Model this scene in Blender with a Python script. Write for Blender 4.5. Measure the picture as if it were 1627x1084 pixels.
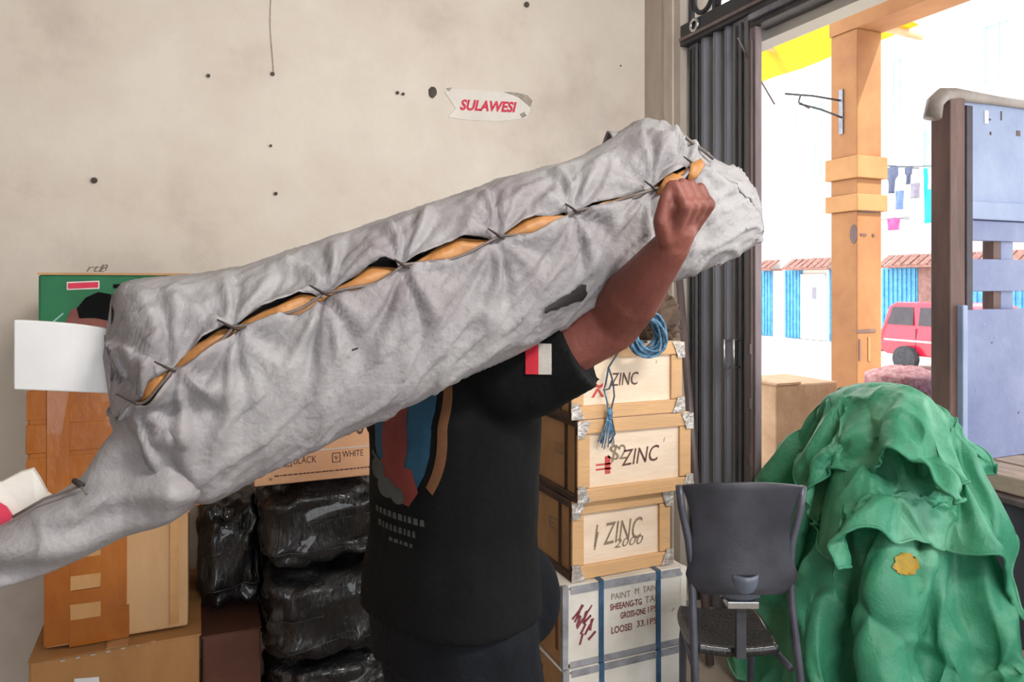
import bpy, bmesh, math, random
import numpy as np
from mathutils import Vector, Matrix, noise
from mathutils.bvhtree import BVHTree

for o in list(bpy.data.objects): bpy.data.objects.remove(o)
S = bpy.context.scene
COL = S.collection
rnd = random.Random(7)

# ------------------------------------------------------------------ camera, world, sun, exposure
F, CX, HY, CH = 1175.0, 813.5, 450.0, 1.55
CA, SA = math.cos(math.radians(23)), math.sin(math.radians(23))
cam = bpy.data.cameras.new('camera'); cam.lens = 26.0; cam.sensor_width = 36.0; cam.shift_y = -0.0565
cam.clip_end = 300
camo = bpy.data.objects.new('camera', cam); COL.objects.link(camo)
camo.location = (0, 0, CH); camo.rotation_euler = (math.pi/2, 0, -math.radians(23)); S.camera = camo

w = bpy.data.worlds.new('sky'); S.world = w; w.use_nodes = True
bg = w.node_tree.nodes['Background']; bg.inputs[0].default_value = (.90, .95, 1.0, 1); bg.inputs[1].default_value = 3.2
sun = bpy.data.lights.new('sun', 'SUN'); sun.energy = 6.0; sun.angle = .02; sun.color = (1, .95, .87)
suno = bpy.data.objects.new('sun', sun); COL.objects.link(suno)
suno.rotation_euler = Vector((-.35, .55, -.78)).to_track_quat('-Z', 'Y').to_euler()
# unseen fill light, added above and behind the camera to brighten the room
fill_l = bpy.data.lights.new('fill_light', 'AREA'); fill_l.shape = 'RECTANGLE'; fill_l.size = 1.2; fill_l.size_y = .25
fill_l.energy = 58; fill_l.color = (1, .96, .9)
tlo = bpy.data.objects.new('fill_light', fill_l); COL.objects.link(tlo)
tlo.location = (1.3, -.7, 3.25); tlo.rotation_euler = (math.radians(38), 0, 0)
S.view_settings.view_transform = 'Standard'; S.view_settings.look = 'None'
S.view_settings.exposure = 0.38; S.view_settings.gamma = 1.0; S.view_settings.use_curve_mapping = False
S.cycles.max_bounces = 8; S.cycles.diffuse_bounces = 5; S.cycles.sample_clamp_indirect = 6

# ------------------------------------------------------------------ helpers: places
def at_y(px, py, Y):
    xo = (px-CX)/F; d = Y/(CA-SA*xo); xr = xo*d
    return Vector((CA*xr+SA*d, Y, CH-(py-HY)*d/F))
def at_x(px, py, X):
    xo = (px-CX)/F; d = X/(CA*xo+SA); xr = xo*d
    return Vector((X, CA*d-SA*xr, CH-(py-HY)*d/F))
def at_d(px, py, d):
    xr = (px-CX)/F*d
    return Vector((CA*xr+SA*d, CA*d-SA*xr, CH-(py-HY)*d/F))

# ------------------------------------------------------------------ helpers: materials
def hexc(h):
    h = h.lstrip('#'); v = [int(h[i:i+2], 16)/255 for i in (0, 2, 4)]
    return tuple((c/12.92 if c <= .04045 else ((c+.055)/1.055)**2.4) for c in v)+(1,)
MATS = {}
def mat(name, c1, c2=None, scale=6, rough=.6, bump=0, bscale=40, metal=0, stretch=(1, 1, 1), bstretch=None, spec=.5,
        lo=.35, hi=.65, c3=None, coat=0, trans=0, alpha=1, sss=0):
    m = bpy.data.materials.new(name); m.use_nodes = True; nt = m.node_tree; N = nt.nodes; L = nt.links
    p = N['Principled BSDF']; p.inputs['Roughness'].default_value = rough; p.inputs['Metallic'].default_value = metal
    p.inputs['Specular IOR Level'].default_value = spec; p.inputs['Coat Weight'].default_value = coat
    c1 = hexc(c1); c2 = hexc(c2) if c2 else c1
    tc = N.new('ShaderNodeTexCoord'); mp = N.new('ShaderNodeMapping'); mp.inputs['Scale'].default_value = stretch
    L.new(tc.outputs['Object'], mp.inputs['Vector'])
    nz = N.new('ShaderNodeTexNoise'); nz.inputs['Scale'].default_value = scale; nz.inputs['Detail'].default_value = 7; nz.inputs['Roughness'].default_value = .62
    L.new(mp.outputs[0], nz.inputs['Vector'])
    cr = N.new('ShaderNodeValToRGB'); cr.color_ramp.elements[0].position = lo; cr.color_ramp.elements[1].position = hi
    cr.color_ramp.elements[0].color = c1; cr.color_ramp.elements[1].color = c2
    if c3:
        e = cr.color_ramp.elements.new((lo+hi)/2); e.color = hexc(c3)
    L.new(nz.outputs['Fac'], cr.inputs['Fac']); L.new(cr.outputs['Color'], p.inputs['Base Color'])
    if bump:
        mp2 = N.new('ShaderNodeMapping'); mp2.inputs['Scale'].default_value = bstretch or stretch
        L.new(tc.outputs['Object'], mp2.inputs['Vector'])
        nb = N.new('ShaderNodeTexNoise'); nb.inputs['Scale'].default_value = bscale; nb.inputs['Detail'].default_value = 5
        L.new(mp2.outputs[0], nb.inputs['Vector'])
        b = N.new('ShaderNodeBump'); b.inputs['Strength'].default_value = bump; b.inputs['Distance'].default_value = .01
        L.new(nb.outputs['Fac'], b.inputs['Height']); L.new(b.outputs['Normal'], p.inputs['Normal'])
    if trans:
        tr = N.new('ShaderNodeBsdfTranslucent'); mx = N.new('ShaderNodeMixShader'); mx.inputs[0].default_value = trans
        L.new(cr.outputs['Color'], tr.inputs['Color']); out = N['Material Output']
        L.new(p.outputs[0], mx.inputs[1]); L.new(tr.outputs[0], mx.inputs[2]); L.new(mx.outputs[0], out.inputs['Surface'])
    if sss:
        p.inputs['Subsurface Weight'].default_value = sss; p.inputs['Subsurface Radius'].default_value = (.012, .004, .002)
    MATS[name] = m; return m

mat('plaster', '#c8bcb2', '#e2dacf', 1.5, .9, .25, 14, lo=.3, hi=.62, c3='#dacfc4')
mat('plaster_shade', '#b0a69d', '#d0c6bc', 3.0, .9, .3, 20, stretch=(1, 1, .4))  # greyer copy of plaster: the pier's shade is put into the colour
mat('concrete', '#7d736b', '#96897d', 4, .85, .3, 30)
mat('ceiling', '#b9b2a8', '#c9c3ba', 3, .9)
mat('street', '#cfc8bc', '#ddd7cd', 2, .9, .2, 20)
mat('gate_steel', '#6a6d77', '#8d919d', 5, .5, .12, 60, stretch=(1, 1, .12), metal=.2)
mat('gate_dark', '#2c2d32', '#42434a', 8, .55, .1, 60)
mat('jamb', '#6b5d60', '#8b7c7f', 10, .6, .1, 50, stretch=(1, 1, .2))
mat('rust_post', '#4d352f', '#6b4f47', 9, .6, .15, 50, stretch=(1, 1, .2))
mat('column_paint', '#8a5a34', '#9a6a3e', 3, .8, .2, 25)
mat('column_band', '#9a6a3e', '#a97a4a', 3, .8, .2, 25)
mat('awning', '#d8b400', '#e4c218', 3, .6, trans=.55)
mat('white_wall', '#d9d6d0', '#e4e1db', 2, .9, .1, 20)
mat('teal_pane', '#86b8ae', '#9cc8c0', 3, .15)
mat('shutter_blue', '#3f86b4', '#5fa3cb', 5, .5)
mat('roof_brown', '#7c5147', '#a0756a', 8, .8, .4, 30)
mat('brick_brown', '#7d5850', '#96706a', 7, .85, .4, 30)
mat('truck_blue', '#68749a', '#8690b0', 3.2, .55, .12, 40, lo=.3, hi=.7, c3='#7781a6')
mat('truck_blue_pale', '#7c8db2', '#98a6c4', 3.5, .55, .12, 40, lo=.3, hi=.7)
mat('truck_dark', '#34303a', '#4a4550', 4, .7, .15, 30)
mat('truck_bed', '#8d7a6d', '#b2a091', 6, .85, .3, 40, stretch=(3, .5, 1))
mat('pipe_grey', '#7d7470', '#9a918c', 6, .5, .15, 40)
mat('car_red', '#b3122f', '#c2203c', 3, .25, coat=.5)
mat('car_glass', '#2c2328', '#3a3035', 3, .08)
mat('rubber', '#26262a', '#38383c', 12, .8)
mat('chrome', '#bfc2c6', '#d8dade', 6, .2, metal=.9)
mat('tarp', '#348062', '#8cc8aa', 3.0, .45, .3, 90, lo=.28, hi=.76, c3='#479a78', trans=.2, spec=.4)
mat('tarp_patch', '#8a7a2a', '#b58a1c', 30, .6)
mat('sack', '#877f83', '#abaaab', 5, .55, .3, 90, lo=.3, hi=.7, c3='#9a979a', trans=.06, bstretch=(1, 1, 1))
mat('sack_hem', '#5f5654', '#80746e', 20, .7)
mat('lining', '#9a6a3e', '#c48749', 22, .5, .4, 40, lo=.3, hi=.7)
mat('string_dark', '#2e2625', '#453a37', 20, .8)
mat('foam', '#d6d6d8', '#e4e4e6', 4, .7)
mat('dirt_black', '#1c181b', '#2a2528', 20, .7)
mat('skin', '#6f3c33', '#8a5046', 9, .55, .15, 120, sss=.1)
mat('nail_skin', '#a87c6c', '#b48a7a', 9, .4)
mat('hair', '#171413', '#221d1b', 30, .5, .4, 90)
mat('eye', '#d8d2cc', None, 3, .2)
mat('shirt', '#08090a', '#0e0f11', 7, .9, .25, 60, spec=.2)
mat('trousers', '#0e1015', '#161920', 8, .85, .3, 60, spec=.2)
mat('shoe', '#241f1d', '#322b28', 12, .6)
mat('red', '#c01f33', '#cd2f40', 9, .7)
mat('flag_white', '#b8b2ad', '#c6c0ba', 12, .8)
mat('print_blue', '#123f58', '#1c4f6a', 10, .8)
mat('print_red', '#662420', '#7a302a', 10, .8)
mat('print_orange', '#5c3a22', '#70492a', 14, .8)
mat('print_grey', '#383c3a', '#4a4e4c', 20, .8)
mat('carton', '#b58a5e', '#c89f74', 4, .8, .15, 30, stretch=(1, 1, .3))
mat('carton_brown', '#9a6a3e', '#b4834f', 4, .75, .15, 30, stretch=(1, 1, .3))
mat('carton_pink', '#c79670', '#d6a681', 4, .75, .1, 40)
mat('carton_dark', '#5b3628', '#6f4737', 4, .75, .1, 40)
mat('tape_orange', '#8e4a0c', '#b06716', 5, .35, .25, 30, lo=.3, hi=.7, stretch=(1, 1, .5), coat=.3)
mat('tape_clear', '#b98a58', '#c99c6a', 6, .25, .2, 30)
mat('carton_green', '#0f5b37', '#157046', 4, .5)
mat('ink', '#4a2c28', '#6a4a40', 60, .8)
mat('ink_grey', '#7d6a58', '#938170', 40, .8)
mat('ink_maroon', '#6d2a33', '#85404a', 40, .8)
mat('ink_red', '#b93a3a', '#cf5550', 40, .8)
mat('plastic_black', '#121214', '#232326', 6, .3, 1.0, 38, stretch=(1, 1, 1), bstretch=(2.2, 2.2, .5), coat=.6)
mat('ply', '#e0c9b0', '#eedac4', 5, .7, .15, 30, stretch=(.6, .6, 2.5))
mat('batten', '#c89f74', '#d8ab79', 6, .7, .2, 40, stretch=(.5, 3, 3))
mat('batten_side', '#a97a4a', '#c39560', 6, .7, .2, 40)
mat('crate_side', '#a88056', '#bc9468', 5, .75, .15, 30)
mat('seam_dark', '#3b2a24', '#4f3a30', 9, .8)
mat('foil', '#9a8f88', '#d8d2cc', 40, .35, .5, 90, metal=.5)
mat('ply_white', '#cfc9c0', '#e2ddd4', 7, .7, .15, 40, lo=.3, hi=.7)
mat('strap_blue', '#2a4a66', '#3c6284', 20, .4)
mat('tape_grey', '#77777c', '#a2a2a8', 14, .4, .2, 40)
mat('rope_blue', '#2e5878', '#6f9ab8', 60, .7, .4, 200)
mat('rope_dark', '#33424e', '#4a5c6a', 60, .7)
mat('junk', '#4a3a30', '#6b5645', 14, .8, .5, 40)
mat('pole', '#4d4142', '#6e6060', 9, .45, .1, 40, stretch=(1, 1, .2))
mat('chair_plastic', '#2b2c33', '#3b3c45', 9, .38, .05, 120)
mat('chair_tube', '#3c3d48', '#50525e', 9, .35)
mat('chair_bracket', '#5b6270', '#6c7482', 9, .4)
mat('paper', '#d9d3cc', '#e6e1da', 6, .7, .15, 30)
mat('torn', '#8d857b', '#b3aaa0', 40, .9, .5, 80)
mat('text_red', '#cf3350', '#d8415d', 30, .8)
mat('nail', '#3a332e', '#564c44', 30, .7)
mat('cyan_cloth', '#16b6c6', '#22c6d4', 4, .8)
mat('navy_cloth', '#4a5068', '#5c6278', 14, .8)
mat('blue_cloth', '#5a6fb8', '#6c80c4', 5, .8)
mat('pink_cloth', '#d8407a', '#e05a8c', 5, .8)
mat('white_cloth', '#dcdcdc', '#e8e8e8', 5, .8)
mat('grey_cloth', '#7a7480', '#8c8692', 10, .8)
mat('wicker', '#8a5a34', '#b07a48', 30, .7, .6, 60)
mat('check_pink', '#b06a6e', '#dcb0ae', 40, .8, .3, 80)
mat('tan_sack', '#b08a68', '#c49e7c', 8, .8, .3, 40)
mat('steel_plain', '#6a6c72', '#8a8c92', 10, .4, metal=.6)

# ------------------------------------------------------------------ helpers: meshes
class MB:
    def __init__(s): s.v = []; s.f = []
    def add(s, vs, fs):
        n = len(s.v); s.v += [tuple(v) for v in vs]; s.f += [tuple(i+n for i in f) for f in fs]; return s
    def box(s, x0, x1, y0, y1, z0, z1, M=None, tj=0):
        vs = [Vector((x, y, z)) for x in (x0, x1) for y in (y0, y1) for z in (z0, z1)]
        if tj: vs = [v+Vector((rnd.uniform(-tj, tj), rnd.uniform(-tj, tj), rnd.uniform(-tj, tj))) for v in vs]
        if M: vs = [M @ v for v in vs]
        return s.add(vs, [(0, 1, 3, 2), (4, 6, 7, 5), (0, 4, 5, 1), (2, 3, 7, 6), (0, 2, 6, 4), (1, 5, 7, 3)])
    def tube(s, pts, r, n=8, caps=True, closed=False):
        pts = [Vector(p) for p in pts]; k = len(pts); R = r if isinstance(r, (list, tuple)) else [r]*k
        rings = []; up = None
        for i, p in enumerate(pts):
            if closed: t = pts[(i+1) % k]-pts[i-1]
            else: t = pts[min(i+1, k-1)]-pts[max(i-1, 0)]
            t.normalize()
            if up is None:
                up = Vector((0, 0, 1)) if abs(t.z) < .9 else Vector((1, 0, 0))
            a = t.cross(up).normalized(); b = a.cross(t).normalized(); up = b
            rings.append([p+R[i]*(math.cos(q)*a+math.sin(q)*b) for q in [2*math.pi*j/n for j in range(n)]])
        vs = [v for r_ in rings for v in r_]; fs = []
        m = k if closed else k-1
        for i in range(m):
            i2 = (i+1) % k
            for j in range(n):
                fs.append((i*n+j, i*n+(j+1) % n, i2*n+(j+1) % n, i2*n+j))
        if caps and not closed: fs += [tuple(range(n))[::-1], tuple((k-1)*n+j for j in range(n))]
        return s.add(vs, fs)
    def lathe(s, prof, n=20, M=None):
        vs = []; fs = []
        for r, z in prof:
            for j in range(n):
                q = 2*math.pi*j/n; v = Vector((r*math.cos(q), r*math.sin(q), z)); vs.append(M @ v if M else v)
        for i in range(len(prof)-1):
            for j in range(n): fs.append((i*n+j, i*n+(j+1) % n, (i+1)*n+(j+1) % n, (i+1)*n+j))
        fs += [tuple(range(n))[::-1], tuple((len(prof)-1)*n+j for j in range(n))]
        return s.add(vs, fs)
    def grid(s, P):           # P[i][j] points
        n = len(P); m = len(P[0]); vs = [p for r in P for p in r]
        return s.add(vs, [(i*m+j, i*m+j+1, (i+1)*m+j+1, (i+1)*m+j) for i in range(n-1) for j in range(m-1)])
    def build(s, name, m, parent=None, smooth=False, bevel=0, solid=0, sub=0, kind=None):
        me = bpy.data.meshes.new(name); me.from_pydata(s.v, [], s.f); me.validate()
        bm = bmesh.new(); bm.from_mesh(me); bmesh.ops.recalc_face_normals(bm, faces=bm.faces); bm.to_mesh(me); bm.free()
        return link(name, me, m, parent, smooth, bevel, solid, sub, kind)
def link(name, me, m, parent=None, smooth=False, bevel=0, solid=0, sub=0, kind=None):
    o = bpy.data.objects.new(name, me); COL.objects.link(o); me.materials.append(MATS[m] if isinstance(m, str) else m)
    if smooth: me.polygons.foreach_set('use_smooth', [True]*len(me.polygons))
    if solid:
        d = o.modifiers.new('solid', 'SOLIDIFY'); d.thickness = solid; d.offset = 0
    if bevel:
        b = o.modifiers.new('bevel', 'BEVEL'); b.width = bevel; b.segments = 2; b.limit_method = 'ANGLE'
    if sub:
        d = o.modifiers.new('sub', 'SUBSURF'); d.levels = d.render_levels = sub
    if parent: put(o, parent)
    if kind: o['kind'] = kind
    return o
def wm(o):
    M = o.matrix_basis.copy()
    return (wm(o.parent) @ o.matrix_parent_inverse @ M) if o.parent else M
def put(o, parent):
    o.parent = parent; o.matrix_parent_inverse = wm(parent).inverted()
def tag(o, label, cat, group=None):
    o['label'] = label; o['category'] = cat
    if group: o['group'] = group
    return o
def thing(name, label, cat, loc, rz=0, group=None):
    o = bpy.data.objects.new(name, None); COL.objects.link(o); o.location = loc; o.rotation_euler = (0, 0, rz); o.empty_display_size = .1
    return tag(o, label, cat, group)
def box(name, m, b, parent=None, bevel=0, M=None, kind=None, tj=0):
    return MB().box(*b, M=M, tj=tj).build(name, m, parent, bevel=bevel, kind=kind)
def copy_tree(o, parent=None):
    c = o.copy(); COL.objects.link(c)
    if parent: c.parent = parent
    for ch in o.children: copy_tree(ch, c)
    return c
def text_verts(s, w, h, shear=0, bold=0, space=1.0):
    cu = bpy.data.curves.new('t', 'FONT'); cu.body = s; cu.shear = shear; cu.offset = bold; cu.space_character = space; cu.resolution_u = 3
    ob = bpy.data.objects.new('t', cu); COL.objects.link(ob)
    bpy.context.view_layer.update()
    me = bpy.data.meshes.new_from_object(ob.evaluated_get(bpy.context.evaluated_depsgraph_get()))
    V = np.array([v.co[:2] for v in me.vertices]); Fc = [tuple(p.vertices) for p in me.polygons]
    bpy.data.objects.remove(ob); bpy.data.curves.remove(cu); bpy.data.meshes.remove(me)
    lo = V.min(0); hi = V.max(0); V = (V-lo)/(hi-lo)*np.array([w, h])
    return V, Fc
def text_on(name, s, m, O, a, b, w, h, parent, shear=0, bold=0, rot=0, jitter=0, space=1.0):
    """lettering lying in the plane through O with unit axes a (reading direction) and b (up)"""
    V, Fc = text_verts(s, w, h, shear, bold, space); O = Vector(O); a = Vector(a); b = Vector(b)
    c, sn = math.cos(rot), math.sin(rot)
    vs = [O+a*(x*c-y*sn)+b*(x*sn+y*c) for x, y in V]
    me = bpy.data.meshes.new(name); me.from_pydata([tuple(v) for v in vs], [], Fc)
    return link(name, me, m, parent)
def nz(x, y, z, s=1.0): return noise.noise(Vector((x*s, y*s, z*s)))
def lump(c, r, n=3.0, seed=0, amp=.12, fr=3.0, nu=40, nv=24, wr=0):
    """rounded block: superellipsoid with soft dents"""
    P = MB(); rows = []
    def se(t, e): return math.copysign(abs(t)**e, t)
    e = 2/n
    for i in range(nv+1):
        ph = -math.pi/2+math.pi*i/nv; row = []
        for j in range(nu+1):
            th = 2*math.pi*(j % nu)/nu
            x = se(math.cos(ph), e)*se(math.cos(th), e); y = se(math.cos(ph), e)*se(math.sin(th), e); z = se(math.sin(ph), e)
            k = 1+amp*nz(x*fr+seed, y*fr, z*fr+seed)
            if wr: k += wr*nz(th*9+seed, z*1.2, seed)*math.cos(ph)
            row.append((c[0]+x*r[0]*k, c[1]+y*r[1]*k, c[2]+z*r[2]*k))
        rows.append(row)
    return P.grid(rows)
def weld(me, d=1e-5):
    bm = bmesh.new(); bm.from_mesh(me); bmesh.ops.remove_doubles(bm, verts=bm.verts, dist=d); bmesh.ops.recalc_face_normals(bm, faces=bm.faces); bm.to_mesh(me); bm.free()
# ------------------------------------------------------------------ the setting
WX, WY = 2.157, 3.30
def struct(name, m, b, parent=None, bevel=0): return box(name, m, b, parent, bevel, kind='structure')
struct('floor', 'concrete', (-3.7, 2.36, -3.6, 3.45, -.12, 0))
struct('pavement', 'concrete', (2.36, 5.2, -5.5, 9, -.7, -.005))
struct('street_ground', 'street', (5.2, 23, -30, 60, -.75, -.6))
wall = struct('wall_left', 'plaster', (-3.7, WX, WY, WY+.15, 0, 3.45))
struct('wall_rear', 'plaster', (-3.85, -3.7, -3.6, WY+.15, 0, 3.45))
struct('wall_right', 'plaster_shade', (WX, WX+.2, 2.99, WY+.15, 0, 3.45))
struct('wall_right_upper', 'plaster', (WX, WX+.2, -.6, 2.99, 3.12, 3.45))
struct('wall_right_pier', 'plaster', (WX, WX+.2, -3.6, -.6, 0, 3.45))
struct('wall_baffle', 'plaster', (-3.7, -.9, -3.75, -3.6, 0, 3.45))  # unseen wall, added to cut the daylight coming from behind the camera
struct('ceiling', 'ceiling', (-3.85, WX+.2, -5.6, WY+.15, 3.45, 3.6))  # carried out past the front as an unseen canopy against direct sun
struct('arcade_ceiling', 'ceiling', (WX+.2, 4.78, -5.5, 4.3, 3.9, 4.05))
# raised plaster strip at the corner of the wall
struct('trim_1', 'plaster_shade', (WX-.012, WX, 3.04, 3.11, 0, 3.45))
# nails, holes and the hanging thread on the wall
for px, py, r in ((433, 118, .009), (331, 121, .008), (836, 8, .014), (631, 148, .008), (640, 150, .007), (438, 308, .008), (430, 232, .006), (150, 287, .012), (965, 215, .004), (985, 105, .004)):
    p = at_y(px, py, WY)
    m = MB()
    m.lathe([(r*.55, -.004), (r*.55, .006), (r, .008), (r*.9, .012)], 10, Matrix.Translation(p) @ Matrix.Rotation(math.pi/2, 4, 'X') @ Matrix.Scale(1, 4))
    m.build('nail', 'nail', wall)
p = at_y(687, 147, WY)
m = MB(); rows = []
for i in range(7):
    rows.append([p+Vector((.020*math.cos(2*math.pi*j/16)*i/6*(1+.25*nz(j, 2, 1, .7)), -.003-.006*(1-i/6), .026*math.sin(2*math.pi*j/16)*i/6*(1+.25*nz(j, 5, 1, .7)))) for j in range(17)])
m.grid(rows).build('plaster_scar', 'nail', wall, smooth=True)
p0, p1 = at_y(428, -60, WY-.004), at_y(433, 116, WY-.004)
MB().tube([p0.lerp(p1, t/8)+Vector((.004*math.sin(t), 0, 0)) for t in range(9)], .0018, 6).build('hanging_thread', 'torn', wall)

# faint scribbles on the plaster
for (px, py, s_, w_) in ((137, 432, 'rtz', .07), (158, 430, 'n', .03)):
    text_on('wall_scribble', s_, 'ink_grey', at_y(px, py, WY-.001), (1, 0, 0), (0, 0, 1), w_, .024, wall, shear=.4)
# torn paper sign
sg = thing('paper_sign', 'torn white paper sign reading SULAWESI in red, pasted on the plaster wall', 'sign', at_y(775, 168, WY-.002))
def patch(pts, Y, nseg=1): return [at_y(x, y, Y) for x, y in pts]
def slab(name, m, pts, Y, th, parent):
    v = patch(pts, Y); n = len(v); mm = MB(); mm.add(v+[q+Vector((0, th, 0)) for q in v], [tuple(range(n)), tuple(range(2*n-1, n-1, -1))]+[(i, i+n, (i+1) % n+n, (i+1) % n) for i in range(n)]); return mm.build(name, m, parent)
slab('paper_sheet', 'paper', [(706, 145), (722, 141), (760, 143), (800, 147), (838, 152), (846, 160), (842, 176), (836, 188), (790, 193), (735, 190), (712, 186), (724, 172), (716, 160)], WY-.004, .0035, sg)
slab('torn_corner', 'torn', [(802, 146), (820, 147), (838, 151), (846, 160), (843, 170), (836, 164), (824, 154)], WY-.007, .003, sg)
slab('torn_corner', 'torn', [(826, 181), (833, 178), (837, 184), (830, 188)], WY-.006, .003, sg)
slab('torn_corner', 'torn', [(710, 140), (718, 139), (714, 145)], WY-.006, .003, sg)
O = at_y(731, 175, WY-.0065); E_ = at_y(821, 179, WY-.0065); a = (E_-O); wd = a.length; a.normalize()
text_on('lettering', 'SULAWESI', 'text_red', O, a, (0, 0, 1), wd, .052, sg, shear=.25, bold=.035)

# folding steel gate, folded against the pier
gx, gy0, gy1 = WX+.02, 2.47, 2.99
gt = thing('folding_gate', 'dark grey folding steel gate pushed back beside the plaster corner', 'gate', (WX+.1, 2.73, 0))
ys = [gy1-.006, gy1-.10, gy1-.15, gy1-.19, gy1-.235, gy1-.275, gy1-.315, gy1-.355, gy0+.05]
for i in range(len(ys)-1):
    x0, x1 = (.02, .055) if i % 2 == 0 else (.055, .02)
    if i == 0: x0, x1 = .05, .035
    if i == len(ys)-2: x0, x1 = .03, .02
    A = Vector((WX+x0, ys[i], 0)); B = Vector((WX+x1, ys[i+1], 0)); t = (B-A).normalized(); nn = Vector((-t.y, t.x, 0))
    M = Matrix(((t.x, nn.x, 0, A.x), (t.y, nn.y, 0, A.y), (0, 0, 1, 0), (0, 0, 0, 1)))
    L = (B-A).length
    lf = MB().box(.002, L-.002, -.006, .006, .04, 2.70, M).build('gate_leaf', 'gate_steel' if i % 2 else 'gate_steel', gt, bevel=.002)
    if L > .06:
        for f in (.3, .65): MB().box(L*f-.005, L*f+.005, -.014, -.004, .06, 2.68, M).build('rib', 'gate_dark', lf)
for px in (1151, 1166):
    pt = at_x(px, 540, WX-.012); pb = at_x(px, 584, WX-.012)
    h = Vector((.016, 0, 0))
    MB().tube([pt+h*2, pt, pb, pb+h*2], .0055, 8).build('gate_handle', 'chrome', gt, smooth=True)
box('gate_rail', 'gate_dark', (WX+.0, WX+.08, gy0+.03, gy1, 2.70, 2.735), gt)
MB().box(WX+.0, WX+.035, gy0-.008, gy0+.028, 0, 2.634).build('gate_jamb', 'jamb', gt, bevel=.004)
MB().box(WX-.012, WX+.0, gy0+.004, gy0+.024, .02, 2.58).build('jamb_strip', 'pole', gt, bevel=.003)
for z in (.78, 1.02, 1.25, 1.9): box('bolt_plate', 'pole', (WX-.018, WX-.010, gy0+.004, gy0+.024, z, z+.045), gt, bevel=.002)
# loose stay rod hanging at the gate head
MB().tube([at_x(1172, 60, WX-.02), at_x(1192, 100, WX+.02), at_x(1231, 166, WX+.1)], .004, 6).build('stay_rod', 'jamb', gt)

# transom with cut ornaments over the opening
tg = thing('transom_grille', 'dark steel transom with cut-out ornaments above the gate opening', 'grille', (WX+.05, 1.2, 2.635))
box('transom_beam', 'gate_dark', (WX-.0, WX+.09, -.6, 2.50, 2.635, 2.80), tg, bevel=.004)
box('transom_beam', 'gate_dark', (WX-.0, WX+.09, 2.50, 2.99, 2.735, 2.80), tg, bevel=.004)
box('transom_lip', 'gate_steel', (WX-.018, WX, -.6, 2.49, 2.66, 2.685), tg, bevel=.003)
box('transom_lip', 'jamb', (WX-.012, WX, -.6, 2.985, 2.72, 2.735), tg, bevel=.003)
box('transom_top_bar', 'gate_dark', (WX+.03, WX+.06, -.6, 2.99, 3.07, 3.12), tg)
yy = 2.96
k = 0
while yy > -.5:
    box('grille_bar', 'gate_dark', (WX+.035, WX+.055, yy-.012, yy+.012, 2.80, 3.07), tg)
    if k % 2 == 0:
        MB().tube([(WX+.045, yy-.09+.065*math.cos(t*math.pi/10), 2.90+.065*math.sin(t*math.pi/10)) for t in range(20)], .012, 8, closed=True).build('grille_ring', 'gate_dark', tg, smooth=True)
    else:
        MB().tube([(WX+.045, yy-.02-.13*t/12, 2.82+.2*t/12+.03*math.sin(t*1.05)) for t in range(13)], .012, 8).build('grille_scroll', 'gate_dark', tg, smooth=True)
        MB().tube([(WX+.045, yy-.15+.13*t/12, 2.82+.22*t/12+.03*math.sin(t*1.05)) for t in range(13)], .010, 8).build('grille_scroll', 'gate_dark', tg, smooth=True)
    yy -= .18; k += 1
p = at_x(1103, 40, WX-.006)
MB().tube([p+Vector((0, .026*math.cos(t*math.pi/8), .026*math.sin(t*math.pi/8))) for t in range(16)], .008, 8, closed=True).build('brass_ring', 'chrome', tg, smooth=True)
struct('trim_2', 'white_wall', (WX+.10, WX+.2, -.6, 2.99, 2.60, 2.76))

# ------------------------------------------------------------------ outside: column, beam, awning
cl = thing('arcade_column', 'orange painted square column with moulded bands outside the gate', 'column', (4.64, 4.185, 0))
x0, x1, y0, y1 = 4.513, 4.763, 4.06, 4.31
box('shaft', 'column_paint', (x0, x1, y0, y1, -.005, 2.09), cl, bevel=.008)
def band(z0, z1, e, m): return box('moulding', m, (x0-e, x1+e, y0-e, y1+e, z0, z1), cl, bevel=.006)
band(2.09, 2.215, .03, 'column_band'); band(2.215, 2.335, .0, 'column_paint'); band(2.335, 2.50, .03, 'column_band')
box('upper_shaft', 'column_paint', (x0, x1, y0, y1, 2.50, 3.45), cl, bevel=.008)
# marks on the column
def mark(px, py, w_, h_, m='rust_post', fx=True):
    if px < 1362: c = at_x(px, py, x0-.003); MB().lathe([(1, -.002), (1, .002)], 10, Matrix.Translation(c) @ Matrix.Diagonal((.002, w_, h_, 1)) @ Matrix.Rotation(math.pi/2, 4, 'Y')).build('stain', m, cl)
    else: c = at_y(px, py, y0-.003); box('stain', m, (c.x-w_, c.x+w_, c.y-.002, c.y+.002, c.z-h_, c.z+h_), cl)
mark(1356, 372, .035, .075); mark(1376, 526, .10, .012); mark(1381, 555, .012, .09, 'column_band'); mark(1366, 556, .008, .08); mark(1372, 373, .03, .008); mark(1388, 374, .012, .01); mark(1380, 336, .1, .01)
# iron bracket with two rods
c = at_x(1337, 178, x0-.004)
bk = box('bracket_plate', 'steel_plain', (x0-.012, x0, c.y-.018, c.y+.018, c.z-.17, c.z+.17), cl)
for (pa, pb) in (((1247, 149), (1336, 160)), ((1270, 165), (1338, 187))):
    A = at_x(pb[0], pb[1], x0-.005); B = at_x(pa[0], pa[1], x0-.45)
    MB().tube([A, A.lerp(B, .5)+Vector((0, 0, .01)), B], .008, 6).build('bracket_rod', 'gate_dark', cl)
A = at_x(1272, 150, x0-.42); B = at_x(1286, 172, x0-.4)
MB().tube([A, A+Vector((-.02, 0, -.06)), B], .008, 6).build('bracket_rod', 'gate_dark', cl)
bm_ = box('arcade_beam', 'column_paint', (4.50, 4.78, -5.5, 4.312, 3.45, 3.9)); bm_['kind'] = 'structure'


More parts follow.
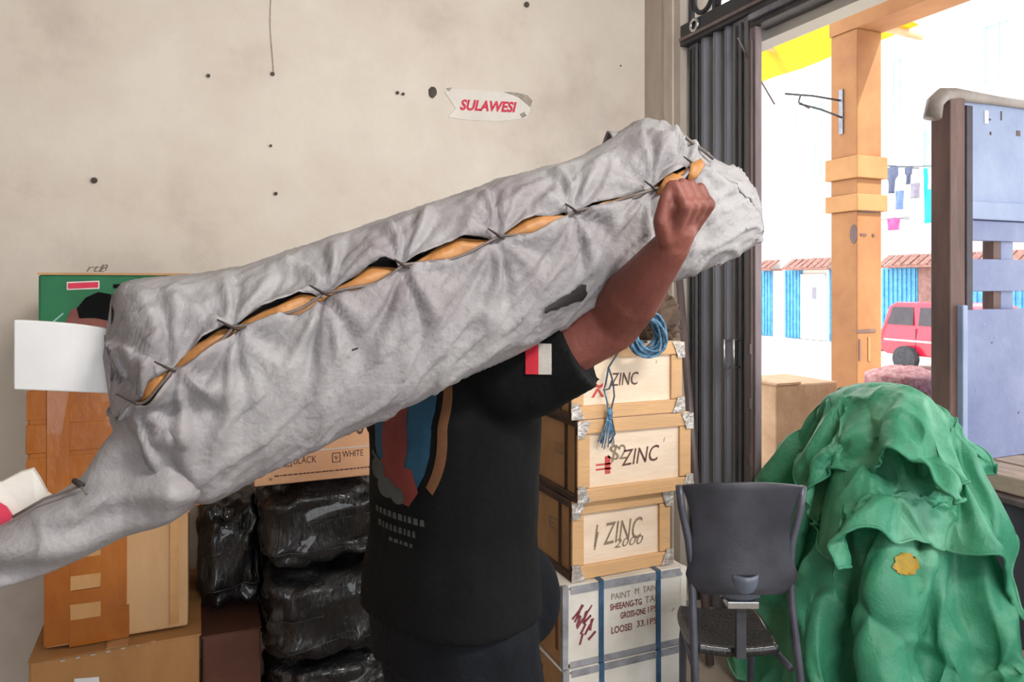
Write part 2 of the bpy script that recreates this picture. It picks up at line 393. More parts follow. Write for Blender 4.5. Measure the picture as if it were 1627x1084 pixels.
aw = thing('awning', 'yellow cloth awning stretched on a pale rod beyond the orange column', 'awning', (5.2, 6, 3.7))
rows = []
for i in range(24):
    Y = 4.4+i*.22
    rows.append([Vector((4.8+.1*j, Y, 3.86-.016*j-.018*abs(math.sin(i*.8))+.01*nz(i, j, 0, .5))) for j in range(9)])
MB().grid(rows).build('awning_cloth', 'awning', aw, smooth=True, solid=.004)
for yq in (4.6, 6.45, 8.3):
    A = Vector((4.76, yq, 3.78)); B = Vector((5.75, yq-.1, 3.68))
    if yq == 6.45: A = at_x(1205, 58, 4.76); B = at_x(1266, 106, 5.75)
    MB().tube([A, B], .035, 8).build('awning_rod', 'tan_sack', aw, smooth=True)
# far side of the street
bd = thing('shop_building', 'white shop building with blue shutters across the bright street', 'building', (21.6, 15, -.6))
def yx(px, X): return at_x(px, 450, X).y
box('facade', 'white_wall', (21.4, 22.2, -12, 50, -.6, 11), bd)
def shutter(pa, pb, top=430):
    ya, yb = yx(pb, 21.3), yx(pa, 21.3); sh = box('shutter', 'shutter_blue', (21.32, 21.4, ya, yb, -.58, 2.05), bd)
    n = max(3, int((yb-ya)/.16)); mm = MB()
    for i in range(n):
        y = ya+(yb-ya)*(i+.5)/n; mm.box(21.28, 21.32, y-.03, y+.03, -.56, 2.02)
    mm.build('corrugation', 'shutter_blue', sh)
for pa, pb in ((1185, 1225), (1246, 1272), (1400, 1457), (1528, 1574), (1606, 1660), (1316, 1380)): shutter(pa, pb)
ya, yb = yx(1310, 21.3), yx(1272, 21.3); box('white_door', 'white_wall', (21.28, 21.4, ya, yb, -.58, 1.9), bd, bevel=.02)
ya, yb = yx(1303, 21.27), yx(1284, 21.27)
box('door_notice', 'teal_pane', (21.26, 21.28, ya+.2, yb-.2, .1, .7), bd); box('door_notice', 'grey_cloth', (21.26, 21.28, ya+.2, yb-.2, .95, 1.4), bd)
ya, yb = yx(1500, 21.2), yx(1459, 21.2)
bw = box('brick_pier', 'brick_brown', (21.2, 21.4, ya, yb, -.58, 2.05), bd)
for pa, pb in ((1200, 1228), (1246, 1320), (1398, 1660)):
    ya, yb = yx(pb, 20.9), yx(pa, 20.9)
    cn = box('roof_strip', 'roof_brown', (20.75, 21.4, ya, yb, 2.05, 2.12), bd, bevel=.02)
    mm = MB(); n = max(3, int((yb-ya)/.30))
    for i in range(n):
        y = ya+(yb-ya)*(i+.5)/n
        mm.box(-.02, .62, y-.12, y+.12, 0, .05, Matrix.Translation((20.78, 0, 2.12)) @ Matrix.Rotation(-.55, 4, 'Y'), tj=.015)
    mm.build('roof_tiles', 'roof_brown', cn, kind='stuff')
for (pa, pb, ya_, yb_) in ((1262, 1275, 175, 205), (1290, 1316, 165, 300), (1415, 1440, 95, 182), (1463, 1500, 178, 268), (1560, 1610, 40, 130)):
    A = at_x(pa, ya_, 21.35); B = at_x(pb, yb_, 21.35)
    y0_, y1_ = min(A.y, B.y), max(A.y, B.y); z0_, z1_ = min(A.z, B.z), max(A.z, B.z)
    wf = MB(); t = .09
    wf.box(21.3, 21.42, y0_, y1_, z0_, z0_+t).box(21.3, 21.42, y0_, y1_, z1_-t, z1_).box(21.3, 21.42, y0_, y0_+t, z0_+t, z1_-t).box(21.3, 21.42, y1_-t, y1_, z0_+t, z1_-t)
    ym = (y0_+y1_)/2; wf.box(21.31, 21.42, ym-.03, ym+.03, z0_+t, z1_-t)
    wfo = wf.build('window_frame', 'white_wall', bd)
    box('pane', 'teal_pane', (21.36, 21.395, y0_+t, y1_-t, z0_+t, z1_-t), wfo)

# washing line and clothes
LX = 19.6
pa, pb = at_x(1395, 262, LX), at_x(1530, 258, LX)
wl = thing('washing_line', 'washing line strung along the white building above the red car', 'line', (LX, (pa.y+pb.y)/2, pa.z))
MB().tube([pa.lerp(pb, t/8)-Vector((0, 0, .08*math.sin(math.pi*t/8))) for t in range(9)], .015, 6).build('line', 'gate_dark', wl)
for q in (pa, pb): MB().tube([q, q+Vector((1.79, 0, 0))], .03, 6).build('line_arm', 'steel_plain', wl)
def garment(px0, px1, py0, py1, m, nm, label, cat, kind='cloth', off=0):
    X = LX-.06+off; A = at_x(px0, py0, X); B = at_x(px1, py1, X); W = A.y-B.y; H = A.z-B.z; rows = []
    out = []
    for i in range(9):
        t = i/8; row = []
        for j in range(9):
            s = j/8; hw = 1.0
            if kind == 'shirt': hw = 1.0 if t < .38 else .62
            if kind == 'shorts': hw = .8+.2*t
            y = A.y-W*(.5+(s-.5)*hw); z = A.z-H*t
            if kind == 'shorts' and t > .45 and abs(s-.5) < .13: z += H*.0
            row.append(Vector((X+.05*math.sin(s*9+t*2)+.02*nz(i, j, px0), y, z)))
        rows.append(row)
    o = MB().grid(rows).build(nm, m, None, smooth=True, solid=.02)
    tag(o, label, cat, None); return o
garment(1406, 1427, 267, 306, 'navy_cloth', 'hung_shirt', 'dark grey-blue shirt at the far left end of the washing line', 'shirt', 'shirt')
garment(1421, 1437, 304, 332, 'blue_cloth', 'hung_shorts', 'small blue shorts hanging under the dark grey-blue shirt', 'shorts', 'shorts', -.1)
garment(1427, 1437, 268, 300, 'white_cloth', 'hung_towel', 'narrow white cloth between two dark clothes on the washing line', 'towel')
garment(1437, 1449, 267, 292, 'navy_cloth', 'hung_blouse', 'small patterned blue blouse right of the narrow white cloth', 'blouse', 'shirt')
garment(1445, 1463, 292, 314, 'grey_cloth', 'hung_shorts', 'grey shorts hanging below the small patterned blouse', 'shorts', 'shorts', -.1)
garment(1450, 1466, 270, 298, 'white_cloth', 'hung_shirt', 'white shirt hanging above the grey shorts', 'shirt', 'shirt')
garment(1467, 1496, 268, 353, 'cyan_cloth', 'hung_sheet', 'large turquoise sheet on the washing line beside the truck post', 'sheet')
garment(1474, 1484, 268, 300, 'white_cloth', 'hung_towel', 'white strip of cloth hung over the turquoise sheet', 'towel', 'cloth', -.05)
g = garment(1409, 1430, 347, 365, 'pink_cloth', 'hung_cloth', 'bright pink cloth hanging alone below the other laundry', 'cloth', 'cloth', 1.2)
ph = at_x(1420, 347, LX+1.1)
MB().tube([ph+Vector((.06, .55, 0)), ph+Vector((.06, -.55, 0))], .02, 6).build('hanging_rod', 'steel_plain', g)
MB().tube([ph+Vector((.06, 0, 0)), ph+Vector((.69, 0, 0))], .02, 6).build('hanging_rod', 'steel_plain', g)

# red car parked along the street
car = thing('red_car', 'red station car parked on the sunny street behind the washing', 'car', (16.85, 11.4, -.6))
CXa, CXb = 16.0, 17.7
prof = [(13.65, .45), (13.72, .62), (13.70, .95), (13.62, 1.05), (13.50, 1.58), (13.30, 1.68), (11.55, 1.68), (11.30, 1.62), (10.75, 1.08), (9.75, .98), (9.55, .85), (9.5, .5), (9.6, .38), (13.5, .38)]
def car_sec(inset, prof): return [(p[0], p[1]) for p in prof]
mm = MB(); n = len(prof); vs = []
for X, ins in ((CXa+.0, 0), (CXb, 0)):
    for (y, z) in prof:
        tuck = .0 if z < 1.06 else .10*(z-1.06)/.6
        vs.append(Vector((X+(tuck if X == CXa else -tuck), y, z-.6)))
mm.add(vs, [tuple(range(n)), tuple(range(2*n-1, n-1, -1))]+[(i, i+n, (i+1) % n+n, (i+1) % n) for i in range(n)])
mm.build('car_body', 'car_red', car, bevel=.04)
def side_pane(pts, nm, m, dx=-.012):
    v = []
    for (y, z) in pts:
        tuck = .0 if z < 1.06 else .10*(z-1.06)/.6
        v.append(Vector((CXa+tuck+dx, y, z-.6)))
    n = len(v); MB().add(v+[q+Vector((.02, 0, 0)) for q in v], [tuple(range(n)), tuple(range(2*n-1, n-1, -1))]+[(i, i+n, (i+1) % n+n, (i+1) % n) for i in range(n)]).build(nm, m, car)
side_pane([(13.47, 1.12), (13.38, 1.56), (12.78, 1.56), (12.74, 1.12)], 'car_window', 'car_glass')
side_pane([(12.60, 1.12), (12.60, 1.56), (11.95, 1.56), (11.95, 1.12)], 'car_window', 'car_glass')
side_pane([(11.85, 1.12), (11.85, 1.56), (11.45, 1.56), (11.05, 1.12)], 'car_window', 'car_glass')
box('door_seam', 'car_glass', (CXa-.006, CXa+.004, 12.66, 12.68, -.1, .45), car); box('trim_strip', 'chrome', (CXa-.02, CXa, 9.8, 13.55, .12, .16), car)
box('tail_lamp', 'red', (CXa+.02, CXa+.2, 13.68, 13.75, .1, .35), car, bevel=.01); box('bumper', 'chrome', (CXa, CXb, 13.68, 13.84, -.2, -.02), car, bevel=.03)
for yw in (12.85, 10.3):
    for X, d in ((CXa-.02, -1), (CXb+.02, 1)):
        M = Matrix.Translation((X, yw, -.6+.31)) @ Matrix.Rotation(-d*math.pi/2, 4, 'Y') @ Matrix.Rotation(math.pi, 4, 'X')
        wh = MB().lathe([(.20, -.02), (.29, -.02), (.31, .02), (.31, .18), (.2, .2)], 24, M).build('wheel', 'rubber', car, smooth=False)
        MB().lathe([(.06, -.05), (.10, -.035), (.19, -.04), (.20, -.02), (.2, 0)], 24, M).build('rim', 'chrome', wh)

# truck body beside the opening
tk = thing('cargo_truck', 'blue wooden truck bed with a slatted rear gate and dark drop side', 'truck', (3.7, .8, 0))
TX, TY = 2.90, 2.16
def zt(px, py): return at_y(px, py, TY).z
def xt(px): return at_y(px, 450, TY).x
box('corner_post', 'rust_post', (TX-.02, TX+.075, TY-.04, TY+.05, .60, 2.33), tk, bevel=.006)
box('post_edge', 'truck_dark', (TX+.075, TX+.115, TY-.045, TY+.0, 1.42, 2.30), tk, bevel=.004)
box('upper_panel', 'truck_blue_pale', (TX+.10, 4.5, TY-.012, TY+.02, zt(1560, 322), zt(1560, 160)), tk, bevel=.003)
fr = box('frame_board', 'truck_blue_pale', (TX+.10, 4.5, TY-.035, TY+.02, zt(1560, 350), zt(1560, 322)), tk, bevel=.004)
box('frame_board', 'truck_blue', (TX+.10, 4.5, TY-.018, TY+.02, zt(1560, 383), zt(1560, 351)), tk, bevel=.004)
box('slat', 'truck_blue', (TX+.10, 4.5, TY-.02, TY+.02, zt(1560, 463), zt(1560, 412)), tk, bevel=.004)
zl = zt(1560, 491)
lp = box('lower_panel', 'truck_blue', (TX+.055, 4.5, TY-.055, TY-.01, .80, zl), tk, bevel=.004)
box('panel_frame', 'truck_blue_pale', (TX+.025, TX+.055, TY-.065, TY-.005, .78, zl+.02), tk, bevel=.004)
for pa, pb, m in ((1578, 1590, 'rust_post'), (1590, 1610, 'truck_blue')):
    box('inner_post', m, (xt(pa), xt(pb), TY+.0, TY+.05, .8, zt(1560, 322)), tk, bevel=.004)
for xx in (3.65, 3.7, 4.15, 4.2): box('inner_post', 'truck_blue', (xx-.03, xx+.0, TY+.0, TY+.05, .8, zt(1560, 322)), tk)
MB().tube([Vector((TX-.10, TY-.02, 2.235)), Vector((TX-.085, TY-.02, 2.30)), Vector((TX-.04, TY-.02, 2.335)), Vector((TX+.03, TY-.02, 2.345)), Vector((TX+.3, TY-.02, 2.345)), Vector((4.5, TY-.02, 2.345))], [.035, .034, .032, .028, .020, .02], 12).build('top_pipe', 'pipe_grey', tk, smooth=True)
# worn marks on the panels
for (px, py, w_, h_, m) in ((1567, 186, .012, .028, 'white_cloth'), (1591, 184, .003, .02, 'rust_post'), (1618, 212, .012, .012, 'rust_post'), (1574, 212, .004, .007, 'rust_post'), (1573, 190, .004, .004, 'rust_post'), (1478, 0, 0, 0, '')):
    if w_: q = at_y(px, py, TY-.013); box('chipped_paint', m, (q.x-w_, q.x+w_, TY-.0145, TY-.012, q.z-h_, q.z+h_), tk)
for k in range(12):
    X = rnd.uniform(TX+.1, 3.45); Z = rnd.uniform(.95, zl-.05); a_ = rnd.uniform(.004, .018); b_ = rnd.uniform(.001, .003)
    box('scratch', rnd.choice(['truck_blue_pale', 'truck_dark', 'truck_blue_pale']), (X-a_, X+a_, TY-.0565, TY-.0552, Z-b_, Z+b_), tk, M=Matrix.Translation((X, 0, Z)) @ Matrix.Rotation(rnd.uniform(-1.2, 1.2), 4, 'Y') @ Matrix.Translation((-X, 0, -Z)))
# bed boards, rails, drop side
for i in range(8):
    xa = TX+.03+i*.2; box('bed_board', 'truck_bed', (xa, xa+.19, TY-3.4, TY+.04, .755, .795+.004*(i % 2)), tk, bevel=.004)
box('side_rail', 'truck_bed', (TX-.0, TX+.03, TY-3.4, TY+.05, .73, .80), tk, bevel=.006)
box('side_channel', 'rust_post', (TX+.005, TX+.03, TY-3.4, TY+.05, .69, .73), tk)
ds = box('drop_side', 'truck_dark', (TX-.03, TX, TY-3.4, TY+.02, .16, .705), tk, bevel=.006)
box('drop_side_rim', 'pole', (TX-.04, TX+.005, TY-3.4, TY+.02, .70, .725), tk, bevel=.004)
box('chassis', 'truck_dark', (3.3, 4.2, TY-3.6, TY+.1, .5, .75), tk)
for yw in (TY-.55, TY-2.9):
    for X in (3.15, 4.3):
        M = Matrix.Translation((X, yw, .36)) @ Matrix.Rotation(math.pi/2, 4, 'Y')
        wh = MB().lathe([(.2, -.11), (.33, -.11), (.36, -.08), (.36, .08), (.33, .11), (.2, .11)], 24, M).build('wheel', 'rubber', tk)

# items in the doorway behind the tarpaulin
cb = thing('tan_carton', 'tan carton standing on the pavement behind the green tarpaulin', 'box', (3.1, 3.35, 0), .1)
b0 = MB().box(2.86, 3.30, 3.1, 3.5, 0, 1.0).build('carton_body', 'tan_sack', cb, bevel=.01)
MB().box(2.85, 3.02, 3.09, 3.51, 1.0, 1.012, Matrix.Translation((0, 0, 0))).build('flap', 'tan_sack', cb)
st = thing('wooden_stool', 'wooden stool behind the truck gate carrying a brown basket', 'stool', (3.44, 2.80, 0))
box('seat', 'batten_side', (3.22, 3.66, 2.60, 3.0, .75, .79), st, bevel=.005)
for xx in (3.25, 3.60):
    for yy in (2.63, 2.94): box('leg', 'batten_side', (xx, xx+.035, yy, yy+.035, 0, .75), st)
bk = thing('wicker_basket', 'brown wicker basket under a pink fringed cloth beside the truck post', 'basket', (3.44, 2.80, .79))
MB().lathe([(.13, 0), (.165, .1), (.18, .2), (.165, .24), (.15, .235), (.14, .15)], 24, Matrix.Translation((3.44, 2.80, .79))).build('basket_body', 'wicker', bk, smooth=True)
for i in range(5):
    MB().tube([(3.44+(.150+.035*math.sin(i*.8+.2))*math.cos(t*math.pi/12), 2.8+(.150+.035*math.sin(i*.8+.2))*math.sin(t*math.pi/12), .83+i*.042) for t in range(24)], .007, 6, closed=True).build('woven_band', 'wicker', bk)
rows = []
for i in range(12):
    t = i/11; row = []
    for j in range(25):
        th = 2*math.pi*j/24-.9; r = min(.18, .25*t); zd = max(0, t-.72)*(.55 if math.cos(th+.4) > 0 else .18)
        row.append(Vector((3.44+r*math.cos(th)*(1+.05*math.sin(j*2.1)), 2.80+r*math.sin(th)*(1+.05*math.sin(j*2.1)), 1.11-.09*t*t-zd+.012*nz(i, j, 3, .7))))
    rows.append(row)
MB().grid(rows).build('fringed_cloth', 'check_pink', bk, smooth=True, solid=.006)
# ------------------------------------------------------------------ cartons and bales along the wall
def carton(name, label, b, m, group=None, rz=0, flaps=True, tape=None):
    x0, x1, y0, y1, z0, z1 = b
    t = thing(name, label, 'box', ((x0+x1)/2, (y0+y1)/2, z0), 0, group)
    mm = MB(); n = 10
    body = box('carton_body', m, (x0, x1, y0, y1, z0, z1-.006), t, bevel=.008)
    if flaps:
        ym = (y0+y1)/2
        MB().box(x0-.002, x1+.004, y0-.004, ym-.002, z1-.006, z1, tj=.003).build('top_flap', m, t)
        MB().box(x0-.002, x1+.004, ym+.002, y1+.002, z1-.006, z1, tj=.003).build('top_flap', m, t)
    if tape: MB().box((x0+x1)/2-.03, (x0+x1)/2+.03, y0-.003, y1, z1-.001, z1+.001).build('tape_strip', tape, t)
    return t
# bottom carton with its printed label
c1 = carton('carton', 'large brown carton on the floor under the orange-taped carton', (-.458, .004, 2.55, 3.12, 0, .44), 'carton_brown', tape='tape_clear')
slab('paper_label', 'white_cloth', [(118, 1079), (157, 1076), (160, 1110), (118, 1115)], 2.547, .002, c1)
for i in range(7):
    q = at_y(100+i*24, 1050-i*5, 2.548); box('staple_mark', 'flag_white', (q.x-.006, q.x+.006, 2.5455, 2.549, q.z-.002, q.z+.002), c1)
# middle carton
c2 = carton('carton', 'carton half covered with glossy orange tape, standing on the large brown carton', (-.425, -.03, 2.60, 3.05, .446, .82), 'carton')
def tape(px0, px1, py0, py1, m='tape_orange', Y=2.598, par=None, nm='tape_strip'):
    A = at_y(px0, py0, Y); B = at_y(px1, py1, Y)
    return MB().box(A.x, B.x, Y-.0022, Y+.0015, B.z, A.z, tj=.0012).build(nm, m, par)
tape(70, 110, 815, 1022, par=c2); tape(112, 165, 800, 912, par=c2); tape(110, 190, 940, 958, par=c2); tape(110, 205, 975, 1012, par=c2)
tape(160, 202, 800, 980, par=c2); tape(105, 118, 812, 1020, par=c2)
for py in (866, 916, 962): tape(112, 160, py, py+16, 'tape_clear', 2.596, c2)
tape(270, 284, 812, 990, 'tape_clear', 2.598, c2)
A = at_y(295, 800, 2.62)
MB().box(A.x+.004, A.x+.10, 2.60, 2.72, .822, .828, Matrix.Translation((A.x, 0, .822)) @ Matrix.Rotation(-.25, 4, 'Y') @ Matrix.Translation((-A.x, 0, -.822))).build('open_flap', 'tape_orange', c2)
# orange wrapped box
c3 = carton('carton', 'box wrapped all over in dark orange tape, under the green carton', (-.47, -.036, 2.60, 3.05, .826, 1.235), 'tape_orange', flaps=False)
for i in range(4):
    MB().box(-.472, -.034, 2.5965, 2.6005, .84+i*.1, .925+i*.1, tj=.002).build('tape_band', 'tape_orange', c3)
MB().box(-.42, -.36, 2.5945, 2.5975, .83, 1.23, tj=.002).build('tape_band', 'tape_orange', c3)
# green printed carton
c4 = thing('carton', 'green printed carton with a black cap picture on top of the orange box', 'box', (-.17, 2.85, 1.238))
box('carton_body', 'carton_green', (-.445, .16, 2.62, 3.05, 1.238, 1.575), c4, bevel=.006)
box('top_flap', 'carton', (-.447, .164, 2.617, 2.84, 1.575, 1.582), c4); box('top_flap', 'carton', (-.447, .164, 2.845, 3.052, 1.575, 1.582), c4)
Yg = 2.617
slab('print_label', 'paper', [(106, 448), (158, 446), (158, 459), (106, 461)], Yg, .002, c4)
slab('print_label_red', 'text_red', [(108, 450), (156, 448), (156, 457), (108, 459)], Yg-.0015, .002, c4)
slab('print_stripe', 'shirt', [(180, 452), (330, 444), (345, 452), (330, 460), (180, 458)], Yg, .002, c4)
slab('print_figure', 'skin', [(102, 517), (112, 493), (126, 488), (142, 506), (176, 507), (190, 530), (190, 600), (130, 600), (120, 545)], Yg, .002, c4)
slab('print_cap', 'shirt', [(126, 506), (122, 490), (136, 473), (156, 464), (178, 468), (200, 490), (200, 520), (174, 510), (150, 505)], Yg-.0015, .002, c4)
slab('print_line', 'teal_pane', [(78, 515), (100, 497), (101, 499), (80, 517)], Yg, .002, c4)

# black wrapped bales
def bale(label, c, r, seed, n=4.5, group='black wrapped bales'):
    t = thing('wrapped_bale', label, 'bale', (c[0], c[1], c[2]-r[2]), 0, group)
    o = lump(c, r, n, seed, .16, 3.2, 96, 48, wr=.02).build('film_wrap', 'plastic_black', t, smooth=True); weld(o.data)
    for k in range(2):
        z = c[2]+r[2]*(-.4+.6*k); pts = []
        for j in range(36):
            th = 2*math.pi*j/36; e = 2/n
            x = math.copysign(abs(math.cos(th))**e, math.cos(th)); y = math.copysign(abs(math.sin(th))**e, math.sin(th))
            zz = (z-c[2])/r[2]+.12*math.sin(th+k); kz = max(.2, 1-abs(zz)**n)**(1/n)
            x_, y_, z_ = x*kz, y*kz, zz
            kk = 1+.16*nz(x_*3.2+seed, y_*3.2, z_*3.2+seed)+.004
            pts.append((c[0]+x_*r[0]*kk, c[1]+y_*r[1]*kk, c[2]+z_*r[2]*kk))
        MB().tube(pts, .0025, 6, closed=True).build('film_ridge', 'plastic_black', t, smooth=True)
    return t
bale('shiny black plastic-wrapped bale right under the pink carton', (.41, 2.78, .735), (.215, .25, .150), 3)
bale('bulging black plastic-wrapped bale below the topmost black one', (.42, 2.74, .43), (.215, .25, .148), 11)
bale('black plastic-wrapped bale at the bottom of the stack on the floor', (.44, 2.76, .137), (.215, .25, .136), 23)
bale('dull black bale in the shade beside the orange-taped carton', (.105, 2.97, .59), (.105, .22, .185), 31)
c5 = carton('carton', 'dark red-brown carton on the floor beside the large brown carton', (.012, .195, 2.62, 3.15, 0, .395), 'carton_dark')
# pink printed carton
c6 = thing('carton', 'pink-brown carton printed BLACK and WHITE on top of the black bales', 'box', (.37, 2.7, .895))
x0, x1, y0, y1, z0, z1 = .165, .565, 2.50, 2.95, .897, 1.20
box('carton_body', 'carton_pink', (x0, x1, y0, y1, z0, z1), c6, bevel=.005)
box('top_flap', 'carton_pink', (x0, x1+.002, y0, 2.72, z1, z1+.006), c6); box('top_flap', 'carton_pink', (x0, x1+.002, 2.725, y1, z1, z1+.006), c6)
Yc = y0-.0012
def ctext(s, px0, px1, py_base, hpx, m='ink', **k):
    A = at_y(px0, py_base, Yc); B = at_y(px1, py_base, Yc); h_ = hpx*B.x/B.x*((Vector((A.x, A.y, 0)).length)/F)
    d = SA*A.x+CA*A.y
    return text_on('lettering', s, m, (A.x, Yc, A.z), (1, 0, 0), (0, 0, 1), B.x-A.x, hpx*d/F, c6, **k)
ctext('BLACK', 467, 503, 738, 11); ctext('WHITE', 544, 577, 727, 10)
A = at_y(590, 708, Yc); bl = box('printed_line', 'flag_white', (x0+.06, A.x, Yc-.0008, Yc+.001, A.z-.002, A.z+.002), c6)
def tick(px0, px1, py0, py1):
    A = at_y(px0, py0, Yc); B = at_y(px1, py1, Yc); mm = MB(); e = .0022
    mm.box(A.x, B.x, Yc-.0006, Yc+.001, A.z-e, A.z).box(A.x, B.x, Yc-.0006, Yc+.001, B.z, B.z+e).box(A.x, A.x+e, Yc-.0006, Yc+.001, B.z, A.z).box(B.x-e, B.x, Yc-.0006, Yc+.001, B.z, A.z)
    mm.build('tick_box', 'ink', c6)
tick(452, 464, 728, 741); tick(528, 541, 720, 734)
text_on('tick_mark', 'v', 'ink', at_y(531, 731, Yc), (1, 0, 0), (0, 0, 1), .013, .014, c6)
text_on('lettering', '200', 'ink', at_y(528, 694, Yc), (1, 0, 0), (0, 0, 1), at_y(579, 690, Yc).x-at_y(528, 690, Yc).x, .075, c6, space=1.1)
mm = MB(); xx = at_y(436, 757, Yc).x; q0 = at_y(436, 757, Yc); q1 = at_y(588, 742, Yc)
while xx < q1.x:
    wq = rnd.uniform(.004, .016); z = q0.z+(q1.z-q0.z)*(xx-q0.x)/(q1.x-q0.x)
    mm.box(xx, min(xx+wq, q1.x), Yc-.0005, Yc+.001, z-.002, z+.002); xx += wq+.003
mm.build('fine_print', 'ink', c6)
q = at_y(427, 762, Yc); text_on('print_icon', '*', 'ink', (q.x, Yc, q.z-.006), (1, 0, 0), (0, 0, 1), .012, .012, c6)

# ------------------------------------------------------------------ crates
def crate(label, px, py_b, d, wd, dp, ht, rz, side='wood', texts=(), straps=False, group='wooden crates'):
    P = at_d(px, 450, d); z0 = py_b
    t = thing('wooden_crate', label, 'crate', (P.x, P.y, z0), rz, None if straps else group)
    M = Matrix.Translation((P.x, P.y, z0)) @ Matrix.Rotation(rz, 4, 'Z')
    e = .012
    if not straps:
        box('front_panel', 'ply', (e, wd-e, e, .03, .01, ht-.01), t, M=M, bevel=.002)
        box('back_panel', 'crate_side', (e, wd-e, dp-.03, dp-e, .01, ht-.01), t, M=M)
        box('side_panel', 'crate_side', (e, .03, .03, dp-.03, .01, ht-.01), t, M=M); box('side_panel', 'crate_side', (wd-.03, wd-e, .03, dp-.03, .01, ht-.01), t, M=M)
        box('lid', 'ply', (.004, wd-.004, .004, dp-.004, ht-.012, ht), t, M=M, bevel=.002); box('bottom_board', 'ply', (.004, wd-.004, .004, dp-.004, 0, .012), t, M=M)
        bw, bh = .048, .047
        for (a, b, c_, d_) in ((0, wd, 0, bh), (0, wd, ht-bh, ht)): box('batten', 'batten', (a+.002, b-.002, -.003, e, c_+.001, d_-.001), t, M=M, bevel=.003, tj=.0015)
        for (a, b) in ((0, bw), (wd-bw, wd)): box('batten', 'batten', (a+.001, b-.001, .001, e, bh+.001, ht-bh-.001), t, M=M, bevel=.003, tj=.001)
        # left side: dark battens and a dark joint
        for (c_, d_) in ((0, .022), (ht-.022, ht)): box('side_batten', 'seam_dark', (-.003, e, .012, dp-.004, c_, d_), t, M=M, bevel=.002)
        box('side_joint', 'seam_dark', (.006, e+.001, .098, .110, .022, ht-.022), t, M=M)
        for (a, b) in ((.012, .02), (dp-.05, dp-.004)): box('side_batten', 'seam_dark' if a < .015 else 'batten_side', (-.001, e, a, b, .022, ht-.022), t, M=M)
        for (a, b) in ((.022, .096), (.112, .19)):
            pass
        # crushed metal corner brackets
        for (xc, sx) in ((0, 1), (wd, -1)):
            for (zc, sz) in ((0, 1), (ht, -1)):
                P_ = []
                for i in range(6):
                    row = []
                    for j in range(6):
                        u, v = i/5, j/5
                        X = xc+sx*(u*.05*(1-.45*v)-.004); Z = zc+sz*(v*.055+.002)
                        row.append(M @ Vector((X+.003*nz(i, j, xc+zc+px, 1.3), -.006-.004*abs(nz(i, j, px+zc*9+xc, .9)), Z+.003*nz(j, i, xc+px, 1.3))))
                    P_.append(row)
                MB().grid(P_).build('corner_bracket', 'foil', t, solid=.002)
    else:
        box('crate_body', 'carton_pink', (.006, wd-.006, .006, dp-.006, .004, ht-.004), t, M=M, bevel=.004)
        box('front_panel', 'ply_white', (.012, wd-.012, 0, .008, .014, ht-.014), t, M=M, bevel=.002)
        box('side_panel', 'crate_side', (0, .008, .012, dp-.01, .01, ht-.01), t, M=M)
        box('lid', 'ply_white', (.0, wd, .0, dp, ht-.008, ht), t, M=M, bevel=.003)
        for (c_, d_) in ((.0, .022), (ht-.026, ht-.002)): MB().box(.03, wd-.015, -.0025, .004, c_, d_, M, tj=.003).build('tape_strip', 'tape_grey', t)
        MB().box(.16, wd-.10, .10, .30, ht, ht+.002, M, tj=.004).build('tape_strip', 'tape_clear', t)
        for fx in (.30, .765):
            xs = wd*fx
            box('strap', 'strap_blue', (xs-.009, xs+.009, -.005, .0, .0, ht+.003), t, M=M, bevel=.001)
            box('strap', 'strap_blue', (xs-.009, xs+.009, -.003, dp, ht, ht+.003), t, M=M)
        for (a, b) in ((.03, .05), (.15, .2), (.27, .29)): box('side_stain', 'carton_dark', (-.001, .002, a, b, .05, ht*rnd.uniform(.5, .9)), t, M=M, tj=.001)
        for (xc, sx) in ((0, 1), (wd, -1)):
            MB().box(min(xc, xc+sx*.022), max(xc, xc+sx*.022), -.004, .012, -.0, ht+.002, M, tj=.002).build('edge_tape', 'tape_grey' if sx > 0 else 'paper', t)
    R3 = M.to_3x3(); a = R3 @ Vector((1, 0, 0)); b = Vector((0, 0, 1))
    yoff = e-.0015 if not straps else -.0015
    for (s, m, x, z, w_, h_, kw) in texts:
        text_on('stencil_lettering', s, m, M @ Vector((x, yoff, z)), a, b, w_, h_, t, **kw)
    return t, M
H = [.278, .272, .267, .275, .252]
zb = [0]
for h in H: zb.append(zb[-1]+h)
CRW = [.485, .485, .40, .455, .44]
T1 = [('ZINC', 'ink', .155, .105, .11, .045, dict(shear=.2)), ('~', 'ink_red', .075, .10, .05, .02, {}), ('^', 'ink_red', .08, .07, .05, .03, {}), ('/', 'ink', .335, .175, .006, .012, {})]
T2 = [('ZINC', 'ink', .175, .105, .155, .055, dict(shear=.3, rot=.05)), ('$', 'ink_grey', .115, .13, .045, .06, dict(rot=-.3)), ('2', 'ink_grey', .165, .13, .03, .05, {}), ('=', 'ink_red', .075, .10, .06, .022, {}), ('1', 'ink_red', .11, .085, .02, .06, {}), ('/', 'ink', .345, .175, .007, .016, {})]
T3 = [('1 ZINC', 'ink_grey', .09, .10, .20, .075, dict(shear=.3, rot=.03)), ('2000', 'ink_grey', .17, .085, .12, .03, dict(shear=.3)), ('/', 'ink_grey', .09, .09, .02, .06, {})]
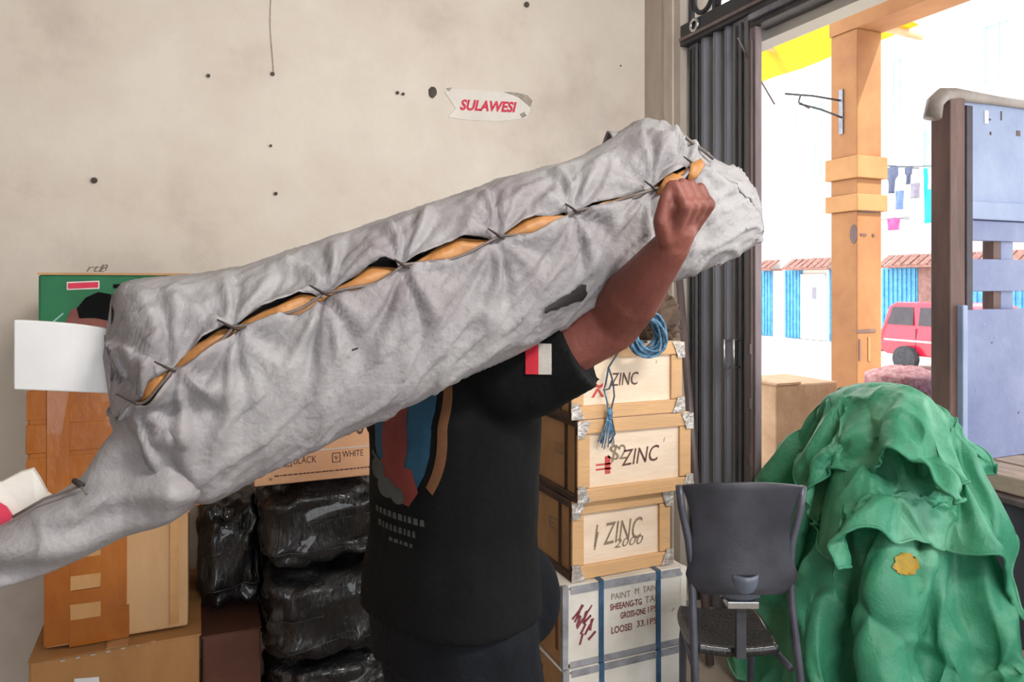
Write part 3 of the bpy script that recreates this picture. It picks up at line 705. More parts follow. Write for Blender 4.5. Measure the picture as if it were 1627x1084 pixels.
T4 = [('PAINT', 'ink_grey', .185, .200, .075, .021, {}), ('M  TAIN', 'ink_grey', .278, .205, .085, .021, {}), ('SHEEANG-TG', 'ink_maroon', .18, .165, .125, .022, dict(bold=.02)), ('TAI', 'ink_grey', .318, .168, .045, .022, {}),
      ('GROSS-ONE', 'ink_maroon', .22, .130, .10, .022, dict(bold=.02)), ('1PS', 'ink_maroon', .33, .132, .036, .022, {}), ('LOOSEI', 'ink_maroon', .185, .085, .08, .024, dict(bold=.02)), ('33.1PS', 'ink_maroon', .285, .090, .08, .022, dict(bold=.01)), ('/', 'ink', .425, .12, .015, .012, {})]
G = {}
for i, (lab, px, d, rz, tx, st_) in enumerate((
        ('white strapped crate at the very bottom of the crate stack', 894, 2.42, .00, (), True),
        ('white crate with blue straps and maroon stencilled lines, second from the floor', 893, 2.43, -.01, T4, True),
        ('narrow wooden crate with faint scribbled marks on the white strapped crate', 909, 2.47, .02, T3, False),
        ('wooden crate marked 2 ZINC, between the narrow crate and the top one', 918, 2.45, .0, T2, False),
        ('topmost wooden crate of the stack, under the coil of blue rope', 908, 2.45, -.012, T1, False))):
    G[i] = crate(lab, px, zb[i]+.0005*i, d, CRW[i], .42, H[i]-.0012, rz, texts=tx, straps=st_, group=None)
# maroon emblem smear on the second crate
t4, M4 = G[1]
rr = random.Random(3)
for k in range(16):
    x = .085+rr.uniform(-.035, .035); z = .135+rr.uniform(-.05, .055); an = rr.uniform(.6, 1.4)
    MM = M4 @ Matrix.Translation((x, -.0012, z)) @ Matrix.Rotation(-an, 4, 'Y')
    MB().box(-.018, .018, -.0006, .0006, -.0035, .0035, MM, tj=.002).build('stencil_emblem', 'ink_maroon', t4)
# side scribbles
for i, s in ((3, 'SCO'), (2, 'E')):
    tt, MM = G[i]; R3 = MM.to_3x3()
    text_on('side_marking', s, 'ink_grey', MM @ Vector((.0105, .19, .13)), R3 @ Vector((0, -1, 0)), Vector((0, 0, 1)), .06, .04, tt)

# coil of blue rope on the top crate, with a loop hanging down the front
ztop = zb[5]
cc = at_d(1022, 540, 2.46)
rp = thing('rope_coil', 'coil of blue rope hanging over the corner of the topmost crate', 'rope', (cc.x, cc.y, ztop))
for k in range(16):
    a0 = rnd.uniform(-.25, .25); rx = .062+rnd.uniform(-.02, .012); rz_ = .070+rnd.uniform(-.02, .012); oy = rnd.uniform(-.022, .022); pts = []
    for j in range(28):
        th = 2*math.pi*j/28
        x = rx*math.cos(th); z = rz_*math.sin(th)
        xx_ = x*math.cos(.7+a0)-z*math.sin(.7+a0)*.8; zz_ = x*math.sin(.7+a0)+z*math.cos(.7+a0)
        pts.append((cc.x+xx_+rnd.uniform(-.0015, .0015), cc.y-.02+oy+.01*math.sin(th*2+k), cc.z+.018+zz_))
    MB().tube(pts, .0042, 6, closed=True).build('rope_turn', 'rope_blue', rp, smooth=True)
e0 = at_d(1042, 512, 2.47)
MB().tube([Vector((cc.x-.05+.1*t/9, cc.y+.04+.03*math.sin(t), ztop+.005)) for t in range(10)], .005, 6).build('rope_end', 'rope_blue', rp, smooth=True)
MB().tube([e0+Vector((-.06, .02, .0)), e0+Vector((-.02, 0, .02)), e0+Vector((.02, .0, .01)), e0+Vector((.05, .02, -.02)), e0+Vector((.06, .02, -.055))], .005, 6).build('rope_end', 'rope_blue', rp, smooth=True)
YF = lambda px, py: at_d(px, py, 2.45+.0)     # just in front of the crate faces
def fr_(px, py):
    p = at_y(px, py, 2.152); return p
ls = thing('string_loop', 'dark blue string with a frayed knot hanging down the front of the top crates', 'string', fr_(967, 640))
MB().tube([fr_(985, 555), fr_(967, 584), fr_(962, 612), fr_(959, 620), fr_(968, 618), fr_(973, 603), fr_(967, 584)], .0032, 6).build('string', 'rope_dark', ls, smooth=True)
MB().tube([fr_(960, 620), fr_(965, 640), fr_(966, 655), fr_(962, 680), fr_(955, 705)], .003, 6).build('string', 'rope_blue', ls, smooth=True)
MB().tube([fr_(974, 605), fr_(976, 630), fr_(970, 655), fr_(977, 690), fr_(968, 705)], .003, 6).build('string', 'rope_dark', ls, smooth=True)
k0 = fr_(969, 658)
o = lump((k0.x, k0.y, k0.z), (.010, .009, .020), 2, 5, .4, 60, 16, 12).build('knot', 'rope_blue', ls, smooth=True)
for k in range(9):
    e_ = fr_(950+k*3.2, 700+rnd.uniform(-4, 14)); MB().tube([k0, k0.lerp(e_, .5)+Vector((rnd.uniform(-.006, .006), -.004, 0)), e_], .002, 5).build('frayed_strand', 'rope_blue', ls, smooth=True)
# brown crumpled sack on the crate
q = at_d(1050, 515, 2.72)
jk = thing('brown_sack', 'crumpled dark brown sack behind the coil of blue rope on the topmost crate', 'sack', (q.x, q.y, ztop))
o = lump((q.x-.03, q.y, ztop+.075), (.085, .09, .085), 2.4, 9, .35, 14, 36, 24).build('sack_body', 'junk', jk, smooth=True); weld(o.data)
MB().lathe([(.02, 0), (.016, .02), (.03, .045), (.034, .05)], 12, Matrix.Translation((q.x-.03, q.y, ztop+.145))).build('sack_neck', 'junk', jk, smooth=True)
# leaning pole
A = at_d(1128, 1046, 2.98); A.z = .0; B = at_d(1076, 400, 3.42)
A2 = Vector((A.x, A.y, .012))
pl = thing('steel_pole', 'dark brown steel pole leaning in the corner between the crates and the gate', 'pole', A2)
MB().tube([A2, B], .017, 14).build('pole_tube', 'pole', pl, smooth=True)
MB().tube([B, B+(B-A2).normalized()*.015], .021, 14).build('end_cap', 'gate_dark', pl, smooth=True)

# ------------------------------------------------------------------ chair
chx = at_d(1178, 765, 2.14); chrz = -math.radians(24)
ch = thing('metal_chair', 'dark grey chair with a curved plastic back beside the crates', 'chair', (chx.x, chx.y, 0), chrz)
MC = Matrix.Translation((chx.x, chx.y, 0)) @ Matrix.Rotation(chrz, 4, 'Z')
zt_ = .965; rows = []
for i in range(15):
    t = i/14; z = zt_-.30*t
    hw = .172-.028*math.sin(math.pi*min(1, t*1.15))**1.0*1.0-.012*t
    if t > .86: hw -= .05*((t-.86)/.14)**2
    row = []
    for j in range(17):
        s = j/8-1
        zz = z+.018*(1-s*s)*(1-t)-.0+(-.012*(s*s) if t > .86 else 0)
        y = -.035*(1-s*s)+.02*math.sin(t*2.2)-.02*t
        row.append(MC @ Vector((s*hw, y+.0, zz)))
    rows.append(row)
MB().grid(rows).build('backrest', 'chair_plastic', ch, smooth=True, solid=.012, bevel=.003)
for sx in (-1, 1):
    pts = [MC @ Vector((sx*.178, .004, .962)), MC @ Vector((sx*.172, .006, .90)), MC @ Vector((sx*.150, .012, .80)), MC @ Vector((sx*.142, .006, .72)), MC @ Vector((sx*.142, -.006, .62)), MC @ Vector((sx*.155 if sx > 0 else sx*.142, -.03, .45)), MC @ Vector((sx*.185 if sx > 0 else sx*.142, -.07, .012))]
    MB().tube(pts, .0115, 12).build('rear_leg', 'chair_tube', ch, smooth=True)
    MB().tube([MC @ Vector((sx*.115, .24, .44)), MC @ Vector((sx*.112, .27, .40)), MC @ Vector((sx*.108, .29, .012))], .0115, 12).build('front_leg', 'chair_tube', ch, smooth=True)
    MB().tube([MC @ Vector((sx*.138, -.01, .44)), MC @ Vector((sx*.115, .24, .44))], .010, 10).build('seat_rail', 'chair_tube', ch, smooth=True)
rows = []
for i in range(13):
    t = i/12; hw = .135*(1-.12*abs(2*t-1)**4); rows.append([MC @ Vector((hw*(j/6-1), .03+.27*t, .465+.012*abs(j/6-1)**2-.01*math.sin(math.pi*t))) for j in range(13)])
MB().grid(rows).build('seat', 'plastic_black', ch, smooth=True, solid=.03, bevel=.008)
br = MB(); rows = []
for i in range(8):
    t = i/7; hw = .036+.022*t*t; rows.append([MC @ Vector((hw*(j/5-1), -.058+.05*t*t+.025*((j/5-1)**2), .72-.085*t)) for j in range(11)])
br.grid(rows).build('back_bracket', 'chair_bracket', ch, smooth=True, solid=.008)
MB().box(-.045, .045, -.02, .03, .615, .635, MC).build('bracket_plate', 'chrome', ch, bevel=.002)
MB().box(-.015, .015, .0, .02, .46, .62, MC).build('bracket_arm', 'gate_dark', ch, bevel=.003)
MB().tube([MC @ Vector((.11, .283, .18)), MC @ Vector((-.11, .283, .18))], .008, 10).build('stretcher', 'chair_tube', ch, smooth=True)

# ------------------------------------------------------------------ green tarpaulin heap
def unpack(data):
    n, lo, s = data
    d = np.array(s).reshape(3, n, n).transpose(1, 2, 0).copy()
    d[:, 0] = np.cumsum(d[:, 0], axis=0); g = np.cumsum(d, axis=1)
    return n, np.array(lo)+g/1000
TARP_SHEET = (64, [-0.5628, -0.7759, 0.0212], [
213,23,29,41,44,36,25,24,29,27,22,20,19,21,25,27,29,28,25,18,14,7,-8,-17,-16,-13,-5,-6,-4,-1,9,23,21,15,30,27,23,22,18,18,15,17,24,28,33,42,48,42,32,21,6,-6,-3,9,5,-10,-19,-9,-3,-3,-4,-8,-8,-8,6,21,28,39,42,33,23,23,28,24,22,19,21,
22,23,25,28,28,22,16,11,8,6,-2,-20,-20,-16,-10,0,5,10,23,19,15,30,27,27,23,18,21,19,18,24,26,29,40,44,42,38,22,3,-11,-7,5,2,-11,-19,-12,-9,-6,-5,-8,-7,-4,9,17,26,38,40,30,23,23,25,25,22,18,21,20,19,23,26,26,23,16,10,7,9,11,-8,-27,-19,
-10,2,3,8,22,16,17,27,27,29,26,17,19,25,21,23,24,29,36,37,36,40,29,7,-11,-8,-2,-7,-15,-19,-14,-11,-8,-6,-8,-6,-2,11,11,23,36,37,29,22,23,25,26,24,21,17,15,16,20,23,24,25,23,11,5,6,11,7,-20,-22,-6,5,-4,3,21,16,16,25,26,29,26,19,19,25,
25,22,22,31,32,29,30,40,32,9,-8,-9,-6,-13,-19,-19,-16,-12,-9,-8,-8,-6,0,15,1,18,32,35,28,23,22,26,28,24,20,18,13,9,17,21,24,25,25,21,13,6,5,1,-1,-18,-7,7,-10,-2,19,21,11,23,25,27,26,19,20,29,24,22,20,28,31,29,29,36,26,6,-10,-10,-6,
-10,-18,-21,-18,-15,-9,-10,-10,-6,0,18,-6,10,26,32,28,23,25,26,29,27,20,13,8,6,14,21,23,24,25,23,19,15,7,-5,-7,0,0,2,-14,-7,19,22,13,19,23,26,24,20,21,29,27,21,21,26,29,31,30,29,16,-1,-13,-10,-4,-7,-16,-22,-20,-15,-10,-12,-11,-7,-1,
22,-8,1,15,28,27,24,26,29,30,29,24,7,-7,12,10,18,24,25,24,24,21,15,0,1,-16,5,6,4,-4,-7,17,23,14,16,22,24,25,22,23,27,29,22,25,21,23,31,27,18,9,-4,-16,-10,-2,-6,-15,-21,-20,-14,-9,-12,-11,-6,-4,24,-8,-3,4,18,26,23,25,31,34,31,27,7,-17,
5,15,11,24,24,24,24,21,13,2,-14,-9,2,4,6,5,7,16,22,16,16,21,24,25,25,27,27,28,22,26,23,23,19,13,12,5,-5,-16,-10,-3,-7,-16,-22,-15,-11,-7,-10,-10,-7,-7,25,-7,-4,-2,3,17,23,28,32,35,33,29,11,-14,-15,13,17,21,23,23,23,18,8,2,-9,-7,-1,
2,8,13,14,13,18,20,16,21,26,27,26,27,24,28,24,27,24,20,12,4,3,2,-1,-12,-14,-7,-10,-16,-20,-14,-6,-7,-9,-9,-8,-11,27,-7,-4,-3,-1,6,17,26,30,34,33,29,14,-8,-28,0,18,21,23,23,23,20,13,5,-3,-7,-5,2,11,21,19,7,5,19,19,23,28,24,18,29,25,
30,26,28,24,20,14,9,5,-19,-8,-5,-15,-13,-12,-12,-15,-17,-12,-3,-6,-11,-10,-9,33,-8,-6,-4,1,5,6,14,26,31,33,29,12,-9,-28,-12,12,20,23,24,24,23,19,15,7,-1,-9,0,14,21,11,-12,10,19,23,25,26,15,20,28,28,30,29,27,23,23,19,11,-3,-14,-17,-10,
-14,-18,-8,0,-11,-25,-21,-7,3,-7,-16,-14,38,-8,-6,-4,1,5,2,-1,12,29,34,25,9,-9,-27,-19,1,15,22,24,26,26,23,20,20,11,-4,-1,13,17,-2,-20,5,21,28,27,20,14,26,29,29,29,29,24,21,26,22,10,-10,-12,-13,-17,-20,-16,-4,4,-8,-22,-23,-12,0,2,-16,
-22,31,-4,-4,-3,0,2,-1,-2,-1,20,33,19,4,-10,-23,-24,-10,9,19,24,26,27,26,25,27,25,7,1,12,9,-13,-26,-1,25,33,30,19,17,27,31,28,29,28,24,20,23,18,8,-10,-13,-15,-20,-22,-11,1,3,-6,-20,-22,-12,-3,3,-14,-22,0,5,4,2,3,2,-1,-1,0,4,29,11,0,
-9,-20,-27,-17,2,14,23,24,27,28,29,33,33,21,9,10,2,-19,-27,-7,26,36,33,24,19,24,28,26,29,30,27,18,15,14,8,-5,-16,-23,-24,-17,0,6,2,-10,-24,-21,-7,-1,-5,-14,-19,-25,7,7,7,7,7,7,0,7,8,13,9,1,-7,-18,-27,-23,-2,10,17,21,25,31,34,38,33,
28,19,10,3,-14,-24,-8,18,34,33,26,22,23,23,23,28,32,28,17,8,9,8,0,-18,-28,-24,-9,9,8,-3,-16,-25,-19,-8,-5,-6,-13,-17,-29,6,7,11,12,12,9,-2,9,11,11,15,5,-3,-14,-28,-25,-1,5,9,15,24,32,39,40,30,29,23,17,9,-3,-15,-7,6,27,29,25,25,22,23,
20,27,29,26,15,5,5,6,-1,-18,-25,-18,0,12,5,-11,-21,-24,-20,-12,-6,-2,-12,-16,-29,5,10,13,17,14,11,7,3,6,10,20,12,2,-10,-26,-24,1,2,2,8,22,33,40,39,28,28,23,22,19,8,-4,-5,1,16,23,25,37,28,12,20,24,24,19,12,3,-2,-4,-7,-13,-16,-6,5,8,
-2,-18,-25,-21,-11,3,-7,-14,-12,-11,-29,5,11,16,20,17,10,7,4,4,11,20,18,6,-8,-21,-23,-9,-1,4,11,22,31,38,37,29,26,25,22,22,17,11,3,-1,8,17,29,38,30,20,11,23,19,14,6,-1,-10,-13,-13,-10,-4,4,5,1,-8,-21,-21,-7,2,-1,0,-8,-10,-15,-29,6,
13,19,24,21,12,5,2,2,8,19,22,11,-2,-15,-20,-14,-4,4,13,22,30,34,35,28,24,24,22,19,19,17,15,4,7,14,30,44,22,18,18,18,17,10,0,-7,-12,-15,-16,-7,2,6,0,-4,-6,-13,-13,-1,-5,-2,-11,3,3,-6,-27,8,15,22,25,22,13,4,-1,1,7,17,22,19,8,-5,-15,-14,
-7,3,14,22,27,31,33,27,20,20,21,20,17,11,16,17,13,12,31,41,26,13,12,21,16,7,-7,-11,-9,-12,-13,-7,3,2,-2,-3,0,-3,-9,-7,-7,-6,-8,1,6,3,-23,13,17,22,24,20,12,4,-2,0,6,15,21,22,18,8,-4,-8,-6,1,12,21,24,29,33,26,17,16,22,18,14,11,5,17,24,
15,29,37,23,14,12,21,16,-2,-15,-12,-5,-2,-9,-4,0,0,-4,-1,4,2,-8,-12,-9,-6,-4,2,7,6,-11,8,20,22,21,17,11,8,-3,-2,6,13,19,22,21,17,7,1,-1,0,9,19,25,27,32,29,17,15,26,8,3,20,5,5,32,21,26,29,21,14,16,24,12,-10,-21,-12,-2,4,-1,-1,-1,-4,
-6,-1,3,3,-8,-11,-6,-1,3,5,8,7,11,-3,14,15,17,14,9,6,4,0,6,11,18,23,21,17,16,6,1,-2,6,19,26,27,32,34,23,19,22,7,0,18,9,-3,33,25,23,22,18,17,23,26,8,-15,-22,-17,-4,5,4,6,2,-7,-6,-3,1,1,-4,-6,2,6,7,9,9,9,-1,13,12,11,14,3,-8,4,7,3,10,
12,17,23,21,17,16,11,0,-6,3,18,26,28,30,37,35,21,14,15,8,9,11,-4,29,25,21,18,19,24,28,26,5,-20,-21,-19,-13,3,7,10,7,-5,-5,1,3,4,0,0,5,10,10,10,13,14,4,22,14,12,8,-3,-16,-9,3,4,12,17,19,21,19,14,15,14,6,-4,-1,14,25,28,28,35,34,24,17,
14,8,10,16,0,20,25,23,20,21,29,30,24,0,-23,-16,-18,-21,-2,5,10,8,0,4,12,12,11,5,1,2,4,8,15,21,21,3,21,17,13,5,-7,-8,-13,-8,2,8,15,22,20,17,9,10,15,13,7,-3,9,24,28,26,33,31,24,18,13,10,9,18,10,11,26,27,23,24,30,29,21,-4,-23,-9,-16,-26,
-8,0,8,10,13,17,19,15,10,13,6,-2,-1,4,18,28,29,-5,14,14,13,5,-6,-3,0,0,-7,2,12,18,17,13,10,7,12,13,14,6,5,20,26,24,30,30,23,16,12,9,10,19,16,14,29,31,26,23,27,29,18,-8,-16,-2,-14,-25,-10,4,11,15,17,21,18,6,3,18,18,6,-2,4,16,24,25,-10,
5,9,10,6,0,-3,0,7,1,5,8,15,14,11,8,7,8,13,14,12,9,17,23,22,26,26,22,14,12,10,11,20,22,20,32,34,26,21,25,26,15,-8,-3,1,-12,-20,-6,10,13,16,20,20,7,-6,3,23,26,18,5,4,10,11,9,-10,-1,4,5,5,4,3,10,-5,-2,5,11,16,16,10,12,7,9,9,12,13,15,14,
18,19,23,22,20,15,14,15,17,20,27,24,33,32,25,20,21,23,13,-4,9,1,-9,-14,3,14,15,17,18,13,-1,-6,3,24,30,21,9,3,1,-4,-5,-9,0,0,1,4,8,11,11,-20,-8,3,11,16,19,16,12,11,13,8,6,15,18,17,8,18,20,20,18,17,19,21,21,22,29,28,31,28,22,19,18,20,
13,3,12,5,-7,-2,10,14,15,14,11,11,5,-2,3,22,23,14,3,-2,-8,-10,-7,-14,8,3,0,2,9,13,4,-23,-17,0,8,16,19,19,14,14,16,13,8,14,19,17,19,6,15,18,18,17,21,24,27,26,31,28,26,24,20,17,16,18,13,11,12,11,5,5,8,10,8,4,5,13,15,8,8,11,11,4,-3,-7,
-9,-9,-5,-28,17,13,7,4,7,8,1,-22,-19,-3,7,11,13,16,17,18,18,14,16,19,17,13,16,17,11,14,15,18,21,25,29,28,30,29,25,21,18,16,16,15,12,13,12,13,10,9,7,6,1,-1,5,15,18,14,7,5,5,0,-5,-8,-9,-7,-4,-26,18,19,16,9,6,5,0,-16,-15,-1,8,6,8,12,18,
22,20,18,15,15,15,9,12,11,13,16,19,20,20,24,27,29,30,28,24,20,17,15,15,14,13,13,12,14,12,9,6,3,1,2,6,15,18,12,0,2,6,2,-2,-9,-11,-10,-4,-25,21,22,20,13,8,5,0,-10,-10,-2,5,6,9,19,26,26,20,15,12,12,14,17,20,8,4,1,10,20,21,23,26,28,28,
26,22,20,17,15,14,14,15,11,11,12,15,16,10,6,4,3,5,12,12,6,-1,-1,3,2,0,-4,-10,-13,-10,-21,23,24,22,16,10,5,0,-7,-7,-2,3,8,14,26,31,28,22,15,13,13,14,15,14,5,2,-5,1,19,20,23,26,26,25,23,20,20,18,16,11,18,15,12,12,12,14,16,13,8,6,6,7,
7,5,3,0,-3,-3,0,3,2,-4,-10,-12,-19,25,25,24,18,11,4,0,-4,-4,1,4,10,15,26,31,29,20,17,16,16,14,11,6,3,1,-10,2,20,21,21,24,25,21,20,18,20,20,16,15,18,17,14,14,11,10,12,11,8,6,5,7,8,6,2,0,-4,-5,-1,4,5,2,-1,-8,-16,27,25,24,20,12,3,-1,-3,
-2,8,11,14,15,16,27,25,12,19,16,15,14,11,7,5,2,-6,1,20,20,20,22,22,18,15,17,21,21,19,20,18,16,14,13,12,12,12,11,9,2,3,6,8,6,3,1,-9,-2,-2,4,6,6,4,0,-11,26,25,23,19,14,2,-3,-8,-3,14,18,16,19,18,21,21,9,14,15,12,11,9,9,5,3,-1,6,22,20,
19,19,18,15,13,15,22,23,24,22,18,15,13,12,14,16,16,13,11,5,-3,1,5,5,4,3,-11,-7,0,3,7,6,6,5,-6,22,24,21,17,14,2,-7,-14,-2,19,26,22,17,14,18,23,15,8,7,10,9,6,6,5,4,4,13,23,20,19,16,16,14,13,17,21,25,25,23,17,14,12,10,13,18,16,14,13,6,
7,2,1,2,3,2,-10,-14,-4,4,9,7,6,7,-4,19,21,21,19,7,-4,-9,-13,-3,19,30,26,18,13,15,23,20,10,2,2,7,9,3,2,5,8,14,21,22,20,16,17,15,15,17,22,23,21,25,17,13,11,9,13,18,14,14,15,9,8,13,5,0,1,-1,-9,-19,-9,2,9,9,9,9,3,16,19,19,10,0,-8,-9,-11,
0,18,30,27,16,13,14,20,18,12,4,0,4,7,7,2,6,11,14,18,22,20,18,18,16,15,20,22,22,22,19,17,14,13,9,10,15,14,15,17,9,10,17,14,8,3,-1,-12,-21,-15,-2,6,7,9,12,2,16,13,9,1,-2,-8,-8,-6,3,17,29,26,16,12,13,17,14,10,5,2,5,7,8,7,10,12,14,19,20,
18,17,19,18,17,18,21,19,22,18,18,15,14,11,6,10,13,15,16,12,14,17,17,13,8,3,-8,-16,-16,-7,2,2,4,9,-4,11,6,-2,-3,-2,-5,-4,-1,6,17,26,25,18,13,12,12,9,6,9,9,11,11,10,9,9,9,13,19,17,15,14,21,20,17,15,21,20,21,20,20,18,14,11,9,8,6,11,15,
15,18,17,13,12,9,7,0,-8,-8,-8,-1,-1,0,6,-11,5,-4,-7,-5,0,0,0,2,9,18,24,22,21,14,11,10,6,9,16,18,15,12,8,9,5,4,10,21,13,12,14,19,20,19,15,19,22,21,22,23,21,18,10,11,12,4,7,6,18,23,18,6,5,5,5,5,1,3,-3,-2,-1,1,6,-16,-1,-8,-10,-1,6,6,4,
2,10,17,21,20,17,14,13,15,14,16,19,18,14,10,8,7,0,1,4,20,13,9,17,16,17,16,15,20,24,22,22,25,25,21,14,9,10,11,10,5,14,20,15,3,2,3,3,3,6,8,5,-1,-1,5,10,-17,-5,-8,-4,5,11,13,12,7,7,11,13,13,11,13,19,24,23,21,18,15,12,11,9,3,-6,-1,-3,12,
18,9,15,11,14,13,15,22,28,26,22,25,26,22,17,9,5,11,14,11,15,16,11,5,2,5,9,5,1,-2,6,8,0,2,12,-21,-2,-2,6,11,14,19,22,17,9,4,5,5,5,13,24,31,29,19,11,9,13,14,7,-3,-8,-11,-9,9,20,11,13,17,-2,16,18,25,29,26,23,23,26,22,17,9,10,12,5,15,16,
16,12,8,6,8,11,7,2,-2,-6,0,8,7,6,-19,5,10,15,17,14,23,30,26,16,4,1,1,2,12,26,33,30,14,0,1,11,12,5,-8,-18,-17,-12,9,21,14,15,21,3,4,26,26,25,21,22,23,26,21,16,11,10,13,16,0,14,21,18,11,6,8,10,9,5,-1,-11,-2,-1,6,7,2,15,14,18,18,14,23,
32,32,25,11,3,0,-2,9,23,32,27,10,-5,-6,7,9,-2,-18,-33,-24,-5,15,22,18,19,21,17,1,20,25,20,17,17,21,26,23,16,13,11,15,16,11,3,17,24,16,8,6,8,8,7,0,-14,-10,-1,1,8,31,13,12,15,16,13,21,31,32,30,21,12,1,-6,2,16,26,21,8,-4,-6,5,3,-13,-27,
-37,-24,-3,16,25,22,21,23,23,8,11,20,17,13,13,18,23,22,18,16,14,18,17,20,9,6,17,21,12,7,6,3,5,2,-10,-7,-1,0,2,33,11,10,11,13,13,21,27,26,28,25,18,5,-8,-3,12,21,13,6,2,-1,1,-9,-21,-27,-34,-24,-3,17,27,24,20,26,28,16,7,11,13,13,10,15,
20,19,19,17,17,20,18,20,17,10,8,17,17,11,6,2,4,3,-2,0,2,3,5,30,9,7,8,13,12,18,18,21,20,23,20,10,-6,-2,13,18,9,4,6,4,-6,-19,-25,-22,-30,-23,-4,16,27,24,19,30,30,25,11,1,8,15,11,8,17,20,20,16,15,18,20,17,17,15,11,12,18,15,10,7,6,8,7,
5,4,5,6,21,8,5,1,5,14,17,14,11,20,20,20,12,6,2,13,19,9,4,5,2,-12,-27,-28,-21,-27,-22,-4,16,26,23,21,30,33,29,19,5,-3,5,16,12,10,23,24,16,10,10,16,18,16,15,14,14,16,18,16,12,10,12,12,12,8,6,6,9,6,2,-4,-5,10,20,22,15,6,18,22,22,16,11,
11,16,5,2,4,-1,-18,-32,-32,-21,-25,-18,-4,14,22,23,25,32,34,31,24,12,1,-2,2,18,16,19,25,18,8,1,7,16,16,16,15,15,17,19,20,17,15,14,14,15,14,10,9,-2,2,-5,-9,-6,8,23,25,20,21,11,23,26,25,13,11,6,-5,0,6,-1,-21,-35,-34,-23,-21,-15,-5,8,
17,25,33,34,33,31,25,17,10,2,-3,7,18,22,20,22,8,-3,-2,10,15,15,17,18,19,20,20,19,16,15,15,17,18,16,14,-10,-1,-11,-12,-5,9,24,31,27,22,15,26,33,28,16,2,-10,-10,3,11,-1,-24,-37,-36,-25,-18,-15,-8,3,14,27,41,36,33,28,23,21,17,14,5,5,6,
17,22,20,10,-2,-7,0,11,15,18,20,21,20,20,18,15,15,15,18,19,18,15,-15,-2,-11,-10,-2,11,27,35,28,16,23,30,37,30,12,-7,-14,-10,6,12,-5,-28,-40,-39,-24,-14,-17,-14,1,12,29,44,38,31,27,22,21,22,22,16,10,4,1,23,22,13,1,-10,-7,4,13,19,21,
22,20,19,17,15,14,16,19,18,16,13,-18,-3,-7,-3,6,17,29,33,25,20,26,32,35,26,7,-11,-14,-5,10,6,-12,-30,-41,-41,-24,-18,-22,-14,1,13,30,44,38,30,25,22,22,25,28,25,11,-3,5,18,23,17,8,-10,-15,-1,9,17,23,22,19,18,16,13,15,18,21,20,16,11,
-14,-3,-1,6,18,27,30,28,22,24,30,31,28,18,1,-11,-12,-2,4,-6,-18,-30,-38,-40,-26,-24,-23,-11,4,15,33,44,35,26,24,22,23,27,30,30,16,4,3,12,19,18,13,-1,-24,-7,4,16,22,21,18,18,15,12,14,20,22,22,20,18,-1,-4,8,17,29,34,29,23,22,27,31,28,
19,7,-3,-9,-12,-7,-12,-18,-24,-28,-35,-37,-29,-23,-16,-4,8,20,36,41,28,23,21,22,24,27,29,30,23,12,5,8,11,14,16,-1,-27,-6,2,16,20,20,18,17,13,11,14,21,25,26,22,19,8,9,14,21,34,36,28,21,22,27,29,23,10,-1,-7,-11,-16,-19,-24,-26,-26,-29,
-33,-36,-28,-16,-5,4,12,24,38,34,21,21,21,21,24,26,27,26,28,13,6,5,8,16,17,-4,-29,-7,7,16,20,20,18,15,11,13,17,26,32,33,28,20,11,25,22,23,32,30,25,20,24,29,27,16,0,-9,-12,-16,-21,-25,-28,-30,-29,-30,-33,-34,-27,-7,5,13,13,28,35,27,
17,20,20,21,23,24,25,26,28,11,2,3,12,20,19,-6,-24,-17,11,17,20,21,20,14,14,17,25,31,34,37,36,28,15,23,32,30,26,24,22,22,27,31,25,6,-10,-16,-17,-19,-23,-26,-29,-32,-33,-29,-29,-32,-25,-3,9,21,15,26,33,21,16,18,20,22,21,23,24,26,26,9,
0,3,12,22,23,-6,-25,-16,9,16,18,23,23,19,20,26,31,34,36,36,36,32,-1,31,29,32,25,25,27,28,30,32,19,-4,-20,-20,-19,-20,-23,-25,-30,-35,-34,-26,-22,-25,-22,2,-4,13,17,29,32,22,17,15,17,21,22,23,23,25,23,8,4,6,10,18,25,-3,-23,-15,4,14,
15,23,27,27,29,31,38,42,38,32,30,28,13,-13,2,17,22,18,8,7,12,12,13,12,13,14,13,12,8,11,17,21,19,23,27,23,22,23,26,26,21,21,19,8,-10,-20,-1,16,21,18,14,15,21,21,6,-17,-29,-27,-12,2,8,15,19,20,20,20,17,6,14,32,28,25,25,29,29,28,29,-14,
1,16,22,17,8,7,10,11,11,12,13,15,10,10,12,12,15,17,16,15,27,30,13,19,29,28,24,23,22,10,-11,-18,2,13,13,14,17,14,15,18,5,-14,-27,-22,-6,7,11,16,19,19,17,16,12,4,13,32,32,28,26,28,27,26,24,-11,3,18,23,16,8,5,7,6,8,12,13,15,12,11,12,4,
7,19,20,15,24,27,19,7,28,29,25,26,26,13,-15,-14,6,10,4,12,21,19,8,10,0,-13,-22,-13,3,11,12,16,18,17,15,13,8,3,14,30,33,29,26,27,27,22,18,-4,8,20,24,16,6,2,3,4,3,11,11,14,17,12,6,-1,6,14,19,23,25,21,17,9,22,27,26,29,29,16,-15,-12,7,
5,-1,11,24,21,3,4,-3,-13,-13,-4,8,14,14,16,17,15,13,8,5,4,15,27,30,28,25,27,26,22,13,5,14,22,24,16,3,0,2,1,1,9,9,14,18,10,4,0,4,10,15,21,23,25,12,17,19,22,26,30,32,19,-10,-14,-1,2,-1,12,24,22,-2,-2,1,-4,-7,-1,9,15,16,16,17,12,9,6,4,
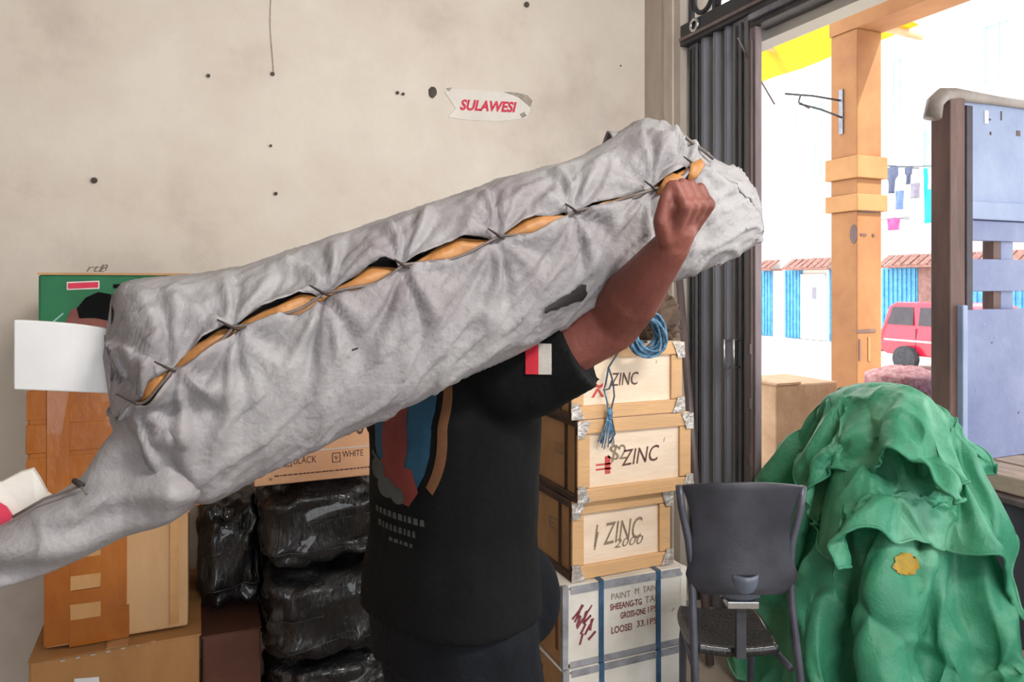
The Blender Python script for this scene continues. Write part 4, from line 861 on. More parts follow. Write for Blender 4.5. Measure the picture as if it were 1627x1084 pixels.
5,13,22,27,28,25,27,27,21,9,16,21,24,24,15,4,-2,-2,-1,2,5,7,11,17,10,4,1,3,7,12,18,22,22,17,13,20,22,26,30,34,21,-5,-13,-10,-3,2,14,23,21,5,-8,-5,9,-1,-4,7,17,17,19,15,9,5,6,5,5,10,17,23,28,26,27,25,22,14,25,26,26,24,18,5,-4,-7,-4,
1,4,4,2,5,14,10,3,3,7,9,16,21,21,18,17,23,23,25,29,30,21,1,-14,-13,-6,5,13,18,17,9,-4,-12,2,11,7,5,17,18,20,15,4,3,5,5,6,8,13,19,27,26,26,24,20,20,26,31,29,26,20,7,-4,-10,-8,-2,2,1,-2,-11,6,16,5,4,9,12,14,21,20,19,26,28,25,24,23,24,
17,5,-11,-13,-6,6,10,12,11,10,3,-14,1,9,10,15,20,20,20,14,-1,2,5,3,5,7,13,17,21,25,24,22,21,24,27,29,32,28,18,6,0,-7,-8,-4,-3,-7,-6,-17,-7,8,7,6,10,16,19,21,22,23,30,31,27,23,18,16,17,6,-7,-10,-6,4,6,12,13,13,1,-13,3,10,13,17,20,21,
18,17,0,-4,3,2,4,9,14,17,14,17,22,21,24,17,30,29,28,27,19,12,3,-2,-6,-7,-8,-11,-16,-13,-14,-3,4,6,10,17,20,22,21,26,34,33,29,20,12,11,17,16,-4,-8,-5,3,11,17,9,11,-2,-12,5,13,16,18,20,20,10,12,9,-3,-1,2,9,13,12,12,14,13,14,17,25,-2,
35,31,28,22,18,20,17,4,-5,-9,-12,-14,-15,-14,-17,-10,0,5,9,12,18,19,19,27,36,34,28,20,13,16,15,14,3,-4,-4,7,16,16,10,6,-5,-7,7,15,16,19,21,19,11,3,7,1,-3,8,15,14,11,7,9,14,13,11,15,-14,38,33,28,23,19,24,30,17,-2,-10,-15,-15,-15,-13,
-17,-15,-5,3,7,9,13,15,16,23,36,35,27,21,17,20,12,17,6,0,0,11,18,9,12,5,-4,-3,9,17,16,19,22,16,12,5,0,-2,2,12,17,16,13,5,6,14,15,10,7,-16,39,36,31,24,24,28,31,25,10,-10,-16,-17,-14,-13,-15,-17,-11,-3,4,6,10,13,15,21,33,34,28,23,23,
19,12,19,6,4,6,13,17,11,10,4,-3,1,10,18,17,19,20,14,10,5,-2,-3,7,15,18,18,13,5,8,15,16,10,6,-8,40,39,34,28,27,29,27,23,20,-2,-18,-17,-14,-13,-13,-17,-14,-10,-4,2,8,12,16,22,31,31,28,26,26,21,13,18,10,6,10,15,18,14,7,3,0,3,10,18,18,
18,19,14,7,-1,-3,3,13,16,19,18,12,6,12,17,16,8,5,8,40,42,37,28,28,26,22,19,21,12,-17,-18,-15,-14,-13,-16,-14,-13,-12,-5,4,12,19,24,36,27,23,27,26,23,14,16,17,8,15,17,17,14,6,5,2,3,10,17,18,18,16,14,5,-4,0,9,14,18,18,17,13,9,13,18,15,
7,2,18,39,43,37,29,26,23,16,18,20,17,-8,-18,-16,-15,-15,-16,-14,-13,-15,-11,0,12,21,29,41,27,15,18,26,24,16,16,18,14,18,18,17,16,5,5,4,4,11,16,20,17,13,10,1,-2,6,13,15,17,18,15,12,8,14,19,18,6,2,15,39,41,35,27,24,21,19,19,19,16,-2,
-14,-17,-17,-14,-16,-14,-13,-16,-12,-2,10,21,29,42,28,14,11,20,24,19,17,19,21,22,16,4,12,17,7,5,8,15,18,21,16,9,1,-1,4,12,16,16,16,16,7,9,14,19,21,18,7,5,13,39,39,31,22,20,20,19,19,20,16,7,-8,-15,-17,-16,-15,-15,-15,-14,-10,-3,7,17,
26,37,31,19,13,14,17,19,19,21,24,27,24,3,-1,9,17,4,15,19,20,20,12,0,2,4,11,16,17,16,15,9,5,11,16,22,21,14,13,11,15,39,33,24,16,14,19,20,21,20,20,14,2,-12,-17,-16,-15,-14,-15,-14,-8,-1,5,11,20,33,33,26,19,12,6,10,16,22,27,33,28,9,1,
-1,13,15,18,20,21,15,6,2,4,10,14,16,18,15,13,7,6,10,16,19,18,20,17,14,20,34,26,18,11,10,16,20,22,20,21,21,11,-4,-13,-15,-15,-14,-13,-12,-6,-1,4,7,16,28,34,31,21,15,5,-2,4,17,29,37,33,10,7,5,16,15,18,20,17,10,6,4,8,10,15,16,16,15,12,
10,8,8,12,17,18,21,20,17,18,26,20,12,10,10,15,18,19,19,22,23,17,5,-4,-9,-15,-13,-13,-10,-4,2,4,5,15,26,33,28,16,14,12,0,-5,4,26,40,34,12,9,16,18,16,17,20,14,8,5,6,9,12,13,16,16,14,14,12,8,7,11,14,19,20,20,17,15,17,13,10,11,11,14,13,
18,19,22,24,17,10,5,0,-9,-10,-12,-10,-3,3,5,5,14,23,32,24,7,12,17,8,-4,-4,19,40,33,17,14,17,17,12,19,20,14,11,7,7,8,11,13,15,15,15,14,14,9,8,11,15,18,17,16,15,8,21,14,10,7,6,14,16,7,20,22,24,18,8,5,12,0,-7,-10,-11,-4,4,6,4,11,21,29,
17,7,17,20,16,-3,-4,16,35,29,19,17,16,13,11,20,20,18,16,8,7,8,10,12,14,15,15,15,14,11,10,12,14,16,13,12,12,13,18,15,15,9,7,9,11,13,6,23,24,17,4,3,14,17,-2,-10,-13,-4,2,6,5,9,17,21,20,19,20,19,23,-2,-4,13,27,26,20,18,13,8,12,19,20,24,
21,11,8,7,9,12,13,15,16,15,15,12,9,11,12,12,10,10,10,23,10,12,14,13,12,10,8,6,13,15,20,13,2,5,17,20,7,-6,-11,-6,1,5,6,5,16,21,21,22,22,22,22,3,-5,6,21,24,21,20,8,5,12,20,20,29,25,12,11,9,9,10,12,16,14,13,13,12,9,11,11,10,8,8,8,23,5,
9,12,14,13,13,11,9,12,12,7,7,4,5,17,20,12,4,-4,-6,0,4,6,3,13,19,20,21,23,23,23,9,-2,-1,15,23,22,21,2,5,13,20,21,31,26,15,14,14,11,11,13,10,7,10,14,11,8,11,11,10,8,6,8,19,4,8,11,12,12,14,16,10,17,9,3,3,6,2,5,19,16,10,3,0,-1,4,5,4,11,
16,18,20,22,22,23,15,3,-2,11,20,20,20,1,6,15,18,21,30,23,17,18,17,15,14,8,3,6,12,14,10,5,8,12,11,9,8,13,22,2,6,9,10,12,9,18,14,18,8,5,5,4,5,3,8,17,9,6,4,3,4,5,8,10,13,17,20,21,20,21,18,9,-1,9,18,17,17,3,10,14,14,23,26,20,17,19,16,17,
16,6,3,9,12,12,8,6,7,11,11,12,13,15,21,2,4,7,8,10,12,13,8,15,12,8,8,10,6,8,10,10,7,5,3,4,2,9,13,11,10,17,19,19,18,18,18,12,3,9,15,15,14,9,12,13,11,24,22,17,17,16,14,17,16,10,8,11,10,9,7,8,9,12,13,13,12,10,24,3,4,6,7,10,13,12,1,6,9,
8,12,14,13,9,11,15,7,1,2,0,1,5,9,16,16,15,17,17,14,17,22,16,4,10,14,12,13,15,13,14,13,21,18,15,13,13,15,19,17,14,11,9,7,9,6,13,13,12,11,8,4,5,26,5,6,5,8,9,12,8,0,0,4,8,12,15,15,10,11,15,13,3,1,-3,-2,4,7,13,16,15,16,14,12,14,22,21,16,
8,11,12,14,17,16,18,17,18,16,10,12,13,16,19,15,11,13,10,7,8,11,14,12,7,2,-3,-1,7,23,11,9,7,7,9,9,6,-1,-2,3,8,11,11,11,11,13,14,13,8,3,-1,-1,3,9,8,7,10,14,16,13,16,20,22,16,10,11,13,14,18,20,23,23,19,13,10,10,12,13,12,8,11,13,13,12,
9,10,14,10,3,-5,-9,-6,8,20,14,13,10,8,8,8,6,0,-1,3,9,10,10,9,11,13,14,12,7,3,2,2,5,-1,-2,2,11,11,14,15,16,22,21,16,12,12,14,16,19,23,29,26,22,14,7,7,7,8,9,10,11,13,13,12,4,9,18,15,7,-5,-15,-15,-3,19,15,15,12,10,9,9,6,2,1,3,8,11,11,
8,9,10,12,13,10,6,4,1,-6,-3,-2,-4,0,16,12,15,18,22,19,17,16,14,15,17,17,22,29,26,17,17,14,9,9,8,8,8,9,11,13,11,5,10,16,15,11,2,-13,-19,-16,19,15,14,14,11,11,10,7,6,2,3,7,11,11,8,6,10,10,14,12,8,3,-2,-7,-7,-4,-7,-5,13,17,16,19,18,18,
18,18,15,17,18,14,23,27,23,17,13,15,17,13,9,7,8,7,9,12,11,10,8,8,10,15,10,-1,-14,-20,18,14,14,14,13,12,11,10,7,3,2,7,11,11,6,6,8,8,17,13,9,2,-2,-7,-9,-7,-11,-6,13,19,18,19,16,15,18,18,18,20,17,17,22,22,21,17,14,14,16,12,8,7,7,6,9,11,
13,14,4,-1,5,18,21,13,-2,-17,16,14,13,14,14,14,14,12,6,0,3,11,9,7,6,6,6,1,14,14,12,7,1,-4,-9,-10,-12,-6,15,20,18,18,16,13,17,19,21,21,18,21,18,15,16,13,12,11,11,8,6,7,8,8,10,12,14,14,12,-1,2,19,26,22,9,-8,16,13,12,12,16,20,16,12,-1,
-11,3,14,15,10,8,3,7,-3,1,7,11,13,10,2,-10,-15,-8,3,21,21,18,15,14,14,18,19,21,21,20,17,12,13,11,2,4,6,7,7,6,8,10,11,13,15,13,12,19,14,7,15,23,23,16,1,22,14,11,11,15,21,16,7,-16,-13,2,9,14,12,13,14,12,1,-5,-6,1,11,14,10,-7,-15,0,14,
23,23,18,14,10,17,17,16,18,19,19,15,10,12,10,-1,-1,1,3,13,12,-6,1,12,16,17,14,13,20,22,19,17,16,19,17,7,28,17,12,12,14,13,9,0,-19,-16,-2,7,10,11,13,18,21,13,-3,-11,-10,0,7,12,6,-10,9,18,23,24,20,14,12,17,11,13,20,18,12,17,12,12,8,0,
1,2,-4,16,12,-10,-14,1,16,16,14,15,22,26,23,18,16,17,14,6,30,17,12,11,11,5,3,-5,-18,-14,-4,7,7,5,6,15,24,22,6,-8,-11,-5,-1,1,8,12,16,17,22,25,24,15,16,12,9,13,18,17,12,6,18,13,9,0,0,-2,-2,18,6,-13,-18,-9,7,13,13,13,22,28,25,20,18,18,
15,5,29,13,11,9,5,2,-1,-7,-12,-11,-4,5,6,3,3,9,19,19,10,-7,-5,3,5,5,9,13,14,17,21,25,22,16,17,13,8,7,9,19,15,8,16,12,10,2,-3,-3,0,13,2,-14,-15,-13,-3,5,8,11,18,26,26,21,19,19,18,9,25,11,7,3,0,0,-1,-3,-6,-8,-3,2,4,4,2,4,11,13,10,-1,
6,9,11,8,7,11,15,17,20,21,20,12,15,12,5,10,7,15,16,14,10,10,11,9,0,-2,0,1,0,-10,-9,-11,-11,-5,3,7,12,21,23,21,17,18,18,12,20,8,2,-1,-2,0,2,0,-3,-4,-1,1,2,3,2,2,7,12,10,6,8,10,11,10,5,10,15,17,17,19,20,10,11,14,8,6,8,10,13,11,10,9,8,
13,13,5,-1,-3,-5,-4,-4,-9,-15,-10,-1,3,2,12,17,19,14,15,15,9,13,6,0,0,1,3,3,2,-1,-1,0,0,0,0,2,3,9,10,7,4,7,11,11,10,5,10,13,15,14,18,21,13,2,17,10,8,5,6,12,17,13,11,6,5,9,15,7,0,-5,-3,-4,-9,-15,-9,0,1,-3,-3,7,12,12,10,8,4,10,5,4,5,
5,3,3,2,2,0,-1,-1,-2,-1,2,4,7,5,4,5,9,10,10,8,9,12,11,9,11,19,21,16,-4,10,12,12,7,0,12,19,18,13,9,7,4,9,11,10,0,-3,-4,-9,-12,-6,0,2,-5,-7,-5,-3,0,5,6,0,11,7,9,8,7,3,0,0,1,2,-1,-1,0,-1,1,2,1,2,4,9,13,10,7,9,15,16,9,2,7,16,20,18,2,-4,
8,12,7,1,13,18,17,12,10,10,14,14,9,9,1,1,-3,-6,-7,-4,-1,0,-6,-8,-10,-13,-15,-8,1,4,19,8,9,7,4,3,-3,-5,-1,0,2,1,0,1,-1,-3,-1,3,9,15,17,12,7,12,20,19,7,-2,3,8,17,20,11,-11,-6,5,5,10,16,15,14,7,11,14,18,17,8,-10,15,11,6,0,-3,-5,-4,-4,
-6,-8,-11,-17,-18,-20,-8,0,29,2,2,0,3,3,-5,-7,-4,-1,2,1,0,-1,-2,1,3,6,13,19,20,13,11,15,20,10,-8,1,11,9,14,18,14,-6,-13,-9,7,14,15,13,12,7,8,15,19,17,4,-12,10,19,21,12,0,-5,-7,-6,-8,-8,-10,-17,-25,-21,-16,-10,15,-3,-4,0,3,2,-6,-5,-2,
-1,2,1,1,-1,0,4,5,9,15,20,20,15,14,15,12,-3,-7,9,11,9,14,17,14,-3,-14,-14,1,12,15,14,12,8,9,14,17,15,-1,-12,2,21,29,26,9,-2,-7,-9,-10,-8,-8,-15,-24,-26,-18,-16,0,-3,-4,1,4,1,-3,-2,1,3,2,2,3,1,2,2,5,11,17,20,20,16,15,9,3,-8,-2,10,11,
11,15,20,11,-3,-14,-15,-8,8,13,14,12,9,12,15,16,13,3,-9,-2,15,30,33,21,4,-5,-9,-12,-8,-8,-15,-26,-27,-22,-18,1,-1,0,2,3,3,0,0,4,4,3,2,3,2,2,2,6,12,18,20,19,16,12,3,-3,-7,0,11,12,12,18,22,9,-4,-13,-15,-10,-6,3,13,13,12,11,14,18,18,13,
1,2,11,23,31,28,14,1,-6,-14,-10,-10,-20,-31,-30,-25,-21,14,0,2,2,1,5,2,-1,-1,6,5,2,3,0,4,3,5,14,18,20,19,16,6,-3,-5,-5,4,12,13,14,19,23,7,-5,-11,-14,-12,-8,-9,1,11,14,8,10,19,25,27,18,8,10,19,25,26,22,10,-1,-12,-12,-15,-25,-36,-34,
-28,-25,25,-1,0,-1,-3,2,4,2,-3,0,2,6,3,4,-1,6,7,15,18,20,19,14,2,-7,-5,-1,9,12,14,15,20,19,3,-5,-8,-11,-11,-10,-10,-8,-3,10,8,6,19,32,37,32,18,15,17,21,21,20,14,5,-9,-13,-18,-28,-36,-37,-31,-29,28,-2,-5,-7,-8,-1,3,-1,0,4,3,7,5,-3,3,
5,11,15,17,19,18,10,-1,-7,-3,5,12,14,16,15,17,13,-2,-7,-3,-5,-8,-9,-11,-10,-11,-7,7,11,15,33,39,37,27,24,20,16,15,14,13,8,-5,-14,-20,-28,-33,-34,-32,-29,27,-4,-10,-12,-8,-2,0,1,1,4,5,6,5,-2,1,9,10,13,16,19,16,5,-4,-5,1,10,15,18,16,
16,13,7,-9,-12,-1,2,-2,-5,-10,-14,-14,-11,-7,10,18,29,32,32,31,33,24,14,10,10,11,9,-3,-15,-21,-27,-31,-30,-28,-26,25,-5,-11,-12,-9,-3,-1,0,0,6,6,5,1,0,5,10,9,11,15,17,13,0,-6,-5,8,17,17,18,17,15,10,2,-13,-15,-4,4,2,-2,-6,-15,-15,-14,
-9,4,12,22,24,23,31,37,28,16,8,9,11,10,-4,-18,-25,-29,-31,-28,-24,-20,21,-4,-9,-11,-8,-4,-3,-2,2,5,5,4,3,3,8,9,8,10,14,15,8,-3,-10,-4,13,20,21,19,17,13,9,-2,-15,-16,-5,1,1,-2,-2,-10,-17,-16,-10,-3,5,13,18,18,26,38,32,19,11,12,15,9,
-8,-26,-34,-37,-33,-25,-17,-12,21,-3,-7,-7,-8,-6,-5,-3,2,4,4,5,5,8,9,8,8,10,12,10,2,-7,-11,-2,16,22,22,20,17,14,6,-6,-19,-15,-5,0,-3,-4,0,-1,-14,-15,-11,-7,-2,1,12,19,21,36,32,22,15,16,15,4,-14,-32,-42,-41,-35,-23,-13,-8,21,-1,-4,-5,
-8,-8,-7,-3,0,3,5,7,9,11,11,8,7,8,7,2,-4,-8,-7,0,16,21,21,21,19,15,4,-14,-26,-14,-2,-1,-6,-7,2,10,-6,-14,-12,-9,-9,-6,8,22,20,35,29,21,18,16,10,-6,-20,-35,-39,-38,-31,-20,-15,-12,24,-6,0,-1,-7,-9,-7,-5,-1,2,7,10,12,13,11,8,5,2,-1,-4,
-5,-4,-4,3,12,19,20,23,22,15,-2,-23,-30,-15,-2,0,-7,-7,4,19,2,-14,-16,-14,-14,-6,11,26,22,33,25,19,17,12,0,-16,-26,-31,-29,-25,-22,-17,-15,-15,17,-1,0,3,-7,-8,-7,-5,-4,1,7,13,13,12,9,6,1,-2,-4,-5,-3,-1,0,3,9,17,22,24,23,13,-10,-29,
-31,-17,-5,0,-4,-1,10,23,3,-17,-22,-17,-14,-7,13,31,29,27,23,18,15,6,-11,-24,-27,-22,-16,-14,-16,-17,-16,-14,-2,17,7,-1,-4,-5,-6,-6,-5,-1,6,13,12,7,6,3,-1,-1,-3,-5,-2,2,4,5,8,15,22,22,23,10,-14,-31,-30,-20,-9,-1,3,9,17,19,1,-20,-24,
-20,-16,-11,12,34,29,27,24,18,16,2,-18,-28,-22,-11,-9,-11,-15,-17,-16,-14,-6,20,21,6,0,-4,-6,-7,-7,-3,6,13,7,4,2,1,-2,1,-1,-5,0,7,8,7,8,12,21,20,20,11,-14,-30,-27,-24,-14,0,11,16,15,10,-1,-19,-22,-20,-18,-17,5,32,30,26,23,19,18,1,-16,
-23,-13,-6,-8,-11,-15,-17,-16,-15,60,-19,-22,-15,-2,5,22,21,1,-6,-7,-6,-1,-2,-7,-6,-2,7,20,30,32,25,5,4,5,-4,-8,-10,-10,-8,0,14,28,19,5,-9,-9,-3,1,6,5,2,4,5,8,15,16,10,7,-5,-15,-25,-29,-25,-29,-39,-40,-15,0,4,1,-3,-1,7,2,-25,-22,-13,
1,9,20,16,-3,-7,-4,-3,2,-5,-19,-7,4,16,27,31,32,37,17,5,8,-4,-9,-8,-5,-3,1,9,20,16,4,-7,-3,-2,1,5,7,3,2,3,9,13,12,6,7,-4,-21,-29,-31,-27,-31,-40,-41,-22,-7,-1,4,-4,-2,12,7,-31,-24,-12,1,10,16,9,-11,-10,-1,7,-2,-2,-14,0,19,37,33,22,
21,28,22,15,1,3,-7,-6,-4,-1,2,5,16,14,2,-2,2,1,-2,0,10,6,3,3,10,9,3,-1,5,-2,-19,-30,-31,-30,-36,-41,-41,-26,-12,0,6,-3,-3,12,11,-36,-27,-14,0,8,12,3,-14,-8,2,1,5,-4,2,15,33,44,34,24,16,9,16,23,7,-2,0,-3,-4,1,3,3,13,12,0,3,5,2,-4,-3,
8,10,3,4,11,5,-5,-7,2,0,-18,-29,-31,-32,-38,-42,-40,-28,-12,6,10,-3,-8,6,12,-35,-31,-18,-2,4,7,3,-9,1,4,-13,21,6,-3,19,34,42,37,29,20,12,13,11,9,-4,5,2,-3,4,4,3,8,13,2,3,5,0,-5,-5,3,11,2,5,12,5,-7,-7,-1,-4,-20,-29,-31,-31,-35,-40,-38,
-31,-11,10,10,-8,-14,-1,7,-26,-33,-24,-7,2,2,1,1,8,-4,-13,23,19,1,14,27,39,40,35,26,18,14,13,1,-7,12,3,-1,7,5,4,6,9,5,2,2,-2,-6,-5,0,6,6,6,2,10,1,-7,-5,-9,-22,-28,-30,-29,-33,-37,-39,-33,-15,8,2,-16,-19,-1,-4,-15,-26,-28,-16,2,-4,0,
4,14,-6,-15,19,30,17,13,21,35,42,37,30,23,18,-3,16,-9,11,8,7,4,4,3,5,7,6,1,0,-3,-6,-5,0,6,10,0,-3,-5,-6,7,-12,-2,-19,-26,-27,-30,-32,-38,-40,-36,-24,-3,-6,-21,-17,7,-13,-14,-7,-21,-24,-4,-6,9,-6,14,-5,-11,19,35,30,20,19,37,42,36,27,
24,15,5,3,11,10,9,5,3,3,3,3,7,7,2,-3,-4,-5,-2,1,9,12,-1,-9,-13,-15,-14,-6,3,-11,-22,-26,-29,-35,-40,-43,-36,-30,-17,-12,-20,-10,14,-12,-12,-9,0,-20,-24,4,2,-4,7,-4,-4,28,44,39,32,24,38,40,32,22,19,13,8,13,18,15,9,1,-5,-2,1,5,6,8,4,
-1,-5,-7,-3,1,13,14,0,-12,-20,-23,-22,-17,-7,1,-19,-18,-31,-37,-41,-44,-36,-29,-25,-22,-15,-9,11,-9,-9,-6,-10,0,-10,-15,-7,-2,2,1,9,32,52,45,45,34,37,35,28,19,16,13,13,15,23,20,9,-4,-14,-10,2,11,8,9,6,1,-9,-18,2,2,15,16,0,-12,-20,-25,
-25,-20,-12,-13,-11,-23,-32,-36,-39,-43,-37,-30,-22,-21,-20,-17,-6,-11,-4,-3,0,-3,1,-1,-16,-17,-3,9,23,37,49,45,50,44,38,32,25,20,16,14,13,13,21,24,9,-6,-15,-6,2,13,9,9,8,-2,-19,-15,2,7,16,15,-1,-14,-17,-20,-26,-30,-21,-13,-21,-26,
-32,-35,-36,-41,-37,-28,-22,-18,-18,-20,-23,-5,-2,-1,0,0,2,5,-2,-20,-9,15,35,40,43,41,47,49,41,31,24,22,18,15,14,13,16,20,12,-5,-9,1,6,12,7,8,6,-8,-21,-6,2,8,16,12,-4,-15,-13,-19,-28,-37,-29,-22,-21,-30,-33,-34,-31,-39,-40,-25,-19,
-18,-21,-18,-23,20,-7,-5,-2,0,2,2,1,-4,-10,18,42,41,39,38,45,48,43,32,25,22,18,16,15,14,14,15,13,-1,0,7,12,6,6,5,3,-9,-16,-4,6,9,14,10,-5,-15,-17,-22,-33,-40,-35,-29,-28,-30,-31,-29,-28,-35,-39,-25,-18,-19,-21,-22,-24,36,-6,-7,-6,-3,
-4,-1,-3,0,3,12,45,42,37,38,44,48,41,33,26,24,18,16,13,15,15,12,11,6,8,13,14,5,2,4,2,-5,-9,-3,4,6,14,10,-3,-16,-23,-28,-34,-41,-41,-38,-33,-32,-25,-22,-24,-32,-35,-25,-23,-22,-23,-24,-26,14,0,-4,-5,-2,0,0,-4,0,3,1,44,43,39,40,46,48,
40,32,28,26,21,15,14,15,12,14,13,10,12,14,14,8,-1,0,0,1,1,0,0,1,11,10,-2,-19,-27,-31,-36,-39,-44,-42,-39,-30,-19,-17,-23,-31,-34,-29,-24,-25,-25,-25,-27,-9,1,-6,-6,-2,-4,2,18,10,1,1,37,44,41,44,47,48,40,32,30,30,23,17,16,13,1,11,23,
20,12,13,14,7,3,-5,-3,7,10,1,-1,0,4,5,-6,-21,-28,-30,-36,-40,-42,-42,-38,-28,-16,-19,-27,-33,-34,-28,-27,-27,-25,-23,-27,-9,-4,-9,-7,-1,0,2,9,15,16,18,37,45,43,45,46,47,39,34,31,32,26,23,19,11,-4,8,23,25,16,11,11,7,4,-5,-8,10,14,7,
11,-2,-2,-6,-15,-25,-28,-30,-36,-39,-40,-38,-34,-26,-19,-24,-33,-35,-31,-30,-31,-25,-19,-26,-27,-6,-9,-8,-2,5,7,9,13,13,14,25,42,50,46,44,43,42,35,32,33,32,30,27,21,13,-3,3,17,21,19,16,8,3,3,-1,-8,-1,23,24,2,5,-7,-13,-21,-28,-32,-33,
-34,-35,-37,-35,-30,-25,-26,-29,-35,-35,-33,-27,-34,-36,-31,-22,-18,-4,-8,-2,5,12,16,13,13,10,13,30,48,53,47,39,37,37,33,31,32,34,34,31,24,14,-1,-2,4,6,17,27,18,5,1,-2,-5,1,11,24,17,-4,-5,-15,-26,-32,-33,-33,-32,-36,-33,-31,-28,-29,
-29,-30,-34,-37,-35,-31,-34,-34,-24,-28,-28,-2,-3,6,13,16,20,17,12,8,15,34,51,51,42,34,32,35,33,32,33,37,38,36,29,14,-1,-7,-8,-8,1,22,36,23,8,-3,-5,0,12,13,10,-3,-3,-16,-25,-36,-34,-30,-31,-35,-32,-28,-29,-30,-31,-29,-31,-35,-37,-33,
-33,-30,-28,-28,-29,1,10,10,20,19,21,18,13,9,13,34,47,44,36,31,34,36,36,34,35,39,43,43,36,13,-3,-11,-12,-12,-9,-3,28,40,30,6,-6,-1,10,9,-4,-5,-4,-12,-29,-38,-33,-28,-28,-31,-29,-29,-30,-32,-31,-29,-31,-34,-36,-32,-30,-29,-29,-30,-30,
-5,30,20,23,24,22,18,18,9,11,28,36,38,34,30,33,37,39,38,36,41,46,48,43,14,-3,-14,-14,-12,-12,-15,5,42,49,24,-3,-2,3,-2,-8,-7,3,-12,-34,-41,-34,-27,-25,-27,-27,-29,-32,-34,-33,-31,-32,-33,-32,-28,-29,-30,-31,-32,-31,-4,26,32,32,32,30,
20,11,25,14,24,27,29,34,29,25,36,42,40,37,40,48,49,45,16,3,-11,-16,-12,-13,-11,-6,42,58,33,-1,-4,-6,-8,-9,3,8,-16,-41,-48,-38,-27,-25,-25,-26,-30,-34,-35,-35,-33,-32,-32,-28,-26,-28,-32,-34,-35,-33,-14,29,30,34,35,35,31,24,20,38,29,
23,23,29,26,21,26,43,41,37,38,46,48,40,23,13,0,-17,-14,-4,-6,-6,44,56,33,0,-7,-10,-9,1,10,8,-22,-50,-56,-44,-30,-25,-25,-27,-30,-36,-36,-36,-36,-33,-29,-27,-25,-27,-33,-37,-39,-37,-11,22,31,34,38,42,31,30,36,43,48,29,19,22,19,13,26,
41,42,37,37,45,44,35,27,16,1,-9,-7,-3,-6,2,42,52,34,4,-5,-9,-6,10,11,2,-30,-56,-59,-48,-32,-24,-26,-29,-34,-37,-34,-36,-39,-37,-30,-24,-22,-26,-32,-39,-45,-42,-14,21,29,33,39,46,44,32,42,54,54,39,20,16,17,10,22,40,40,38,37,45,43,33,
30,17,2,-5,-5,-3,-4,0,36,46,40,16,-1,-6,-4,16,11,-6,-37,-60,-57,-48,-36,-28,-25,-29,-33,-34,-31,-36,-43,-45,-34,-27,-21,-23,-32,-41,-46,-45,-5,26,28,30,38,47,48,45,47,51,52,40,24,15,17,22,19,36,40,36,36,43,42,35,29,21,8,-3,-6,-6,-5,
-1,26,43,46,28,6,-3,-4,16,9,-11,-42,-59,-52,-45,-37,-33,-29,-28,-28,-32,-31,-36,-42,-49,-44,-33,-27,-25,-31,-39,-42,-42,3,32,30,31,36,46,55,48,47,46,45,37,27,22,19,22,32,32,39,34,33,38,37,33,26,25,17,1,-8,-8,-4,3,22,39,49,35,11,1,-3,
13,3,-15,-43,-53,-48,-40,-34,-34,-36,-34,-31,-29,-30,-33,-35,-46,-51,-46,-35,-30,-33,-35,-36,-37,0,35,35,36,39,45,53,53,51,44,37,32,27,24,27,25,31,38,36,33,29,30,34,27,24,24,25,6,-7,-4,3,9,23,36,46,33,13,2,3,2,1,-16,-40,-46,-46,-37,
-31,-35,-39,-41,-34,-30,-30,-29,-31,-40,-53,-54,-43,-35,-34,-35,-33,-33,-10,37,39,42,45,45,51,54,52,48,34,28,27,28,29,35,33,32,35,34,25,26,29,35,28,18,18,11,0,4,9,13,24,34,41,25,11,4,0,-3,1,-16,-35,-39,-42,-36,-34,-38,-40,-41,-38,-32,
-29,-28,-29,-35,-49,-57,-49,-40,-37,-36,-34,-32,-18,31,40,49,53,49,51,59,54,45,32,26,30,32,33,39,38,33,30,33,22,24,32,26,34,28,15,11,4,7,12,19,29,31,27,22,10,3,1,-6,-2,-15,-33,-36,-37,-36,-37,-40,-41,-44,-43,-34,-22,-19,-25,-32,-47,
-60,-54,-46,-42,-38,-34,-30,-6,10,32,52,61,56,57,62,60,39,27,27,33,37,38,40,39,37,33,26,19,27,34,31,25,28,25,17,6,-1,4,17,37,38,24,16,9,5,2,-3,-9,-22,-32,-38,-35,-33,-36,-40,-42,-48,-47,-32,-18,-10,-16,-29,-45,-61,-60,-51,-44,-39,-35,
-30,1,2,20,47,62,58,60,65,62,39,25,27,35,40,40,39,38,35,30,27,28,32,36,34,34,31,23,17,11,-1,-1,14,34,38,24,13,8,4,3,-4,-10,-26,-36,-40,-33,-30,-32,-36,-40,-47,-44,-29,-17,-10,-16,-30,-44,-60,-66,-57,-45,-37,-34,-30,1,3,16,38,52,53,
57,63,65,45,27,28,38,43,38,36,36,36,31,31,33,35,32,22,36,40,39,27,11,4,2,14,31,37,22,8,11,3,-3,-10,-13,-26,-48,-53,-32,-16,-19,-27,-32,-40,-40,-30,-20,-17,-28,-34,-44,-56,-64,-62,-49,-37,-31,-27,2,6,14,28,41,45,56,63,65,50,30,32,40,
45,34,33,36,36,35,34,35,34,29,27,37,43,43,39,20,4,7,16,30,30,16,7,18,5,-10,-27,-9,-29,-49,-53,-41,-22,-7,-18,-27,-32,-32,-29,-27,-29,-35,-40,-44,-51,-57,-60,-54,-42,-33,-28,-2,9,13,21,32,43,58,65,63,50,33,37,42,45,33,29,35,42,36,37,
35,33,31,32,39,45,43,45,29,9,8,15,26,23,10,12,15,2,-23,-25,-13,-28,-37,-44,-42,-32,-20,-20,-26,-28,-27,-27,-29,-34,-39,-41,-47,-45,-50,-57,-54,-45,-37,-33,-1,9,14,17,29,46,63,68,58,45,35,39,43,41,38,25,40,49,39,39,35,33,29,31,40,49,
